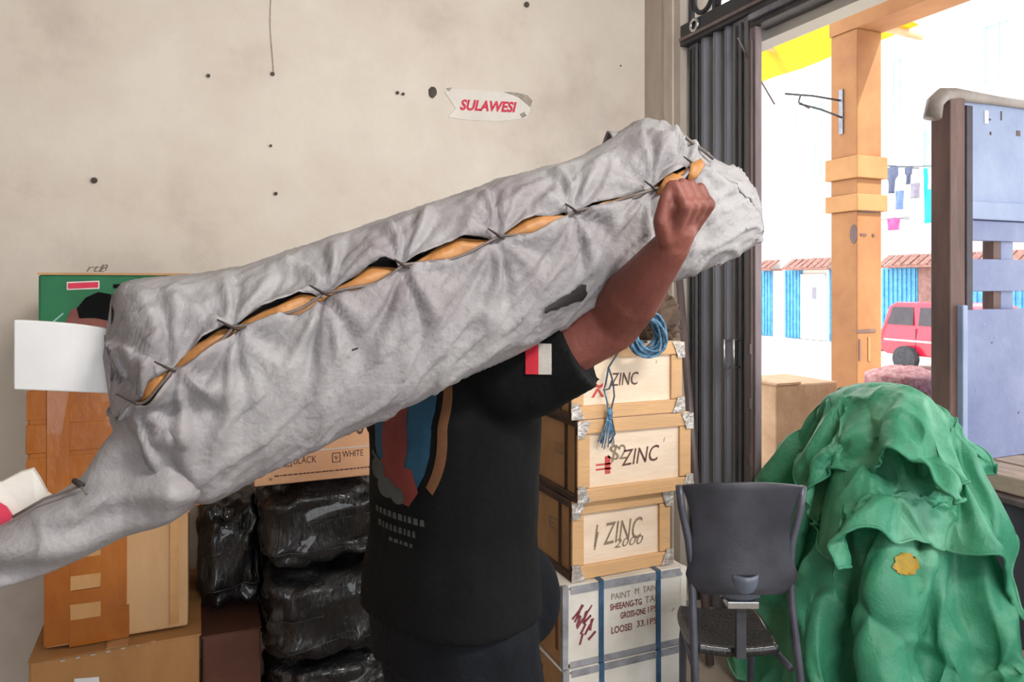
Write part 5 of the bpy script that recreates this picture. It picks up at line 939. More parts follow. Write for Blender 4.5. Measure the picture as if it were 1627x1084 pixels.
51,50,31,11,7,13,17,14,10,11,5,-7,-25,-19,-25,-25,-27,-37,-41,-38,-34,-28,-27,-25,-24,-25,-28,-34,-40,-43,-39,-42,-48,-53,-50,-46,-38,-35,-1,20,21,21,27,41,65,68,55,36,40,43,42,34,31,34,44,51,44,40,37,32,27,27,41,55,61,54,31,12,8,7,
6,6,5,5,-2,-14,-24,-31,-31,-18,-20,-35,-43,-44,-39,-30,-27,-24,-24,-23,-28,-34,-39,-42,-35,-36,-47,-50,-43,-42,-38,-36,1,36,32,26,27,33,58,66,45,38,42,47,43,34,31,34,48,50,44,42,40,34,25,24,43,58,65,53,29,16,7,-3,5,2,2,-5,-10,-15,-26,
-36,-32,-19,-19,-37,-47,-50,-40,-29,-24,-26,-24,-25,-28,-33,-37,-39,-39,-38,-42,-39,-37,-40,-37,-36,2,46,38,28,24,33,55,60,45,40,42,47,45,36,34,37,50,48,44,42,40,36,29,23,43,56,59,46,31,18,4,-3,4,-7,-14,-8,2,-10,-32,-27,-29,-26,-30,
-43,-50,-51,-42,-22,-32,-28,-21,-27,-29,-32,-35,-35,-42,-44,-41,-32,-30,-36,-36,-35,-2,47,37,29,33,40,51,55,46,42,41,45,46,39,36,40,50,49,43,42,41,37,32,30,42,49,45,41,32,18,5,-3,-7,-15,-6,7,-7,-16,-30,-39,-20,-27,-35,-46,-50,-50,-42,
-21,-39,-28,-22,-27,-31,-33,-32,-33,-38,-44,-41,-31,-28,-32,-34,-36,-1,40,38,40,41,42,50,51,47,41,39,44,44,41,41,45,51,46,39,41,40,39,34,33,37,42,44,40,29,16,4,-6,-4,-5,-11,-18,-17,-12,-23,-37,-26,-32,-35,-39,-44,-45,-38,-27,-37,-29,
-27,-29,-32,-34,-32,-30,-34,-39,-38,-32,-28,-30,-34,-38,-1,42,45,50,46,42,47,47,45,37,37,42,42,41,45,50,51,41,37,38,38,35,36,34,34,41,47,43,26,10,8,-16,-8,-13,-13,-16,-22,-18,-22,-31,-37,-38,-31,-28,-31,-37,-36,-32,-33,-31,-31,-31,
-34,-35,-35,-33,-31,-30,-35,-32,-27,-28,-33,-39,0,50,58,57,48,41,41,43,40,34,36,38,39,39,45,52,47,37,36,36,34,33,36,37,33,42,52,48,16,13,14,-19,-14,-13,-14,-22,-24,-26,-27,-35,-41,-40,-30,-20,-16,-24,-32,-32,-32,-35,-32,-32,-37,-39,
-41,-39,-30,-26,-31,-30,-24,-25,-31,-39,1,60,67,62,47,37,37,39,38,33,34,37,35,36,41,48,42,35,34,35,34,32,37,38,34,43,52,50,14,13,18,-12,-26,-6,-17,-24,-27,-27,-31,-36,-37,-37,-29,-23,-20,-14,-23,-28,-29,-36,-36,-35,-38,-42,-48,-45,
-32,-26,-29,-26,-20,-23,-29,-37,1,68,71,64,46,34,32,36,37,34,34,35,34,33,38,41,40,35,34,34,33,31,33,36,40,45,51,47,17,7,18,-1,-26,-16,-16,-20,-23,-29,-36,-38,-33,-30,-25,-20,-26,-27,-23,-17,-23,-32,-37,-39,-40,-45,-52,-49,-34,-25,-25,
-22,-20,-24,-30,-36,11,67,65,59,46,33,31,34,35,35,35,33,33,34,35,39,39,36,34,32,32,31,30,36,50,52,47,40,17,-2,14,6,-16,-24,-20,-19,-25,-34,-39,-39,-28,-27,-22,-19,-17,-22,-24,-27,-21,-29,-38,-42,-41,-46,-51,-49,-37,-27,-23,-19,-21,
-24,-30,-36,23,54,50,48,46,34,30,35,36,35,35,33,33,33,36,39,41,37,33,31,31,31,32,41,59,57,42,31,14,-8,5,9,-3,-27,-33,-33,-33,-33,-33,-32,-24,-25,-20,-16,-15,-20,-23,-21,-27,-28,-37,-44,-43,-43,-46,-46,-38,-32,-25,-21,-30,-21,-27,-35,
18,41,35,39,44,34,29,35,38,37,35,34,33,33,35,40,42,38,33,30,31,33,36,48,60,52,33,25,10,-4,0,6,1,-27,-47,-48,-37,-26,-22,-22,-22,-25,-20,-14,-12,-17,-24,-22,-31,-29,-33,-40,-40,-40,-41,-42,-38,-34,-29,-23,-29,-32,-30,-34,2,35,32,34,
37,32,27,35,39,41,37,35,33,33,33,38,41,39,34,32,31,35,41,49,51,46,32,24,7,-5,-4,2,-1,-28,-53,-54,-37,-20,-14,-17,-20,-22,-19,-14,-13,-15,-22,-28,-30,-31,-33,-33,-34,-35,-36,-38,-35,-37,-33,-29,-36,-37,-34,-33,-7,35,31,33,32,28,29,34,
39,41,40,38,33,31,33,34,38,38,35,34,34,37,42,43,42,41,34,23,6,-7,-5,6,-9,-31,-51,-54,-39,-17,-13,-17,-20,-20,-17,-13,-13,-15,-21,-28,-31,-34,-33,-30,-26,-29,-32,-32,-33,-37,-37,-34,-40,-39,-33,-31,-8,38,32,30,27,28,32,39,35,40,41,40,
34,29,30,30,35,36,35,36,35,37,39,37,35,37,35,25,5,-6,-1,9,-15,-32,-45,-49,-41,-24,-18,-22,-23,-18,-14,-12,-14,-14,-18,-28,-32,-36,-37,-29,-20,-21,-28,-29,-31,-36,-35,-33,-38,-36,-29,-27,-6,41,36,31,24,28,35,42,39,33,39,40,36,24,25,
29,30,34,35,35,35,34,36,33,32,36,35,26,7,-3,3,8,-17,-32,-41,-45,-38,-29,-27,-28,-24,-23,-15,-10,-15,-15,-18,-25,-32,-34,-35,-31,-21,-16,-24,-27,-30,-33,-33,-31,-32,-31,-25,-25,-7,43,41,37,31,27,34,38,37,40,37,39,26,21,19,26,28,32,34,
35,34,34,33,32,29,35,35,26,11,4,6,1,-21,-34,-38,-38,-34,-29,-31,-34,-27,-26,-22,-12,-15,-18,-20,-23,-27,-30,-31,-27,-21,-18,-23,-27,-30,-32,-33,-31,-30,-26,-23,-23,-10,46,45,40,35,32,36,40,35,22,38,36,31,15,17,24,26,29,33,35,36,34,
32,31,29,31,34,27,17,10,7,-8,-29,-37,-34,-31,-29,-28,-30,-36,-36,-31,-23,-17,-18,-19,-20,-19,-23,-27,-25,-22,-21,-21,-24,-28,-31,-34,-34,-31,-29,-26,-23,-23,-7,45,46,43,39,36,37,37,26,20,37,33,30,12,18,25,25,27,31,36,36,34,32,32,29,
30,32,29,22,15,5,-16,-37,-40,-32,-26,-27,-26,-28,-35,-38,-40,-28,-20,-20,-18,-16,-14,-19,-25,-25,-21,-20,-22,-25,-29,-32,-35,-34,-31,-28,-27,-25,-23,-3,41,46,45,42,37,33,28,23,30,28,28,25,16,24,26,23,27,30,35,38,33,32,32,31,31,30,28,
24,17,4,-20,-40,-42,-34,-27,-27,-27,-28,-33,-37,-38,-31,-25,-23,-15,-11,-10,-16,-27,-26,-23,-22,-23,-25,-29,-31,-32,-29,-28,-25,-24,-23,-22,3,37,42,45,43,35,27,22,25,26,23,24,26,24,29,25,23,27,30,35,37,32,29,33,33,32,31,27,22,18,2,
-21,-40,-42,-35,-30,-30,-31,-29,-31,-33,-33,-31,-28,-24,-14,-10,-8,-14,-29,-29,-27,-25,-23,-25,-26,-28,-25,-22,-22,-20,-20,-19,-23,5,35,39,42,39,29,22,22,24,22,20,23,29,31,32,26,24,27,30,32,33,30,28,33,37,33,29,25,19,15,-1,-25,-39,
-38,-32,-30,-34,-36,-28,-21,-30,-32,-30,-28,-25,-18,-12,-9,-13,-30,-31,-30,-27,-23,-23,-24,-21,-18,-17,-18,-19,-16,-14,-12,6,34,36,37,30,21,20,23,23,21,20,25,32,35,32,29,26,28,26,27,29,29,29,34,38,32,25,17,15,11,-8,-32,-39,-30,-25,
-27,-35,-36,-22,-11,-29,-32,-29,-26,-26,-26,-19,-13,-12,-30,-27,-30,-27,-22,-22,-19,-18,-15,-19,-21,-22,-17,-11,-5,11,24,33,32,20,15,19,23,22,21,22,29,33,34,33,30,28,26,24,25,28,30,32,35,37,27,18,10,10,4,-17,-38,-38,-24,-19,-22,-32,
-32,-16,-2,-29,-31,-28,-25,-28,-32,-29,-18,-13,-20,-29,-26,-25,-22,-21,-14,-16,-22,-23,-23,-19,-12,-8,-3,25,0,25,27,13,14,19,22,20,20,24,30,32,31,32,31,28,27,23,25,29,32,35,37,34,24,11,4,7,-3,-26,-42,-37,-23,-16,-18,-25,-21,-11,-4,
-28,-31,-22,-22,-31,-38,-38,-23,-13,-11,-27,-26,-24,-23,-20,-17,-21,-24,-21,-13,-7,-4,-3,-1,23,1,-2,13,17,16,17,19,17,17,26,30,27,28,30,31,30,28,25,24,29,33,35,39,35,23,12,-6,8,-6,-34,-44,-35,-24,-17,-14,-16,-14,-11,-12,-28,-29,-19,
-19,-30,-41,-45,-25,-10,-11,-22,-26,-24,-24,-24,-22,-25,-17,-10,-2,0,-1,-2,0,34,-6,-5,2,5,12,10,13,14,17,27,29,23,24,28,30,31,30,26,24,29,30,34,40,41,26,17,11,-12,-11,-33,-44,-33,-25,-20,-14,-12,-13,-15,-19,-29,-28,-21,-22,-29,-38,
-44,-25,-9,-9,-19,-26,-23,-26,-29,-27,-18,-5,1,0,0,0,0,8,])
TARP_FOLD = (52, [-0.5568, -0.4845, 0.4536], [
384,-7,-11,-8,11,17,17,20,22,25,26,24,19,13,13,14,17,20,21,19,17,15,15,17,17,17,12,2,-4,6,20,22,23,24,24,25,26,26,23,12,3,7,5,6,7,5,6,5,5,5,10,9,15,-6,-7,-14,-3,14,18,15,22,25,26,26,21,13,10,16,16,20,20,16,11,16,19,19,20,20,19,8,-2,
2,17,21,22,22,21,23,26,25,22,13,3,2,5,10,7,5,4,5,5,6,8,12,6,-2,-6,-7,-12,8,13,15,19,24,26,26,23,16,12,19,11,16,14,10,17,18,20,22,20,19,18,19,8,0,11,20,21,20,19,20,26,25,19,10,2,1,8,12,6,3,5,6,7,8,8,10,1,-1,-6,-1,-5,-7,13,16,17,22,24,
26,24,20,12,15,15,7,9,15,18,20,21,22,22,18,20,19,15,11,4,14,21,19,16,19,25,24,17,8,1,1,11,10,4,4,7,9,9,10,11,10,-6,0,-10,-3,9,3,0,18,19,17,22,23,25,21,17,11,11,10,4,17,18,21,22,23,23,16,24,16,16,16,14,7,17,18,14,19,25,21,16,8,2,0,12,
12,4,2,10,11,12,12,11,10,-11,-2,-1,-7,5,18,9,5,23,20,15,18,23,20,19,11,6,11,10,16,16,20,23,25,26,21,14,21,12,17,17,17,10,14,16,20,24,18,13,9,5,2,7,11,11,8,11,11,12,11,10,9,-13,-3,-1,0,15,7,15,15,6,22,22,21,15,15,18,13,8,5,15,16,17,
21,21,27,20,25,26,22,16,9,9,16,19,15,12,22,21,13,7,7,10,10,7,2,7,11,13,14,15,14,12,13,-14,-4,2,5,10,18,5,18,19,9,22,20,16,20,9,19,9,13,13,18,18,18,18,19,29,17,25,19,17,19,20,10,14,16,11,22,16,7,5,10,14,11,10,5,20,10,9,12,14,14,14,14,
-11,-3,2,8,9,10,14,18,20,20,13,15,20,15,19,11,16,12,12,14,18,19,21,25,20,27,24,17,19,14,12,19,19,11,12,19,11,2,6,12,16,14,9,10,22,17,12,12,14,14,15,14,-9,-2,3,9,11,4,13,19,19,20,20,16,16,18,17,18,14,15,18,8,11,20,20,24,26,22,26,25,
8,13,21,17,13,10,17,16,8,0,4,13,16,15,12,16,23,22,15,14,15,15,14,14,-9,-1,3,9,9,6,11,19,20,19,19,20,19,16,19,16,18,17,20,7,12,16,22,22,24,25,26,22,17,11,17,12,12,17,10,15,7,-1,3,13,15,16,17,22,24,23,17,17,15,15,13,12,-9,0,3,8,8,7,12,
18,20,19,18,19,20,20,19,19,17,20,18,9,9,18,20,22,24,24,23,23,21,17,9,12,17,5,12,12,6,0,6,14,16,18,21,25,25,22,18,16,15,12,11,7,-9,1,4,6,7,8,12,18,19,19,19,19,20,20,19,19,21,19,19,15,5,15,20,22,23,22,21,23,23,21,12,13,13,4,17,6,-4,6,
10,16,17,21,23,25,25,21,17,14,11,8,6,4,-9,1,4,6,7,9,12,16,19,18,19,20,20,20,18,21,21,20,19,19,11,12,15,20,22,20,20,22,24,24,20,9,6,18,10,14,-2,4,6,14,19,22,24,25,24,19,13,10,6,5,2,3,-9,1,4,6,7,10,11,16,17,18,19,20,21,19,19,21,21,18,
21,19,15,13,12,17,21,19,19,23,24,25,24,19,6,10,15,12,10,-8,7,17,19,22,23,25,21,16,9,4,3,2,1,3,-8,1,6,6,7,10,11,13,16,17,20,20,19,19,21,20,19,18,22,19,14,11,13,18,20,19,19,22,26,26,25,23,17,7,9,13,11,-4,9,16,19,21,23,22,19,11,4,1,0,
0,1,2,-5,-1,8,8,7,9,10,12,13,17,19,20,18,20,20,18,17,19,21,20,14,10,13,18,20,20,19,23,25,27,27,25,21,16,5,9,16,-2,13,12,19,21,20,19,14,6,0,-2,-1,0,1,1,-3,10,-1,8,8,8,10,10,10,14,19,19,19,19,19,16,16,19,21,19,15,9,12,18,20,20,21,23,
26,28,28,27,23,20,10,5,15,8,10,13,18,18,18,14,7,1,-2,-2,-2,0,0,2,-6,21,6,0,8,11,12,9,6,7,14,19,21,19,14,16,16,19,18,18,16,7,12,19,20,20,21,25,27,29,29,28,25,21,14,10,10,10,13,7,20,17,13,6,3,-1,-2,-3,-1,-1,0,2,-3,17,20,5,7,14,12,8,7,
4,3,14,21,12,18,14,17,15,18,15,14,7,15,19,21,20,22,25,29,30,29,29,26,23,14,12,10,12,16,3,19,12,6,2,1,-1,-2,-2,-3,-1,0,2,13,5,11,16,18,13,10,9,7,7,3,2,11,21,13,18,14,15,10,11,9,11,18,20,21,21,22,26,29,30,30,29,26,22,14,14,11,14,14,5,
14,5,1,1,0,-1,-2,-3,-3,-1,0,2,10,7,12,14,14,11,9,9,10,9,9,6,-2,8,20,16,12,15,5,8,10,12,19,20,22,22,22,26,29,30,29,29,26,22,16,14,10,12,18,16,-4,-1,0,0,0,-2,-2,-1,-6,-3,0,2,2,1,14,17,11,10,10,10,11,9,10,7,7,6,8,13,12,11,6,11,14,7,19,
21,22,23,23,26,28,29,29,27,26,19,15,17,8,14,19,18,9,-3,-5,-6,-6,1,-7,-3,-6,-4,-2,0,-8,8,13,14,10,10,10,11,11,11,8,2,10,14,8,9,8,7,9,12,13,11,18,22,23,24,23,26,27,28,28,25,24,16,16,17,10,13,20,18,13,8,0,-5,-10,-8,-9,-3,-9,-4,-4,-4,-8,
12,11,9,8,9,10,11,12,13,11,6,6,7,15,9,7,8,8,13,15,17,16,21,24,24,24,25,27,26,26,24,22,13,16,16,13,14,19,17,11,11,8,5,-3,-12,-14,-2,-5,-5,-4,-7,-14,11,9,8,7,8,9,12,13,14,13,11,4,11,11,9,7,7,11,12,18,20,19,21,25,24,24,25,25,26,25,21,
21,9,16,16,14,16,17,11,10,10,11,11,9,-4,-9,-10,5,-8,-8,-4,-22,10,9,8,7,7,10,11,14,14,13,12,11,8,11,8,7,11,10,16,20,20,23,22,26,25,24,24,24,24,24,21,20,6,15,15,16,15,11,9,12,11,11,11,11,11,-2,-8,2,6,-9,-6,-23,10,9,8,7,8,9,12,13,13,14,
12,11,11,11,10,10,11,13,18,19,23,24,25,25,25,23,24,24,23,22,20,18,15,6,13,15,12,9,17,16,13,13,17,14,-7,-5,0,7,10,8,-5,-23,10,9,8,8,9,10,11,13,13,13,13,13,13,13,12,10,13,16,17,21,23,24,25,26,24,23,23,24,23,20,19,17,16,11,6,15,9,13,19,
19,16,16,17,13,3,-9,-3,4,8,15,9,-20,10,9,10,9,10,10,11,12,12,13,13,14,15,13,12,13,15,17,19,22,23,24,24,25,24,22,23,23,23,20,18,18,15,12,8,8,12,16,20,19,19,17,14,8,9,-5,0,5,8,15,7,-14,11,10,11,11,11,10,10,10,11,11,12,14,14,15,14,15,
16,19,20,22,23,24,23,24,23,22,22,23,22,20,19,17,17,13,8,7,12,18,19,19,19,17,11,11,1,6,9,4,5,18,11,-5,12,12,12,12,11,11,9,8,9,8,8,11,14,16,16,16,18,21,21,22,22,23,23,22,22,21,22,23,21,20,20,19,15,13,14,3,9,18,19,19,20,19,14,14,2,0,12,
17,-1,11,20,6,12,13,12,12,11,10,9,8,8,6,5,4,8,16,18,19,20,21,22,22,21,22,21,21,20,21,22,23,22,20,19,19,19,14,8,13,3,12,19,19,21,20,18,15,10,7,4,9,17,1,17,12,11,12,11,11,10,9,8,7,6,4,4,2,3,12,20,20,21,22,23,21,21,21,19,20,20,20,22,22,
23,22,20,19,19,13,5,10,12,12,11,19,20,20,19,17,13,8,3,7,18,18,8,13,10,10,9,9,9,8,7,5,3,2,1,2,3,8,20,22,22,23,22,21,21,19,19,19,19,20,21,23,23,22,22,19,19,12,4,14,10,6,15,16,18,20,19,19,15,7,5,11,16,17,20,12,7,8,8,7,7,6,5,3,3,2,1,3,
1,2,21,22,22,23,22,22,20,19,18,18,19,20,21,22,23,22,22,20,18,14,7,7,6,10,11,16,18,19,21,19,18,10,10,12,17,17,19,7,6,6,5,6,5,3,3,1,2,2,1,0,-1,6,21,22,22,22,23,22,20,19,18,18,19,19,21,22,23,22,21,20,17,15,4,6,11,8,7,16,16,20,20,21,19,
15,15,15,16,17,16,0,4,4,4,4,2,1,0,1,0,1,1,0,1,13,20,23,21,23,22,20,20,20,19,18,19,19,21,22,21,22,20,20,17,9,7,8,13,0,14,15,14,18,20,20,20,17,18,17,17,17,15,-10,3,3,3,1,1,-1,-1,0,0,1,1,3,7,16,21,22,21,24,24,21,14,21,19,18,19,19,21,21,
22,20,21,18,17,5,8,7,13,2,15,17,15,15,18,20,19,18,18,18,17,17,14,-21,3,2,2,2,1,-1,-1,0,1,2,4,6,12,18,20,23,22,24,25,22,19,11,19,19,17,19,21,21,21,21,19,19,13,6,8,6,12,4,15,19,18,13,16,19,18,17,18,18,17,16,15,-26,3,2,3,3,1,0,0,1,2,5,
7,11,15,19,21,21,22,25,26,22,21,13,12,17,18,19,19,21,20,21,19,18,13,5,11,7,8,8,15,18,19,13,14,17,18,16,17,16,16,17,15,-25,2,3,3,3,3,1,1,3,5,9,11,14,17,20,20,20,22,25,27,24,19,7,14,17,18,18,18,19,20,21,19,18,9,11,9,8,17,2,17,22,16,10,
16,11,17,16,14,15,14,16,16,-23,1,3,3,4,4,3,3,6,10,13,15,16,17,19,20,19,20,26,26,24,16,8,14,14,17,17,18,19,20,20,20,18,11,13,7,12,12,14,14,23,13,7,19,12,8,14,13,13,13,14,16,-18,-3,2,4,5,5,5,7,12,15,16,16,17,17,18,17,18,20,27,25,21,17,
6,17,11,13,15,18,20,20,20,20,19,17,11,8,11,15,14,19,22,14,5,10,18,-1,13,12,12,12,13,14,-4,-15,-2,5,6,7,8,12,16,18,18,17,16,15,16,16,17,22,27,25,21,15,7,16,4,9,17,19,20,21,22,21,20,17,10,12,10,14,19,19,21,16,11,9,-1,7,5,11,11,11,12,
14,-14,-6,-12,5,6,9,12,17,19,20,17,15,13,13,14,16,20,24,27,24,21,15,8,11,4,12,17,15,20,21,22,21,21,21,12,7,9,14,18,20,21,19,13,8,-2,-6,9,9,9,10,13,14,-22,4,-12,4,7,10,17,21,21,18,14,11,11,12,15,17,23,26,26,24,20,14,7,8,12,4,17,20,19,
20,21,22,23,19,13,5,18,8,13,20,21,20,14,8,1,-6,1,11,2,11,13,15,-20,11,-10,3,9,14,21,22,20,15,8,9,10,14,17,20,24,27,25,23,19,13,6,8,7,11,14,21,22,21,21,22,21,20,13,13,15,16,5,10,20,19,16,8,-1,-2,-2,11,-1,11,15,17,-17,14,-1,-1,11,18,
22,22,17,9,5,9,13,16,20,22,24,26,23,21,18,13,6,9,7,9,14,21,23,24,23,24,20,21,13,11,16,18,7,7,10,17,18,7,3,-6,0,13,5,4,16,18,-8,5,8,-1,15,20,23,19,12,5,4,11,17,20,20,22,24,24,22,18,16,13,7,10,8,7,15,20,24,25,24,24,23,19,15,15,16,12,
9,5,13,11,13,14,13,-2,-11,6,12,9,5,18,12,-14,2,13,13,20,21,15,6,3,6,15,21,21,22,19,23,23,20,16,15,15,8,9,15,4,11,20,24,26,25,23,22,19,17,19,11,7,16,9,2,11,13,17,18,14,-6,-11,2,13,12,7,6,-6,-13,10,18,17,18,8,4,3,8,18,22,22,23,20,22,
21,18,16,15,15,9,8,17,13,3,17,25,26,24,24,22,19,20,18,19,1,6,16,10,3,9,16,18,21,14,-10,-13,-2,14,12,0,2,6,5,-4,-4,-3,-2,0,2,6,10,14,18,19,19,15,9,5,9,11,11,11,11,11,13,17,19,18,14,1,-6,-7,-9,-9,-8,-4,2,10,15,16,14,15,14,14,14,14,13,
13,12,11,12,19,0,2,7,2,-5,-2,-3,-1,2,5,8,13,18,19,16,14,8,6,10,13,11,9,9,10,11,13,18,19,17,7,-3,-6,-9,-11,-11,-4,3,11,15,16,15,14,15,14,15,14,13,13,12,12,12,20,0,0,4,6,-3,-3,-2,-2,1,4,7,12,16,17,11,17,8,8,12,11,8,8,8,12,14,14,11,15,
18,13,2,-5,-9,-13,-12,-4,5,12,15,14,15,15,14,15,15,14,13,13,13,13,12,20,0,-1,-1,6,1,-2,-1,-1,0,3,5,10,14,16,13,9,12,12,8,7,6,8,10,13,16,14,12,10,12,17,10,-3,-9,-13,-13,-3,7,12,15,14,14,14,13,16,15,14,13,13,13,13,13,18,1,-5,-3,7,1,2,
-2,1,1,1,5,8,12,13,14,9,10,13,5,6,5,8,11,13,18,11,14,12,8,10,16,5,-10,-15,-11,0,9,12,14,13,14,12,12,15,16,13,13,13,13,13,14,16,-3,-1,-5,1,6,2,1,3,0,2,4,7,12,11,12,11,7,8,10,7,7,6,8,11,12,19,10,17,13,4,9,14,-14,-12,-8,4,9,13,12,13,12,
10,12,14,13,14,13,13,14,14,15,13,-3,-3,-5,5,0,7,2,-6,4,8,1,10,8,12,9,10,12,8,11,5,3,8,8,6,13,7,12,16,19,17,10,8,-13,-14,-3,7,10,10,11,12,12,10,10,15,14,13,13,14,13,14,13,12,-6,-4,-3,1,10,-9,7,3,-3,1,9,14,5,14,9,9,3,7,8,6,11,11,10,5,
14,9,13,16,6,7,16,13,-7,-13,2,9,9,9,12,11,11,10,13,2,15,16,16,14,14,12,13,14,-5,-5,-3,-2,3,-2,9,2,-1,1,6,7,13,6,14,9,4,11,10,4,8,8,7,5,7,12,15,8,19,9,5,7,6,-9,8,9,8,9,11,11,12,11,12,0,10,15,16,14,13,13,13,16,-6,-4,-3,-1,-5,2,3,0,2,
5,4,6,10,9,9,13,4,4,17,8,5,6,11,4,8,8,5,21,16,9,10,10,-4,0,8,10,7,10,11,11,11,13,8,2,6,14,15,14,13,13,13,16,-4,-4,-3,-3,-3,-2,1,3,0,3,5,3,12,8,13,9,7,2,13,12,8,8,8,6,2,3,6,15,17,12,6,11,5,6,9,9,7,10,11,11,12,11,6,2,6,14,14,14,14,14,
14,19,-4,-4,-3,-3,-3,-2,0,1,1,2,3,7,9,12,10,9,7,0,13,13,9,8,9,6,1,1,5,7,15,18,13,6,0,12,12,7,8,11,10,11,10,8,4,5,9,14,15,15,16,15,13,20,-3,-3,-3,-4,-3,-3,-1,1,1,2,5,7,10,10,10,9,4,1,10,14,12,9,8,5,-1,-1,3,5,11,17,14,17,-4,5,11,13,11,
11,9,9,7,6,5,8,13,15,17,16,16,14,11,22,-3,-2,-3,-4,-3,-4,-2,0,1,3,5,9,10,10,9,6,1,3,10,13,12,12,8,3,-1,-1,0,4,8,11,18,18,6,0,6,12,12,12,9,6,5,6,7,12,15,17,18,16,14,12,8,22,-2,-2,-3,-3,-4,-3,-3,-1,1,3,7,9,10,10,8,2,-1,5,10,12,12,12,
10,3,-2,-1,0,3,5,8,12,18,14,6,1,8,14,10,7,4,5,7,9,15,17,18,17,14,11,9,7,23,-3,-1,-2,-3,-4,-4,-3,-2,1,4,8,9,11,9,5,-1,-1,6,10,12,12,12,9,4,-1,-1,-1,2,4,6,9,13,16,14,2,3,13,9,5,3,5,8,12,16,18,17,14,12,9,8,6,22,-3,-1,-2,-2,-4,-4,-4,-2,
0,5,9,9,10,8,3,-3,0,6,10,12,12,11,9,5,1,-2,-1,1,4,6,7,10,12,17,7,1,12,1,8,3,6,10,14,16,16,14,12,9,8,7,6,20,-4,1,-2,-2,-3,-5,-4,-3,0,5,9,10,9,7,-1,-3,2,7,10,11,12,11,8,5,2,0,-2,0,4,6,7,8,11,14,13,0,7,3,3,5,8,12,15,14,13,10,8,7,7,7,5,
11,3,-2,3,-3,-4,-6,-3,-1,0,3,8,6,7,12,-2,-2,4,9,9,9,11,10,7,4,3,1,-1,1,4,6,6,7,11,12,13,4,5,-2,7,5,10,12,12,9,8,5,6,7,7,7,5,18,-3,1,1,-1,-7,-5,-3,-1,2,6,0,3,15,11,0,-1,6,9,2,13,10,10,5,3,3,1,0,3,4,7,6,6,10,12,9,9,1,0,11,4,10,7,4,6,
5,3,5,7,7,7,7,7,6,0,-1,-5,-5,-2,-3,0,0,5,5,1,4,16,10,0,1,12,-3,14,11,8,4,3,3,0,2,4,5,7,6,7,9,11,8,6,7,0,9,6,6,-2,0,4,5,4,5,7,7,7,7,14,-5,3,2,-1,-1,-1,-2,-2,-2,-1,3,10,2,5,12,13,-1,12,-3,12,10,7,4,3,3,0,3,5,6,7,6,8,9,10,8,6,5,5,5,1,
2,-1,2,3,5,6,8,3,5,5,5,13,-1,2,2,0,1,-1,-2,-2,-1,-2,-1,7,6,2,9,13,4,12,0,3,14,6,3,4,3,1,4,6,6,7,6,8,11,9,9,5,5,6,4,1,3,-2,4,3,5,5,6,3,4,4,3,15,1,2,3,1,0,0,-1,-2,-2,-2,-4,1,7,9,3,4,12,9,10,-3,14,9,3,3,3,1,5,6,7,7,6,9,10,9,10,5,6,5,5,
1,0,0,2,5,9,3,3,7,4,3,2,17,2,2,1,1,0,0,-1,-1,-1,-1,-4,-6,-1,9,12,0,6,15,7,8,6,13,7,1,2,3,6,6,7,7,7,9,8,11,9,6,6,5,4,0,1,2,1,2,7,9,1,7,5,3,3,15,1,0,0,0,-2,0,1,1,1,0,-2,-7,1,0,8,8,6,8,12,8,8,12,10,3,3,3,5,7,7,7,8,10,7,10,9,7,6,5,-3,-4,
1,3,7,7,4,6,6,0,8,7,3,3,2,1,0,-1,-1,-1,1,1,2,1,0,0,-6,7,4,10,11,6,11,7,9,10,11,5,4,4,6,7,8,8,8,9,7,10,8,8,6,-2,-7,-2,1,3,5,6,13,5,4,0,1,12,7,-1,2,2,1,1,1,0,1,0,1,1,0,-1,1,6,8,12,11,8,11,8,10,8,7,7,6,6,7,8,7,8,8,9,8,9,6,9,2,-5,0,0,0,
2,2,4,6,3,8,3,2,5,6,2,2,3,3,2,3,2,1,0,0,1,1,2,4,7,8,9,12,11,9,11,9,8,8,7,6,7,8,8,7,7,7,7,9,9,3,11,0,-1,0,1,0,0,2,3,3,2,5,4,3,5,-3,10,3,3,3,4,4,2,1,0,0,1,2,3,6,6,8,9,11,11,10,11,9,8,8,7,8,8,8,8,7,6,6,7,7,12,0,8,4,1,2,0,0,0,-1,-1,5,-1,
3,5,3,3,2,17,3,3,4,4,4,3,1,0,-1,1,1,3,5,6,8,11,10,11,10,10,9,8,8,8,8,9,8,8,6,6,7,6,7,8,4,2,10,4,2,0,0,-1,-4,-3,0,0,3,4,3,6,0,20,3,3,3,4,3,3,2,1,0,0,0,1,4,7,9,10,10,11,10,9,9,8,8,9,8,10,8,8,6,5,6,7,2,10,9,-2,4,9,4,2,1,-1,-3,-3,-4,-2,
0,7,4,-2,6,20,2,2,2,3,4,3,3,1,1,0,1,1,1,7,9,11,10,10,10,8,9,8,8,9,9,10,9,7,6,5,4,4,8,4,4,9,0,3,6,5,5,1,-2,-2,-4,-4,-3,4,4,-1,-6,18,1,1,2,3,3,4,4,2,2,1,0,1,1,4,10,11,11,9,9,9,7,8,9,9,10,10,9,7,6,6,4,4,6,3,2,5,8,7,2,5,5,2,-1,-2,-3,-3,
-5,-2,4,1,-5,19,0,0,2,2,4,5,4,3,2,1,0,0,1,3,10,11,11,10,8,8,7,8,8,10,10,11,8,7,7,5,5,4,5,1,-2,10,-1,15,6,5,4,2,1,-1,-2,-5,-4,-3,-1,-1,2,19,0,0,2,2,4,5,4,4,2,0,1,0,-1,2,10,12,10,10,7,7,7,8,9,9,10,10,9,6,5,5,5,6,5,2,-6,7,-2,10,13,7,6,
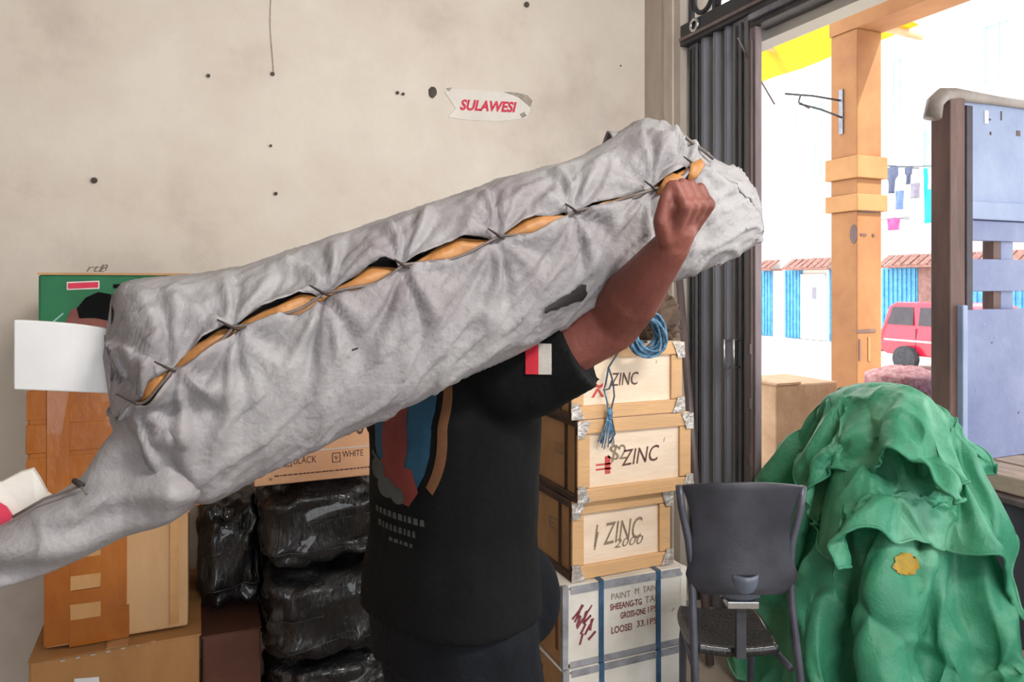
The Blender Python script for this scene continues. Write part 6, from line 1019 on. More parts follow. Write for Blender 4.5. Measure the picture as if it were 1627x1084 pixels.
4,2,2,-1,-3,-4,-3,-1,-1,-1,21,0,1,1,2,4,5,3,3,1,1,-1,-1,-3,5,10,11,11,10,7,5,6,8,9,10,10,9,8,5,3,4,4,7,9,3,-7,1,4,-4,16,11,9,7,4,4,2,0,-2,-3,-2,-1,-2,24,0,0,1,1,3,3,2,1,0,-1,-2,-2,0,7,10,11,11,9,2,11,5,7,11,10,10,8,7,5,2,2,3,3,10,8,
-7,-2,8,-11,7,12,14,11,7,6,4,3,0,-1,-1,-2,-3,23,-1,0,0,0,1,1,0,-2,-1,-2,-2,1,4,7,9,11,10,9,3,2,15,7,11,11,8,8,7,5,3,2,0,2,5,13,-8,-3,9,-10,-1,6,14,16,11,7,6,4,3,1,0,-3,-3,14,0,0,-1,0,-1,-1,-1,-2,-2,-1,1,4,5,7,8,10,11,10,2,1,7,17,9,
7,9,7,8,6,4,3,2,0,0,14,-6,-1,6,-10,-2,0,8,18,15,9,7,5,4,4,2,-2,-3,4,1,1,0,0,-1,-1,-2,-1,0,2,4,5,6,5,8,10,11,9,5,0,1,10,11,7,7,8,9,8,6,5,3,1,-4,14,-5,4,2,-7,-4,-2,2,15,16,12,4,2,3,6,9,3,-2,-3,2,2,2,2,0,0,-1,2,3,5,6,5,5,5,7,11,12,8,4,
2,-2,0,13,2,6,9,10,10,9,7,5,-1,-5,15,-4,0,11,-8,-3,0,-3,4,13,15,1,1,3,8,12,7,2,-3,1,4,4,3,2,1,4,5,6,6,5,5,4,6,9,11,11,9,2,1,-2,-6,6,4,6,11,12,10,10,7,6,-1,-7,12,3,-4,14,-1,-4,0,-3,-7,4,13,12,-2,1,7,12,10,7,9,-5,2,5,4,4,4,7,8,7,5,4,
5,6,8,10,11,11,7,1,0,-3,-5,4,-3,10,11,11,10,9,7,6,2,-4,0,12,-3,4,12,-1,-1,-4,-7,-6,1,18,-2,6,4,9,12,13,16,-8,-2,4,4,4,7,9,8,5,5,6,7,9,10,11,10,11,5,-1,-1,-5,-8,3,-3,12,10,9,8,8,5,-2,-2,0,11,8,9,-2,7,12,-1,-5,-6,-7,-9,4,13,-2,6,11,14,
15,15,-7,-7,4,4,5,8,9,6,4,7,10,10,11,10,11,11,8,3,-1,-3,-5,-11,3,-3,-5,9,13,9,8,7,0,-5,-1,11,10,9,11,2,13,2,-3,-5,-6,-9,-9,2,6,10,14,14,15,2,6,-8,3,4,5,8,7,5,7,10,11,12,11,12,11,10,6,2,-3,-4,-7,-10,2,0,-12,-1,7,10,10,9,6,-2,0,8,10,
0,15,13,10,3,3,-2,-6,-7,-8,-3,7,3,14,12,13,8,11,-4,1,4,6,6,5,7,9,11,11,12,13,13,11,9,4,0,-3,-5,-7,-12,1,-5,-6,-8,0,6,9,9,8,3,5,8,12,1,1,17,14,5,10,2,-4,-8,-7,-3,6,-6,7,10,11,14,11,1,0,4,4,4,6,9,10,9,12,13,14,12,11,8,3,-2,-4,-5,-8,-11,
0,-4,-10,-7,-5,2,5,6,7,9,5,13,7,3,-1,16,13,14,13,8,-4,-9,-5,-2,2,-4,-5,2,8,16,7,7,1,4,3,3,7,9,8,9,13,13,13,12,12,7,1,-3,-5,-6,-6,-12,1,-5,-12,-9,-5,0,4,6,7,7,11,11,8,1,-5,11,15,11,18,13,5,-6,-8,0,-6,1,-4,-7,0,15,7,6,6,4,2,4,7,7,7,9,
13,12,13,11,12,8,0,-4,-6,-8,-5,-7,-2,-4,-12,-12,-7,0,6,8,8,9,10,10,7,-3,-9,2,15,17,17,14,10,2,-8,-8,3,-7,2,-3,-9,17,5,9,6,4,3,5,6,6,5,10,12,13,11,11,12,7,-1,-5,-7,-5,-4,-7,-11,2,-8,-14,-11,1,8,10,10,9,9,7,5,0,-7,-9,4,16,18,18,9,7,3,
-10,-1,3,-7,2,-4,225,24,19,14,18,15,17,17,15,8,1,-6,-16,-18,-14,-9,-4,5,7,2,-4,-8,-8,-7,-8,-8,-5,-3,2,-6,-9,-2,0,3,6,6,6,3,-6,-17,-22,-19,-20,-20,-20,-21,-24,-26,-25,-22,-20,-16,-2,27,23,16,18,17,15,22,16,9,4,-2,-11,-18,-15,-6,-3,5,
6,-2,-11,-6,-3,-3,-6,-6,-5,-2,-1,-3,-11,-5,-1,3,7,7,5,-1,-8,-18,-23,-22,-19,-15,-18,-22,-25,-25,-24,-23,-20,-18,-3,28,26,19,17,15,20,20,22,13,7,1,-8,-15,-15,-2,-4,4,0,-12,-2,0,-2,-3,-6,-9,-7,3,-1,-1,-9,-7,-2,4,7,8,3,-5,-13,-20,-24,
-22,-17,-12,-17,-22,-23,-25,-24,-23,-20,-20,-3,30,25,21,19,22,17,16,24,18,13,4,-5,-10,-15,-6,5,-2,-12,0,1,1,-2,-5,-8,-11,-5,-2,1,1,-1,-8,-3,5,8,7,0,-9,-17,-22,-24,-23,-12,-12,-18,-20,-22,-24,-23,-22,-20,-20,-3,31,25,23,21,20,25,14,
13,25,19,10,-1,-6,-11,-13,1,4,-11,5,0,1,-2,-6,-8,-15,-2,-8,3,4,3,-2,-6,7,9,6,-4,-15,-19,-24,-24,-22,-9,-11,-18,-20,-21,-22,-22,-22,-20,-19,-2,32,30,29,24,8,18,26,2,20,26,21,3,-7,-6,-12,-14,11,7,-2,-2,-8,5,-2,-5,-15,-13,-1,0,2,10,9,
-9,11,9,3,-10,-19,-23,-22,-23,-21,-18,-8,-9,-18,-21,-22,-23,-21,-20,-18,-1,34,30,22,20,28,6,21,28,10,6,14,21,-19,-1,12,-16,-6,3,4,4,1,-3,1,-20,-8,6,0,0,-2,6,6,10,9,10,-1,-16,-26,-28,-25,-19,-13,-20,-19,-13,-15,-17,-17,-17,-17,-17,-17,
-2,34,34,32,27,14,22,17,9,27,14,8,-7,11,-18,5,6,-3,7,6,-3,6,-13,-22,0,-16,-4,10,0,14,10,8,8,12,10,-7,-22,-31,-29,-22,-14,-16,-15,-22,-6,-14,-16,-16,-18,-16,-16,-16,-1,35,35,32,31,22,22,2,15,15,21,12,10,-8,2,-6,4,-5,-7,8,5,-6,0,-6,-21,
1,4,2,6,2,9,21,3,21,7,-13,-25,-31,-28,-19,-12,-14,-19,-18,-2,-12,-17,-17,-16,-16,-16,-17,-1,36,35,33,31,30,22,12,15,15,11,16,10,-1,-4,-2,-5,1,2,-4,-13,0,-15,-5,5,-5,6,7,2,5,7,17,10,22,10,-15,-25,-30,-28,-17,-11,-14,-18,-13,-3,-9,-16,
-16,-17,-17,-16,-16,-1,36,36,34,32,32,26,17,13,17,15,14,16,-4,-5,-10,-4,2,11,-14,-9,-15,-5,-14,2,11,12,11,2,3,2,20,12,13,8,-14,-21,-28,-25,-17,-13,-13,-13,-8,-5,-8,-15,-17,-16,-17,-17,-19,2,35,36,35,33,32,27,20,16,18,17,16,9,2,-7,-11,
-7,4,16,-14,-16,-11,-11,-10,0,15,17,13,9,0,-4,2,16,21,-8,-3,-13,-25,-21,-14,-12,-12,-9,-7,-6,-11,-15,-16,-18,-19,-20,-24,3,35,35,34,34,33,28,23,18,19,18,14,7,-2,-10,-13,0,13,20,-10,-22,-16,-12,-7,6,18,19,14,10,3,-5,-2,-6,29,3,-9,-15,
-17,-16,-11,-11,-10,-8,-8,-9,-13,-16,-18,-22,-24,-25,-29,6,34,33,34,34,33,30,25,21,20,18,11,2,-7,-13,-3,11,19,16,-7,-18,-20,-16,-6,10,18,20,15,11,6,-2,-8,-9,4,23,-3,-13,-12,-15,-11,-9,-9,-9,-10,-12,-16,-18,-23,-27,-29,-30,-31,8,33,
32,33,34,33,31,27,24,21,16,7,-3,-9,-6,5,18,20,12,-5,-16,-17,-19,-7,11,18,20,16,11,7,3,-4,-9,-10,6,15,-7,-11,-10,-11,-8,-10,-10,-13,-15,-19,-23,-28,-32,-32,-33,-32,10,31,32,32,34,33,31,29,26,21,13,3,-6,-6,1,12,21,20,10,-5,-16,-19,-16,
-5,10,17,20,17,12,7,5,1,-7,-9,-8,10,7,-9,-9,-9,-9,-11,-12,-16,-19,-24,-28,-32,-34,-35,-33,-32,9,32,30,32,34,33,32,30,26,21,11,-2,-5,-2,7,18,23,19,7,-4,-14,-20,-15,-4,8,15,19,18,13,8,5,4,-2,-5,-11,5,9,-7,-9,-9,-9,-12,-15,-19,-25,-28,
-32,-34,-36,-35,-34,-31,14,23,32,32,32,33,32,30,28,23,8,-2,-1,3,9,22,23,17,5,-1,-13,-20,-15,-3,8,11,17,18,15,8,5,5,2,-3,-6,-7,11,-2,-15,1,-12,-15,-19,-24,-30,-33,-34,-36,-35,-35,-32,-30,24,4,28,33,33,30,28,30,30,29,17,1,5,8,1,24,22,
11,-6,1,2,-21,-14,1,7,10,15,16,14,7,5,6,5,-2,-6,-6,6,-8,-2,-14,-4,-15,-23,-31,-36,-35,-36,-35,-34,-32,-31,-29,1,19,11,31,30,26,28,30,31,30,31,20,10,-7,6,24,21,-4,-6,16,-4,-19,-8,5,6,9,14,14,10,6,5,7,7,1,-11,-2,-8,6,-1,-23,0,-24,-31,
-36,-36,-35,-35,-34,-32,-31,-28,-28,-16,29,27,25,17,24,30,31,30,31,29,31,25,10,-1,4,18,13,-13,20,-12,-12,0,4,5,8,13,12,7,5,4,8,7,0,-14,-4,-2,-6,9,-19,-14,-30,-35,-35,-36,-34,-34,-31,-30,-29,-27,-27,-9,25,26,22,24,29,30,30,31,30,30,
31,27,27,13,0,1,18,-7,23,-17,-6,2,4,3,7,12,9,5,3,5,7,6,-2,-15,-4,-9,2,-3,-7,-29,-31,-34,-35,-34,-34,-30,-27,-28,-29,-27,-27,-4,29,24,20,29,28,29,30,31,31,30,30,26,26,26,14,-2,15,-6,13,4,-13,2,4,2,5,11,6,3,2,5,7,5,-9,-17,2,-11,-8,-2,
-13,-27,-30,-34,-32,-32,-31,-26,-26,-27,-27,-27,-28,-4,29,27,25,28,29,28,30,31,31,32,33,24,21,23,23,14,5,3,-3,21,-12,-3,3,4,5,9,4,0,1,5,8,2,-17,-12,1,-10,-12,-7,-15,-28,-32,-34,-32,-30,-21,-26,-25,-22,-26,-27,-28,1,29,29,30,30,29,28,
29,31,31,32,31,31,28,18,12,21,13,-1,7,7,5,-9,-2,6,5,6,1,-1,1,5,6,-2,-22,-7,2,-9,-15,-11,-21,-30,-32,-32,-33,-33,-23,-15,-27,-18,-22,-28,-27,7,31,32,32,31,30,28,29,30,30,30,30,29,25,27,17,13,8,15,2,11,6,-6,-6,2,5,4,0,-1,0,3,2,-6,-24,
-4,2,-7,-14,-17,-30,-32,-31,-31,-27,-26,-30,-23,-15,-27,-15,-22,-31,13,33,33,33,33,30,29,29,29,29,28,28,28,28,22,20,10,7,18,7,12,7,-1,-6,-1,3,2,-1,-2,-2,0,-4,-7,-24,-6,0,-7,-13,-25,-29,-31,-31,-31,-29,-26,-15,-30,-25,-15,-21,-19,-28,
11,34,35,35,34,32,29,29,29,29,27,26,27,27,23,17,12,8,15,8,10,5,5,1,-1,-1,-2,-2,-3,-4,-7,-9,-11,-11,-18,-6,-1,-16,-25,-24,-25,-30,-28,-25,-24,-25,-28,-24,-22,-18,-24,-28,10,35,36,36,35,33,30,30,29,28,27,25,25,23,21,18,16,9,10,11,2,5,
5,3,0,-1,-4,-2,-3,-7,-12,-15,-14,-9,-6,-17,2,-18,-22,-20,-22,-26,-26,-24,-28,-31,-24,-22,-28,-26,-20,-24,7,36,36,36,35,34,32,30,30,28,26,25,22,21,20,19,17,12,10,5,2,3,2,1,0,-2,-3,-2,-5,-9,-14,-14,-15,-12,2,-21,-4,-14,-18,-17,-19,-23,
-25,-27,-31,-27,-25,-27,-28,-21,-21,-25,3,35,36,36,35,33,33,32,31,29,27,25,23,21,19,19,16,15,7,6,0,0,0,-1,-2,-3,-3,-4,-7,-11,-13,-13,-14,-10,-6,-11,-20,-3,-13,-17,-19,-22,-24,-31,-29,-27,-28,-21,-30,-27,-6,-24,-1,34,34,35,34,34,34,
32,32,31,29,27,26,22,18,18,16,14,8,3,-1,0,-2,-2,-3,-4,-5,-7,-8,-12,-14,-13,-9,-15,3,-12,-23,-16,-8,-15,-16,-19,-24,-28,-29,-31,-31,-23,-20,-28,-20,-8,-6,33,33,34,34,34,34,33,32,32,29,30,29,27,20,15,15,13,8,2,-1,-3,-2,-3,-3,-5,-6,-9,
-10,-11,-15,-15,-15,-3,-6,-13,-9,-28,-18,-13,-13,-14,-21,-26,-28,-29,-31,-31,-21,-17,-31,-18,-8,31,33,34,34,35,34,33,33,32,31,30,29,30,24,15,14,12,7,2,-1,-3,-3,-4,-3,-6,-7,-11,-10,-12,-12,-13,-13,-10,-10,-16,-13,-13,-18,-21,-15,-15,
-20,-24,-27,-29,-30,-32,-27,-18,-20,-26,-8,31,32,33,35,35,35,34,33,33,31,31,29,31,27,15,13,12,7,1,-1,-2,-4,-5,-5,-7,-8,-12,-12,-11,-11,-12,-11,-12,-17,-19,-12,-23,-2,-18,-18,-19,-20,-23,-26,-28,-31,-32,-29,-23,-21,-16,-7,31,31,34,35,
36,36,34,33,32,32,30,29,31,29,14,12,14,9,-1,-4,-4,-4,-5,-7,-9,-11,-12,-13,-12,-11,-11,-10,-12,-18,-24,-11,-20,-10,-11,-17,-18,-20,-21,-23,-27,-30,-31,-29,-24,-22,-19,-4,30,32,34,36,36,37,34,33,31,31,29,29,29,27,14,12,16,10,-1,-10,-9,
-4,-6,-6,-10,-13,-13,-14,-14,-13,-11,-9,-8,-16,-22,-16,-16,-21,-7,-15,-15,-18,-20,-21,-23,-27,-28,-28,-27,-24,-23,-2,31,32,34,37,37,37,35,31,30,29,28,28,28,22,13,13,15,11,-10,-2,-13,-9,-5,-6,-11,-15,-14,-14,-14,-14,-13,-12,-6,-6,-22,
-23,-13,-20,-16,-13,-13,-14,-17,-20,-22,-25,-26,-26,-27,-27,-26,0,32,33,35,36,38,37,34,30,29,27,26,27,25,17,13,13,15,8,-8,-14,-2,-14,-6,-7,-13,-15,-14,-12,-14,-14,-16,-14,-10,3,-22,-21,-15,-20,-20,-16,-13,-11,-15,-18,-21,-23,-24,-26,
-27,-28,-28,3,32,33,35,37,37,37,33,30,27,25,25,24,19,15,12,14,16,7,-8,-19,-11,-3,-11,-15,-13,-14,-13,-11,-12,-13,-14,-16,-14,5,-18,-16,-19,-21,-21,-19,-15,-10,-12,-17,-20,-23,-23,-25,-26,-28,-29,3,33,33,35,36,37,37,32,29,26,24,21,19,
15,12,12,16,17,7,-9,-19,-19,-11,-11,-15,-15,-14,-11,-10,-10,-11,-13,-15,-16,5,-19,-8,-16,-23,-22,-20,-19,-11,-11,-16,-20,-24,-24,-23,-23,-26,-29,3,33,33,34,36,37,36,32,28,24,20,16,14,12,11,13,19,18,6,-10,-16,-21,-23,-11,-17,-16,-13,
-10,-8,-9,-9,-12,-16,-16,2,-15,-11,-6,-24,-20,-14,-22,-22,-12,-15,-20,-24,-23,-23,-21,-24,-27,3,33,33,34,34,36,36,31,25,19,15,12,11,10,12,16,21,19,5,-12,-17,-21,-23,-17,-18,-16,-11,-8,-7,-8,-9,-11,-17,-17,-2,-12,-16,1,-11,-24,-10,-23,
-28,-19,-16,-18,-24,-22,-23,-20,-22,-24,3,31,33,33,34,34,35,28,20,14,10,9,10,11,14,19,24,19,3,-13,-20,-20,-21,-16,-23,-9,-10,-8,-9,-9,-10,-13,-16,-12,-12,-1,-18,-8,7,-18,-16,-24,-31,-28,-20,-14,-23,-21,-23,-21,-19,-20,13,18,31,32,33,
33,32,24,15,9,8,9,11,14,17,22,24,17,-1,-13,-18,-22,-24,-11,-20,-3,-12,-12,-11,-12,-11,-11,-13,-12,-12,-4,-3,-18,-3,0,-19,-23,-28,-29,-26,-24,-18,-22,-22,-18,-16,-14,-1,27,19,30,31,32,30,18,10,8,8,12,15,18,20,21,21,12,-4,-13,-17,-20,
-24,-9,-15,-16,-8,-13,-11,-12,-11,-12,-12,-12,-4,-3,-8,-3,-18,0,-15,-22,-27,-28,-28,-24,-24,-21,-16,-9,-12,-15,0,23,16,30,30,30,24,13,9,9,14,18,19,20,19,17,15,6,-6,-13,-16,-19,-22,-7,-12,-18,-14,-13,-12,-12,-11,-12,-10,-13,-5,0,-9,
-2,-8,-10,-14,-17,-25,-29,-27,-25,-23,-10,-18,-9,-14,-15,4,7,23,29,28,25,17,10,11,15,22,22,21,18,15,13,9,1,-7,-12,-15,-19,-20,-7,-12,-18,-18,-14,-12,-11,-12,-10,-11,-4,-8,1,-8,-5,-10,-10,-14,-12,-21,-28,-27,-27,-22,-12,-20,-16,-14,
-16,2,-2,26,26,25,19,12,10,16,23,27,23,18,14,11,10,6,-2,-9,-12,-15,-17,-20,-8,-12,-17,-19,-17,-13,-11,-10,-9,-10,-2,2,-3,-9,-11,-4,-16,-11,-10,-17,-27,-24,-27,-25,-16,-21,-23,-17,-15,-13,17,13,26,19,13,10,15,23,28,28,21,12,9,9,10,5,
-5,-10,-13,-15,-16,-20,-8,-13,-19,-19,-18,-14,-11,-9,-7,-6,2,6,-2,-9,-18,-8,-13,-15,-9,-14,-22,-25,-26,-23,-23,-19,-22,-24,-19,-7,15,18,14,18,11,12,21,28,30,27,15,6,7,8,12,4,-6,-12,-14,-16,-15,-18,-12,-12,-20,-21,-19,-15,-8,-5,-4,-2,
8,6,-3,-13,-21,-16,-11,-11,-13,-15,-20,-21,-22,-23,-22,-25,-20,-23,-27,-12,25,11,15,7,13,16,26,30,30,25,13,6,3,4,12,4,-8,-13,-15,-15,-16,-18,-17,-10,-19,-24,-21,-14,-5,-2,1,2,4,0,-5,-6,-19,-22,-16,-11,-13,-15,-19,-21,-18,-14,-24,-22,
-27,-23,-26,])

tp = thing('tarpaulin', 'heap of crumpled green tarpaulin filling the doorway beside the chair', 'tarpaulin', (2.2, 1.92, 0))
tr_ = math.radians(-49); c_, s_ = math.cos(tr_), math.sin(tr_)
def upsample(g, k):
    n = g.shape[0]; m = (n-1)*k+1; t = np.arange(m)/k; i = np.minimum(t.astype(int), n-2); f = t-i
    def ax(g):
        p0 = g[np.maximum(i-1, 0)]; p1 = g[i]; p2 = g[i+1]; p3 = g[np.minimum(i+2, n-1)]; u = f[:, None, None]
        return .5*(2*p1+(p2-p0)*u+(2*p0-5*p1+4*p2-p3)*u*u+(3*p1-p0-3*p2+p3)*u**3)
    return ax(ax(g).transpose(1, 0, 2)).transpose(1, 0, 2)
def cloth_part(data, nm, rot=0, sc=(1, 1, 1), off=(0, 0, 0), amp=1.0, seed=0, fq=4.2):
    """draped sheet (positions listed below) with sharp crumple creases added along its weave"""
    n, g = unpack(data); g = upsample(g, 3); n = g.shape[0]
    x, y, z = g[..., 0].copy(), g[..., 1].copy(), g[..., 2].copy()
    k = 1.0-.2*np.clip((z-.25)/.85, 0, 1); x = np.where(x > 0, x*.82, x)*k*sc[0]; y = y*k*sc[1]; z = z*sc[2]*.955
    c0, s0 = math.cos(rot), math.sin(rot); x, y = x*c0-y*s0+off[0], x*s0+y*c0+off[1]
    q = np.stack([TPX+x*c_-y*s_, TPY+x*s_+y*c_, z+off[2]], -1)
    du = np.gradient(q, axis=0); dv = np.gradient(q, axis=1); nr = np.cross(du, dv); nr /= np.linalg.norm(nr, axis=-1, keepdims=True)+1e-9
    d = np.zeros((n, n))
    for i in range(n):
        for j in range(n):
            u, v = i/n*fq+seed, j/n*fq
            a = abs(nz(u*.8+.5*nz(u, v, 5), v*.8, 1)); b = abs(nz(u*1.7, v*1.7+.4*nz(u*2, v, 2), 9)); c = abs(nz(u*3.6, v*3.6, 4))
            d[i, j] = .030*max(0, 1-a*4.5)**1.6-.016*max(0, 1-b*4)**1.5+.012*nz(u*1.2, v*1.2, 12)
    q = q+nr*(d*amp)[..., None]; q[..., 2] = np.maximum(q[..., 2], .006)
    P = q.tolist()
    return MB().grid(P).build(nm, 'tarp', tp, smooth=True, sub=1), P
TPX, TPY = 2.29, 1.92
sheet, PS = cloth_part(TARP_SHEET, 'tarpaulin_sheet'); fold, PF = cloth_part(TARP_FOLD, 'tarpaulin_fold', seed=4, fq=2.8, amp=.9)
fold2, PF2 = cloth_part(TARP_FOLD, 'tarpaulin_fold', rot=2.4, sc=(.85, .85, .62), off=(.0, .02, .455), seed=9, fq=2.6, amp=.8)
pb_ = BVHTree.FromPolygons([v.co[:] for v in sheet.data.vertices], [tuple(p.vertices) for p in sheet.data.polygons])
P = []
for i in range(9):
    row = []
    for j in range(9):
        u, v = i/4-1, j/4-1; r = min(1, 1/(math.hypot(u, v)+.2))*(1+.3*nz(u*2, v*2, 6))
        o_ = at_d(1440+24*u*r, 897+21*v*r, 1.6); dr = (o_-Vector((0, 0, CH))).normalized(); hit = pb_.ray_cast(o_, dr)[0]; row.append(hit-dr*.006 if hit else o_+dr*.6)
    P.append(row)
MB().grid(P).build('yellow_patch', 'tarp_patch', tp, smooth=True)
# pale stitched hems along the edges
for P, nm in ((PF, fold), (PS, sheet), (PF2, fold2)):
    n = len(P)
    for edge in ([P[0][j] for j in range(0, n, 2)], [P[n-1][j] for j in range(0, n, 2)], [P[i][0] for i in range(0, n, 2)], [P[i][n-1] for i in range(0, n, 2)]):
        MB().tube(edge, .0055, 6).build('hem', 'tarp', nm, smooth=True)
# ------------------------------------------------------------------ carried package
RY = 1.22
ST = [(176, 482, 640), (184, 460, 690), (205, 449, 715), (240, 444, 765), (330, 436, 796), (400, 420, 757), (500, 386, 710), (600, 352, 660), (700, 318, 612), (800, 284, 566), (900, 256, 512), (950, 236, 490), (985, 214, 474), (1012, 188, 463), (1060, 216, 448), (1110, 248, 426), (1160, 272, 408), (1195, 312, 392), (1209, 355, 378)]
SEAM = [(176, 650), (225, 622), (280, 572), (365, 515), (500, 465), (615, 425), (755, 383), (870, 345), (985, 312), (1030, 288), (1060, 262), (1110, 290), (1209, 365)]
STITCH = [225, 280, 365, 500, 615, 755, 870, 985, 1045]
sx_, st_, sb_ = [np.array(a, float) for a in zip(*ST)]; mx_, my_ = [np.array(a, float) for a in zip(*SEAM)]
def sm(x, xs, ys, w=12):
    return float(np.interp(np.clip(np.linspace(x-w, x+w, 9), xs[0], xs[-1]), xs, ys).mean())
def station(px):
    t, b, s = sm(px, sx_, st_), sm(px, sx_, sb_), sm(px, mx_, my_)
    P1, P2, P3 = at_y(px, t, RY), at_y(px, b, RY), at_y(px, s, RY)
    zc = (P1.z+P2.z)/2; h = (P1.z-P2.z)/2
    return P1.x, zc, h, min(.115, h*.75), (P3.z-zc)/h
def sect(phi, h, b, n=2.5):
    c, s = math.cos(phi), math.sin(phi); r = (abs(c)**n+abs(s)**n)**(-1/n)
    return -b*c*r, h*s*r
def phi_of(fr):
    fr = max(-.97, min(.97, fr)); lo, hi = -math.pi/2, math.pi/2
    for _ in range(36):
        m = (lo+hi)/2
        if sect(m, 1, 1)[1] < fr: lo = m
        else: hi = m
    return lo
NU, NV = 260, 132
Xa, Xb = at_y(178, 0, RY).x, at_y(1208, 0, RY).x
def px_of(X):
    d = SA*X+CA*RY; xr = CA*X-SA*RY
    return CX+F*xr/d
PXS = [px_of(Xa+(Xb-Xa)*i/(NU-1)) for i in range(NU)]
SI = [min(range(NU), key=lambda i: abs(PXS[i]-q)) for q in STITCH]
STN = [station(p) for p in PXS]; PH = [phi_of(s[4]) for s in STN]
def gap(i):
    for k in range(len(SI)-1):
        if SI[k] <= i <= SI[k+1]:
            t = (i-SI[k])/(SI[k+1]-SI[k]); return (.16 if PXS[i] < 860 else (.05 if PXS[i] < 985 else .10))*math.sin(math.pi*t)**.8*(1+.25*math.sin(t*7+k))
    return .012
def crease(X, phi, sphi, i):
    """folds radiating from the stitches plus long slack folds, in metres outwards"""
    d = 0; h = STN[i][2]
    for k in SI:
        dx = X-STN[k][0]; dv = (phi-PH[k])
        if dv > math.pi: dv -= 2*math.pi
        dv *= .115
        r = math.hypot(dx, dv)
        if r < .26:
            th = math.atan2(dv, dx)
            f = math.exp(-(r/.095)**2)*(1-math.exp(-(r/.018)**2))
            d += .0085*f*(math.sin(7*th+k*1.3)+.6*math.sin(13*th+k*2.1))
            d -= .010*math.exp(-(r/.022)**2)
    v = phi*.12
    a1 = nz((X*.9+v*.8)*7, (v*.9-X*.45)*24, 2.3); a2 = nz((X+v)*16, (v-X*.5)*42, 7.7)
    rg = (1-abs(a1)*2.2); d += .008*max(0, rg)**4-.002
    d += .0022*a2+.0055*nz(X*5, v*7, 9.1)
    d += .0014*nz(X*34, v*40, 4)+.0035*max(0, 1-abs(nz((X+v*.9)*9, (v-X*.55)*58, 21))*5)
    return d
bn = thing('sack_wrapped_package', 'long bulky package wrapped in pale woven sacking, stitched with brown lining showing', 'package', (.5, RY, 1.40))
rows = []
for i in range(NU):
    X, zc, h, b, fr = STN[i]; p0 = PH[i]; g = gap(i); e = 1.0
    ed = min(i, NU-1-i)/12
    if ed < 1: e = .25+.75*math.sqrt(max(0, 1-(1-ed)**2))
    row = []
    for j in range(NV):
        t = j/(NV-1); phi = p0+g/2+t*(2*math.pi-g)
        y, z = sect(phi, h, b*e); L = math.hypot(y, z)+1e-6
        lip = math.exp(-(min(t, 1-t)*60))*(.006 if g > .03 else 0)
        k = crease(X, phi if phi < p0+math.pi else phi-2*math.pi, 0, i)*(.35 if abs(z) > .93*h else 1)+lip
        row.append((X+.012*nz(X*9, phi*2, 1), RY+y+y/L*k, zc+z+z/L*k))
    rows.append(row)
MB().grid(rows).build('sacking', 'sack', bn, smooth=True, solid=.002)
# closed ends of the sacking
for i in (0, NU-1):
    r = rows[i]; X, zc = STN[i][0], STN[i][1]; P = []
    for q in range(6):
        f = 1-q/5; P.append([(X+(-.012 if i == 0 else .012)*(1-f), RY+(p[1]-RY)*f, zc+(p[2]-zc)*f) for p in r])
    MB().grid(P).build('sacking_end', 'sack', bn, smooth=True)
# brown lining that bulges through the gaps between the stitches
for k in range(len(SI)-1):
    P = []; i0, i1 = SI[k], SI[k+1]
    for i in range(i0, i1+1, 1):
        X, zc, h, b, fr = STN[i]; g = gap(i)*1.5+.02; p0 = PH[i]; row = []; tt = (i-i0)/max(1, i1-i0)
        for j in range(11):
            s = j/10; phi = p0-g/2+g*s; y, z = sect(phi, h, b); L = math.hypot(y, z)
            kk = -.012+.013*math.sin(math.pi*tt)*math.sin(math.pi*s)+.004*nz(X*40, s*3, k)
            row.append((X, RY+y+y/L*kk, zc+z+z/L*kk))
        P.append(row)
    MB().grid(P).build('lining', 'lining', bn, smooth=True)
# dark fold line under each gap and a knotted string at each stitch
P = []
for i in range(SI[0], SI[-1]+1):
    X, zc, h, b, fr = STN[i]; phi = PH[i]-gap(i)*.42; y, z = sect(phi, h, b); L = math.hypot(y, z); P.append((X, RY+y+y/L*.0045, zc+z+z/L*.0045))
MB().tube(P, .0022, 6).build('seam_cord', 'sack_hem', bn, smooth=True)
for k in SI:
    X, zc, h, b, fr = STN[k]; y, z = sect(PH[k], h, b); p = Vector((X, RY+y-.006, zc+z))
    mm = MB().tube([p+Vector((.008, .002, -.003)), p, p+Vector((-.010, -.002, .006)), p+Vector((-.022, -.001, .013))], [.0012, .0022, .002, .001], 6)
    mm.build('stitch', 'string_dark', bn, smooth=True)
# folded hem at the mouth of the sack
def front(px, py, off=.006):
    X = at_y(px, py, RY).x; i = min(range(NU), key=lambda q: abs(STN[q][0]-X)); X, zc, h, b, fr = STN[i]; z = at_y(px, py, RY-.08).z
    f = max(-.98, min(.98, (z-zc)/h)); y, zz = sect(phi_of(f), h, b); return Vector((X, RY+y-off, zc+zz))
MB().tube([front(x, y) for x, y in ((1032, 192), (1048, 212), (1062, 226), (1078, 236), (1094, 248))], .0035, 6).build('mouth_hem', 'sack_hem', bn, smooth=True)
for pts in ([(985, 310), (1004, 276), (1022, 282), (1028, 300), (1005, 318)], [(1030, 300), (1040, 262), (1062, 252), (1066, 262), (1048, 282)]):
    v = [front(x, y, .009) for x, y in pts]; c = sum(v, Vector())/len(v)+Vector((0, -.008, 0)); n = len(v)
    MB().add(v+[c], [(i, (i+1) % n, n) for i in range(n)]).build('lining_corner', 'lining', bn, smooth=True, solid=.003)
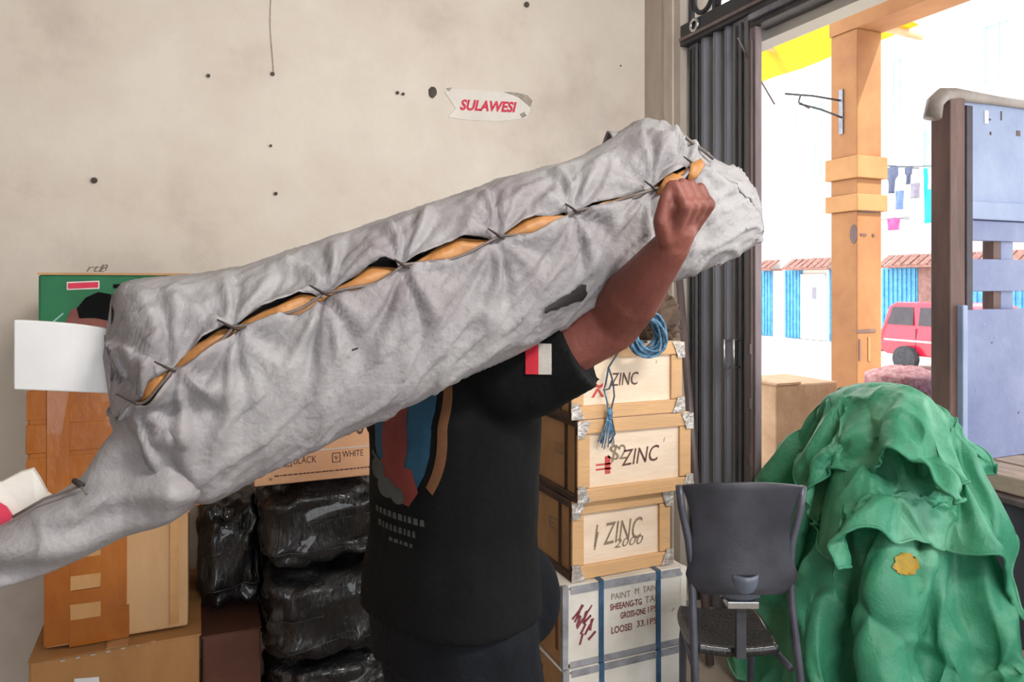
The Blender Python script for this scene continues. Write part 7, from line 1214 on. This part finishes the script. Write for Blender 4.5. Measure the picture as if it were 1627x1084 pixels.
# ear of cloth standing up at the top
e0 = at_y(955, 208, RY+.02)
MB().grid([[Vector((e0.x+.05*u, RY+.02-.05*v+.006*nz(u*5, v*5, 1), e0.z-.035+(.030*(1-u)+.02*u)*(1-abs(2*v-1)**1.5)+.0*u)) for v in [j/8 for j in range(9)]] for u in [i/8 for i in range(9)]]).build('cloth_ear', 'sack', bn, smooth=True, solid=.003)
# dark oily smear
P = []
for i in range(14):
    t = i/13; px = 822+62*t; py = 494-32*t; hw = (4+9*t)*(1 if t < .93 else .6); P.append([front(px+.3*s*hw, py+s*hw*(1+.4*nz(i, s, 3, 1.7)), .0125-.002*abs(s)) for s in (-1, -.5, 0, .5, 1)])
MB().grid(P).build('oil_smear', 'dirt_black', bn, smooth=True)
P = [[front(533+10*t, 553-3*t+s*1.6, .012) for s in (-1, 0, 1)] for t in (0, .5, 1)]
MB().grid(P).build('oil_smear', 'dirt_black', bn)
# loose tail of sacking
TT = [(345, 600, 790), (300, 596, 812), (262, 606, 828), (228, 634, 840), (196, 668, 852), (165, 702, 868), (130, 758, 886), (95, 782, 902), (60, 798, 916), (20, 826, 928), (-30, 850, 944)]
tx_, ta_, tb_ = [np.array(a, float) for a in zip(*TT[::-1])]
P = []; NA = 90
for i in range(NA):
    px = -28+(340+28)*i/(NA-1); t, b = sm(px, tx_, ta_, 8), sm(px, tx_, tb_, 8); A, B = at_y(px, t, RY-.03), at_y(px, b, RY-.03); row = []
    th = .028+.045*min(1, max(0, (px-60)/250)); cy = RY-.03-.012*min(1, max(0, (px-200)/50))+.085*min(1, max(0, (px-268)/72))**1.4
    for j in range(60):
        ph = 2*math.pi*j/59; c, s = math.cos(ph), math.sin(ph); r = (abs(c)**2.3+abs(s)**2.3)**(-1/2.3)
        hz = (A.z-B.z)/2; zc = (A.z+B.z)/2; v = s*hz
        fd = .034*nz((A.x-v*.8)*6, (v+A.x*.55)*24, 3)+.018*max(0, 1-abs(nz(A.x*5, (v+A.x*.5)*16, 8))*3)
        row.append((A.x, cy-c*r*th-(fd if c > 0 else -fd)*(1-abs(s)**4), zc+s*r*hz))
    P.append(row)
tl = MB().grid(P); c0 = Vector((0, 0, 0))
for q in P[0]: c0 += Vector(q)/len(P[0])
tl.grid([[tuple(Vector(q).lerp(c0, f)+Vector((-.03*math.sin(f*1.5), 0, 0))) for q in P[0]] for f in (0, .3, .6, .85, 1)])
tl.build('sacking_tail', 'sack', bn, smooth=True)
MB().tube([at_y(205, 778, RY-.1)+Vector((-.05+.01*0, 0, 0)), at_y(128, 772, RY-.075), at_y(70, 793, RY-.06), at_y(20, 822, RY-.05)], .0022, 6).build('tail_hem', 'sack_hem', bn, smooth=True)
MB().tube([at_y(118, 764, RY-.062), at_y(126, 769, RY-.075), at_y(132, 772, RY-.078)], .004, 6).build('stitch', 'string_dark', bn, smooth=True)
# paper scrap with red print stuck behind the tail
def plate(pts, Y, th, nm, m, par, amp=.006):
    v = [at_y(x, y, Y) for x, y in pts]
    v = [q+Vector((0, amp*nz(i*1.7, 2, Y), 0)) for i, q in enumerate(v)]; n = len(v)
    return MB().add(v+[q+Vector((0, th, 0)) for q in v], [tuple(range(n)), tuple(range(2*n-1, n-1, -1))]+[(i, i+n, (i+1) % n+n, (i+1) % n) for i in range(n)]).build(nm, m, par)
pf = plate([(-40, 765), (0, 768), (30, 752), (52, 745), (62, 760), (74, 785), (95, 800), (60, 840), (0, 880), (-40, 890)], RY+.005, .012, 'paper_flap', 'paper', bn)
plate([(-40, 800), (0, 800), (10, 806), (21, 822), (5, 836), (-40, 840)], RY-.001, .004, 'red_print', 'text_red', pf, 0)
# pale foam board sticking out of the end
fb = thing('foam_board', 'white foam board sticking out of the left end of the carried package', 'board', at_y(110, 570, RY+.02))
P = []
for i in range(14):
    t = i/13; px = 25+235*t; A = at_y(px, 508+12*t+26*t**3, RY+.03-.012*math.sin(t*3)); B = at_y(px, 618+10*t, RY+.03-.012*math.sin(t*3)); P.append([A.lerp(B, j/6) for j in range(7)])
MB().grid(P).build('board', 'foam', fb, solid=.014, bevel=.002)

# ------------------------------------------------------------------ the man carrying it
FD = Vector((math.cos(.40), math.sin(.40), 0)); RT = Vector((FD.y, -FD.x, 0)); UP = Vector((0, 0, 1))
BC = Vector((.475, 1.43, 0))
def bp(f, r, z): return BC+FD*f+RT*r+UP*z
class Body:
    def __init__(s): s.m = MB()
    def cap(s, a, b, ra, rb, n=16):
        a, b = Vector(a), Vector(b); ax = (b-a); L = ax.length; ax.normalize(); pts = []; R = []
        for k in range(5): q = math.pi/2*(1-k/4)*1.0; pts.append(a-ax*ra*math.sin(q)*.999); R.append(max(.0006, ra*math.cos(q)))
        for k in range(1, 4): t = k/4; pts.append(a.lerp(b, t)); R.append(ra+(rb-ra)*t)
        for k in range(5): q = math.pi/2*k/4; pts.append(b+ax*rb*math.sin(q)*.999); R.append(max(.0006, rb*math.cos(q)))
        s.m.tube(pts, R, n); return s
    def ell(s, c, ax, r, n=24):
        M = Matrix((ax[0], ax[1], ax[2])).transposed().to_4x4(); M.translation = c
        prof = [(max(.004, math.cos(-math.pi/2+math.pi*k/14)), math.sin(-math.pi/2+math.pi*k/14)) for k in range(15)]
        s.m.lathe(prof, n, M @ Matrix.Diagonal((r[0], r[1], r[2], 1))); return s
    def loft(s, secs, n=32, e=2.3):
        rows = []
        for (c, hf, hr) in secs:
            row = []
            for j in range(n):
                q = 2*math.pi*j/n; cc_, ss = math.cos(q), math.sin(q); r = (abs(cc_)**e+abs(ss)**e)**(-1/e); row.append(c+FD*hf*cc_*r+RT*hr*ss*r)
            rows.append(row)
        k = len(s.m.v); vs = [v for r in rows for v in r]; m = len(rows)
        fs = [(i*n+j, i*n+(j+1) % n, (i+1)*n+(j+1) % n, (i+1)*n+j) for i in range(m-1) for j in range(n)]+[tuple(range(n))[::-1], tuple((m-1)*n+j for j in range(n))]
        s.m.add(vs, fs); return s
    def done(s, name, m, parent, vox=.006, it=6, wr=0, wf=10):
        o = s.m.build(name+'_src', m); d = o.modifiers.new('r', 'REMESH'); d.mode = 'VOXEL'; d.voxel_size = vox
        if it: q = o.modifiers.new('s', 'SMOOTH'); q.iterations = it; q.factor = .5
        me = bpy.data.meshes.new_from_object(o.evaluated_get(bpy.context.evaluated_depsgraph_get())); bpy.data.objects.remove(o)
        me.materials.clear(); me.name = name
        if wr:
            for v in me.vertices:
                x, y, z = v.co; k = wr*(nz(x*wf, y*wf, z*wf*.45)+.5*nz(x*wf*2.1+4, y*wf*2.1, z*wf)); v.co = v.co+v.normal*k
        return link(name, me, m, parent, smooth=True)
mn = thing('person', 'person in a black printed T-shirt carrying the long sack-wrapped package on one shoulder', 'person', (BC.x, BC.y, 0))
shR = bp(.0, .175, 1.385); elR = at_d(972, 512, 1.33); wrR = at_d(1066, 392, 1.20)
shL = bp(.0, -.175, 1.38); elL = bp(.06, -.25, 1.12); wrL = bp(.17, -.23, .92)
def hand(B, wr, u, nrm, sd, curl):
    """palm, four fingers and a thumb; u wrist->knuckles, nrm back of the hand, sd thumb side"""
    B.cap(wr, wr+u*.03, .030, .026, 14)
    for k in range(4):
        o_ = sd*(.030-.020*k); B.cap(wr+u*.012+o_*.6, wr+u*.078+o_, .0155, .0125, 12)
    B.ell(wr+u*.042-nrm*.004, (sd, u, nrm), (.038, .045, .017))
    ln = (.95, 1.05, 1.0, .82)
    for k in range(4):
        K = wr+u*.082+sd*(.031-.0205*k); l = ln[k]
        if curl: p1 = K+(u*.016-nrm*.034)*l; p2 = p1+(-u*.026-nrm*.006)*l; p3 = p2+(-u*.016+nrm*.012)*l
        else: p1 = K+(u*.040-nrm*.008)*l; p2 = p1+(u*.022-nrm*.012)*l; p3 = p2+(u*.014-nrm*.014)*l
        B.cap(K, K+u*.001, .0128, .0124, 12); B.cap(K, p1, .0105, .0098, 12); B.cap(p1, p2, .0096, .0088, 12); B.cap(p2, p3, .0086, .0075, 12)
    t0 = wr+u*.018+sd*.028; t1 = wr+u*.046+sd*.052-nrm*.010; t2 = wr+u*.076+sd*.046-nrm*.026; t3 = t2+u*.018-sd*.012-nrm*.012
    B.cap(t0, t1, .0155, .0125, 12); B.cap(t1, t2, .0122, .0105, 12); B.cap(t2, t3, .0104, .0085, 12)
    return t3
B = Body()
B.loft([(bp(0, 0, .80), .10, .15), (bp(0, 0, .95), .125, .165), (bp(.005, 0, 1.08), .12, .155), (bp(.01, 0, 1.22), .12, .165), (bp(.01, 0, 1.32), .115, .175), (bp(.01, 0, 1.39), .085, .165), (bp(.015, 0, 1.43), .05, .08)])
hd = bp(.075, -.045, 1.605)
B.cap(bp(.015, 0, 1.40), hd+Vector((0, 0, -.05))-FD*.02, .062, .055)
B.ell(hd+UP*.015, (RT, FD, UP), (.076, .094, .105)); B.ell(hd-UP*.055+FD*.03, (RT, FD, UP), (.055, .062, .055))
B.cap(hd+FD*.088+UP*.012, hd+FD*.104-UP*.022, .010, .015, 10)                    # nose
B.cap(hd+FD*.082-UP*.052-RT*.016, hd+FD*.082-UP*.052+RT*.016, .009, .009, 10)    # mouth
for s in (-1, 1):
    B.ell(hd+RT*s*.078-UP*.005-FD*.005, (RT, FD, UP), (.010, .020, .032)); B.cap(hd+FD*.080+RT*s*.020+UP*.034, hd+FD*.074+RT*s*.045+UP*.032, .009, .008, 10)
B.cap(shR, elR, .062, .054); B.cap(elR, elR.lerp(wrR, .35), .053, .052); B.cap(elR.lerp(wrR, .35), wrR, .051, .031)
B.cap(shL, elL, .058, .045); B.cap(elL, wrL, .044, .030)
uR = (wrR-elR).normalized(); uR = (uR+Vector((.05, .0, .25))).normalized()
nR = Vector((.3, -.95, .05)); nR = (nR-uR*nR.dot(uR)).normalized(); sR = uR.cross(nR); sR = -sR if sR.x > 0 else sR
tipR = hand(B, wrR, uR, nR, sR, True)
uL = (wrL-elL).normalized(); nL = (-RT-uL*(-RT).dot(uL)).normalized(); sL = FD-uL*FD.dot(uL)-nL*FD.dot(nL); sL.normalize()
hand(B, wrL, uL, nL, sL, False)
hipR, knR, anR = bp(0, .09, .88), bp(.10, .10, .49), bp(.02, .11, .08); hipL, knL, anL = bp(0, -.09, .88), bp(.04, -.10, .47), bp(-.16, -.10, .10)
for h_, k_, a_ in ((hipR, knR, anR), (hipL, knL, anL)):
    B.cap(h_, k_, .088, .056); B.cap(k_, a_, .055, .038); B.cap(a_-UP*.03, a_+FD*.14-UP*.045, .036, .030)
body = B.done('body', 'skin', mn, .0036, 4)
# hair, eyes
Hh = Body(); Hh.ell(hd+UP*.03-FD*.012, (RT, FD, UP), (.083, .096, .102)); Hh.ell(hd-FD*.05-UP*.01, (RT, FD, UP), (.075, .05, .075))
hr = Hh.done('hair', 'hair', mn, .006, 3, .003, 60)
bm = bmesh.new(); bm.from_mesh(hr.data)
bmesh.ops.delete(bm, geom=[v for v in bm.verts if (v.co-hd).dot(FD) > .045 and (v.co-hd).z < .085 or (v.co-hd).dot(FD) > -.01 and (v.co-hd).z < .035], context='VERTS'); bm.to_mesh(hr.data); bm.free()
for s in (-1, 1):
    c = hd+FD*.082+RT*s*.031+UP*.012
    e_ = MB().lathe([(max(.0005, .011*math.cos(-1.57+3.14*k/8)), .011*math.sin(-1.57+3.14*k/8)) for k in range(9)], 12, Matrix.Translation(c)).build('eye', 'eye', mn, smooth=True)
# trousers and shoes
T = Body(); T.loft([(bp(0, 0, .80), .14, .185), (bp(0, 0, .90), .145, .185), (bp(0, 0, 1.0), .14, .175)])
for h_, k_, a_ in ((hipR, knR, anR), (hipL, knL, anL)): T.cap(h_, k_, .108, .080); T.cap(k_, a_+UP*.05, .079, .070)
T.ell(bp(.135, .09, .905), (RT, FD, UP), (.07, .05, .10))
T.done('trousers', 'trousers', mn, .009, 6, .006, 9)
for a_ in (anR, anL):
    Q = Body(); f = a_-UP*(a_.z-.045); Q.cap(f-FD*.05, f+FD*.15, .044, .042); Q.ell(f+FD*.04+UP*.02, (RT, FD, UP), (.046, .10, .042))
    s_o = Q.done('shoe', 'shoe', mn, .007, 4)
    for v in s_o.data.vertices: v.co.z = max(v.co.z, .002)
# T-shirt
Tm = Body(); Tm.loft([(bp(-.005, 0, .90), .158, .195), (bp(-.005, 0, .97), .152, .19), (bp(-.0, 0, 1.06), .142, .178), (bp(.0, 0, 1.18), .145, .186), (bp(.0, 0, 1.29), .145, .196), (bp(.01, 0, 1.37), .112, .19), (bp(.015, 0, 1.415), .075, .13), (bp(.02, 0, 1.44), .058, .075)])
slE = shR.lerp(elR, .62)-UP*.014
Tm.cap(shR-UP*.015, shR.lerp(elR, .2)-UP*.015, .088, .086)
Tm.m.tube([shR-UP*.015, shR.lerp(elR, .18)-UP*.02, slE, slE+(elR-shR)*.05], [.085, .086, .084, .084], 24)
slL = shL.lerp(elL, .55); Tm.m.tube([shL, slL, slL+(elL-shL)*.06], [.078, .076, .078], 24)
sh = Tm.done('t_shirt', 'shirt', mn, .008, 4, .0075, 7)
# prints
bvh = BVHTree.FromPolygons([v.co[:] for v in sh.data.vertices], [tuple(p.vertices) for p in sh.data.polygons])
def decal(nm, m, polys, org, ax, ay, dr, lift=.0025, sub=6):
    mm = MB()
    for poly in polys:
        c = Vector((sum(p[0] for p in poly)/len(poly), sum(p[1] for p in poly)/len(poly))); n = len(poly); dens = []
        for i in range(n):
            a, b = Vector(poly[i]), Vector(poly[(i+1) % n])
            for k in range(3): dens.append(a.lerp(b, k/3))
        rings = [[c.lerp(q, r/sub) for q in dens] for r in range(1, sub+1)]
        def pr(q):
            o_ = org+ax*q.x+ay*q.y; hit, nn, *_ = bvh.ray_cast(o_-dr*.6, dr)
            return None if hit is None else hit-dr*lift
        V = [pr(c)]+[pr(q) for r in rings for q in r]
        N_ = len(dens); fs = [(0, 1+j, 1+(j+1) % N_) for j in range(N_)]+[(1+r*N_+j, 1+r*N_+(j+1) % N_, 1+(r+1)*N_+(j+1) % N_, 1+(r+1)*N_+j) for r in range(sub-1) for j in range(N_)]
        ok = [i for i, v in enumerate(V) if v is not None]; mp = {i: k for k, i in enumerate(ok)}
        mm.add([V[i] for i in ok], [tuple(mp[i] for i in f) for f in fs if all(i in mp for i in f)])
    return link(nm, (lambda me: (me.from_pydata(mm.v, [], mm.f), me)[1])(bpy.data.meshes.new(nm)), m, sh)
BX = RT; org = bp(-.2, .02, 1.235)      # back print, reading direction towards the right arm
def ell(cx, cy, rx, ry, n=20, a0=0, a1=2*math.pi): return [(cx+rx*math.cos(a0+(a1-a0)*k/n), cy+ry*math.sin(a0+(a1-a0)*k/n)) for k in range(n)]
decal('print_oval', 'print_blue', [ell(-.01, .04, .085, .13)], org, BX, UP, FD, .0022)
arc = []
for k in range(24):
    a0 = -.75+2.0*k/24; a1 = -.75+2.0*(k+1)/24
    arc.append([(-.01+.098*math.cos(a0), .04+.143*math.sin(a0)), (-.01+.098*math.cos(a1), .04+.143*math.sin(a1)), (-.01+.116*math.cos(a1), .04+.162*math.sin(a1)), (-.01+.116*math.cos(a0), .04+.162*math.sin(a0))])
decal('print_arc', 'print_orange', arc, org, BX, UP, FD, .0024, 2)
decal('print_figure', 'print_red', [ell(-.02, .02, .04, .07), ell(-.015, .10, .024, .03), [(-.06, -.02), (.03, -.03), (.045, -.07), (.02, -.10), (-.05, -.09), (-.075, -.05)]], org, BX, UP, FD, .0034)
decal('print_base', 'print_grey', [ell(-.075, -.045, .028, .02), ell(-.045, -.075, .03, .02), ell(-.01, -.085, .02, .016), [(-.10, -.01), (-.06, -.03), (-.065, -.038), (-.102, -.02)]], org, BX, UP, FD, .0044)
rw = []; rq = random.Random(5)
for li, (y0_, wa, wb, hh) in enumerate(((-.125, -.09, .06, .012), (-.150, -.08, .03, .012), (-.172, -.04, .02, .007))):
    x = wa
    while x < wb:
        ww = rq.uniform(.007, .013); rw.append([(x, y0_-hh/2), (x+ww, y0_-hh/2), (x+ww*.9, y0_+hh/2), (x+.001, y0_+hh/2)]); x += ww+.004
decal('print_lines', 'print_grey', rw, org, BX, UP, FD, .0024, 1)
# sleeve flag
vw = Vector((SA, CA, 0)); vr = Vector((CA, -SA, 0))
fc = at_d(855, 569, 1.3)
hw, hh = .0225, .0265
decal('flag_red', 'red', [[(-hw, -hh), (0, -hh), (0, hh), (-hw, hh)]], fc, vr, UP, vw, .003, 4)
decal('flag_white', 'flag_white', [[(0, -hh), (hw, -hh), (hw, hh), (0, hh)]], fc, vr, UP, vw, .003, 4)
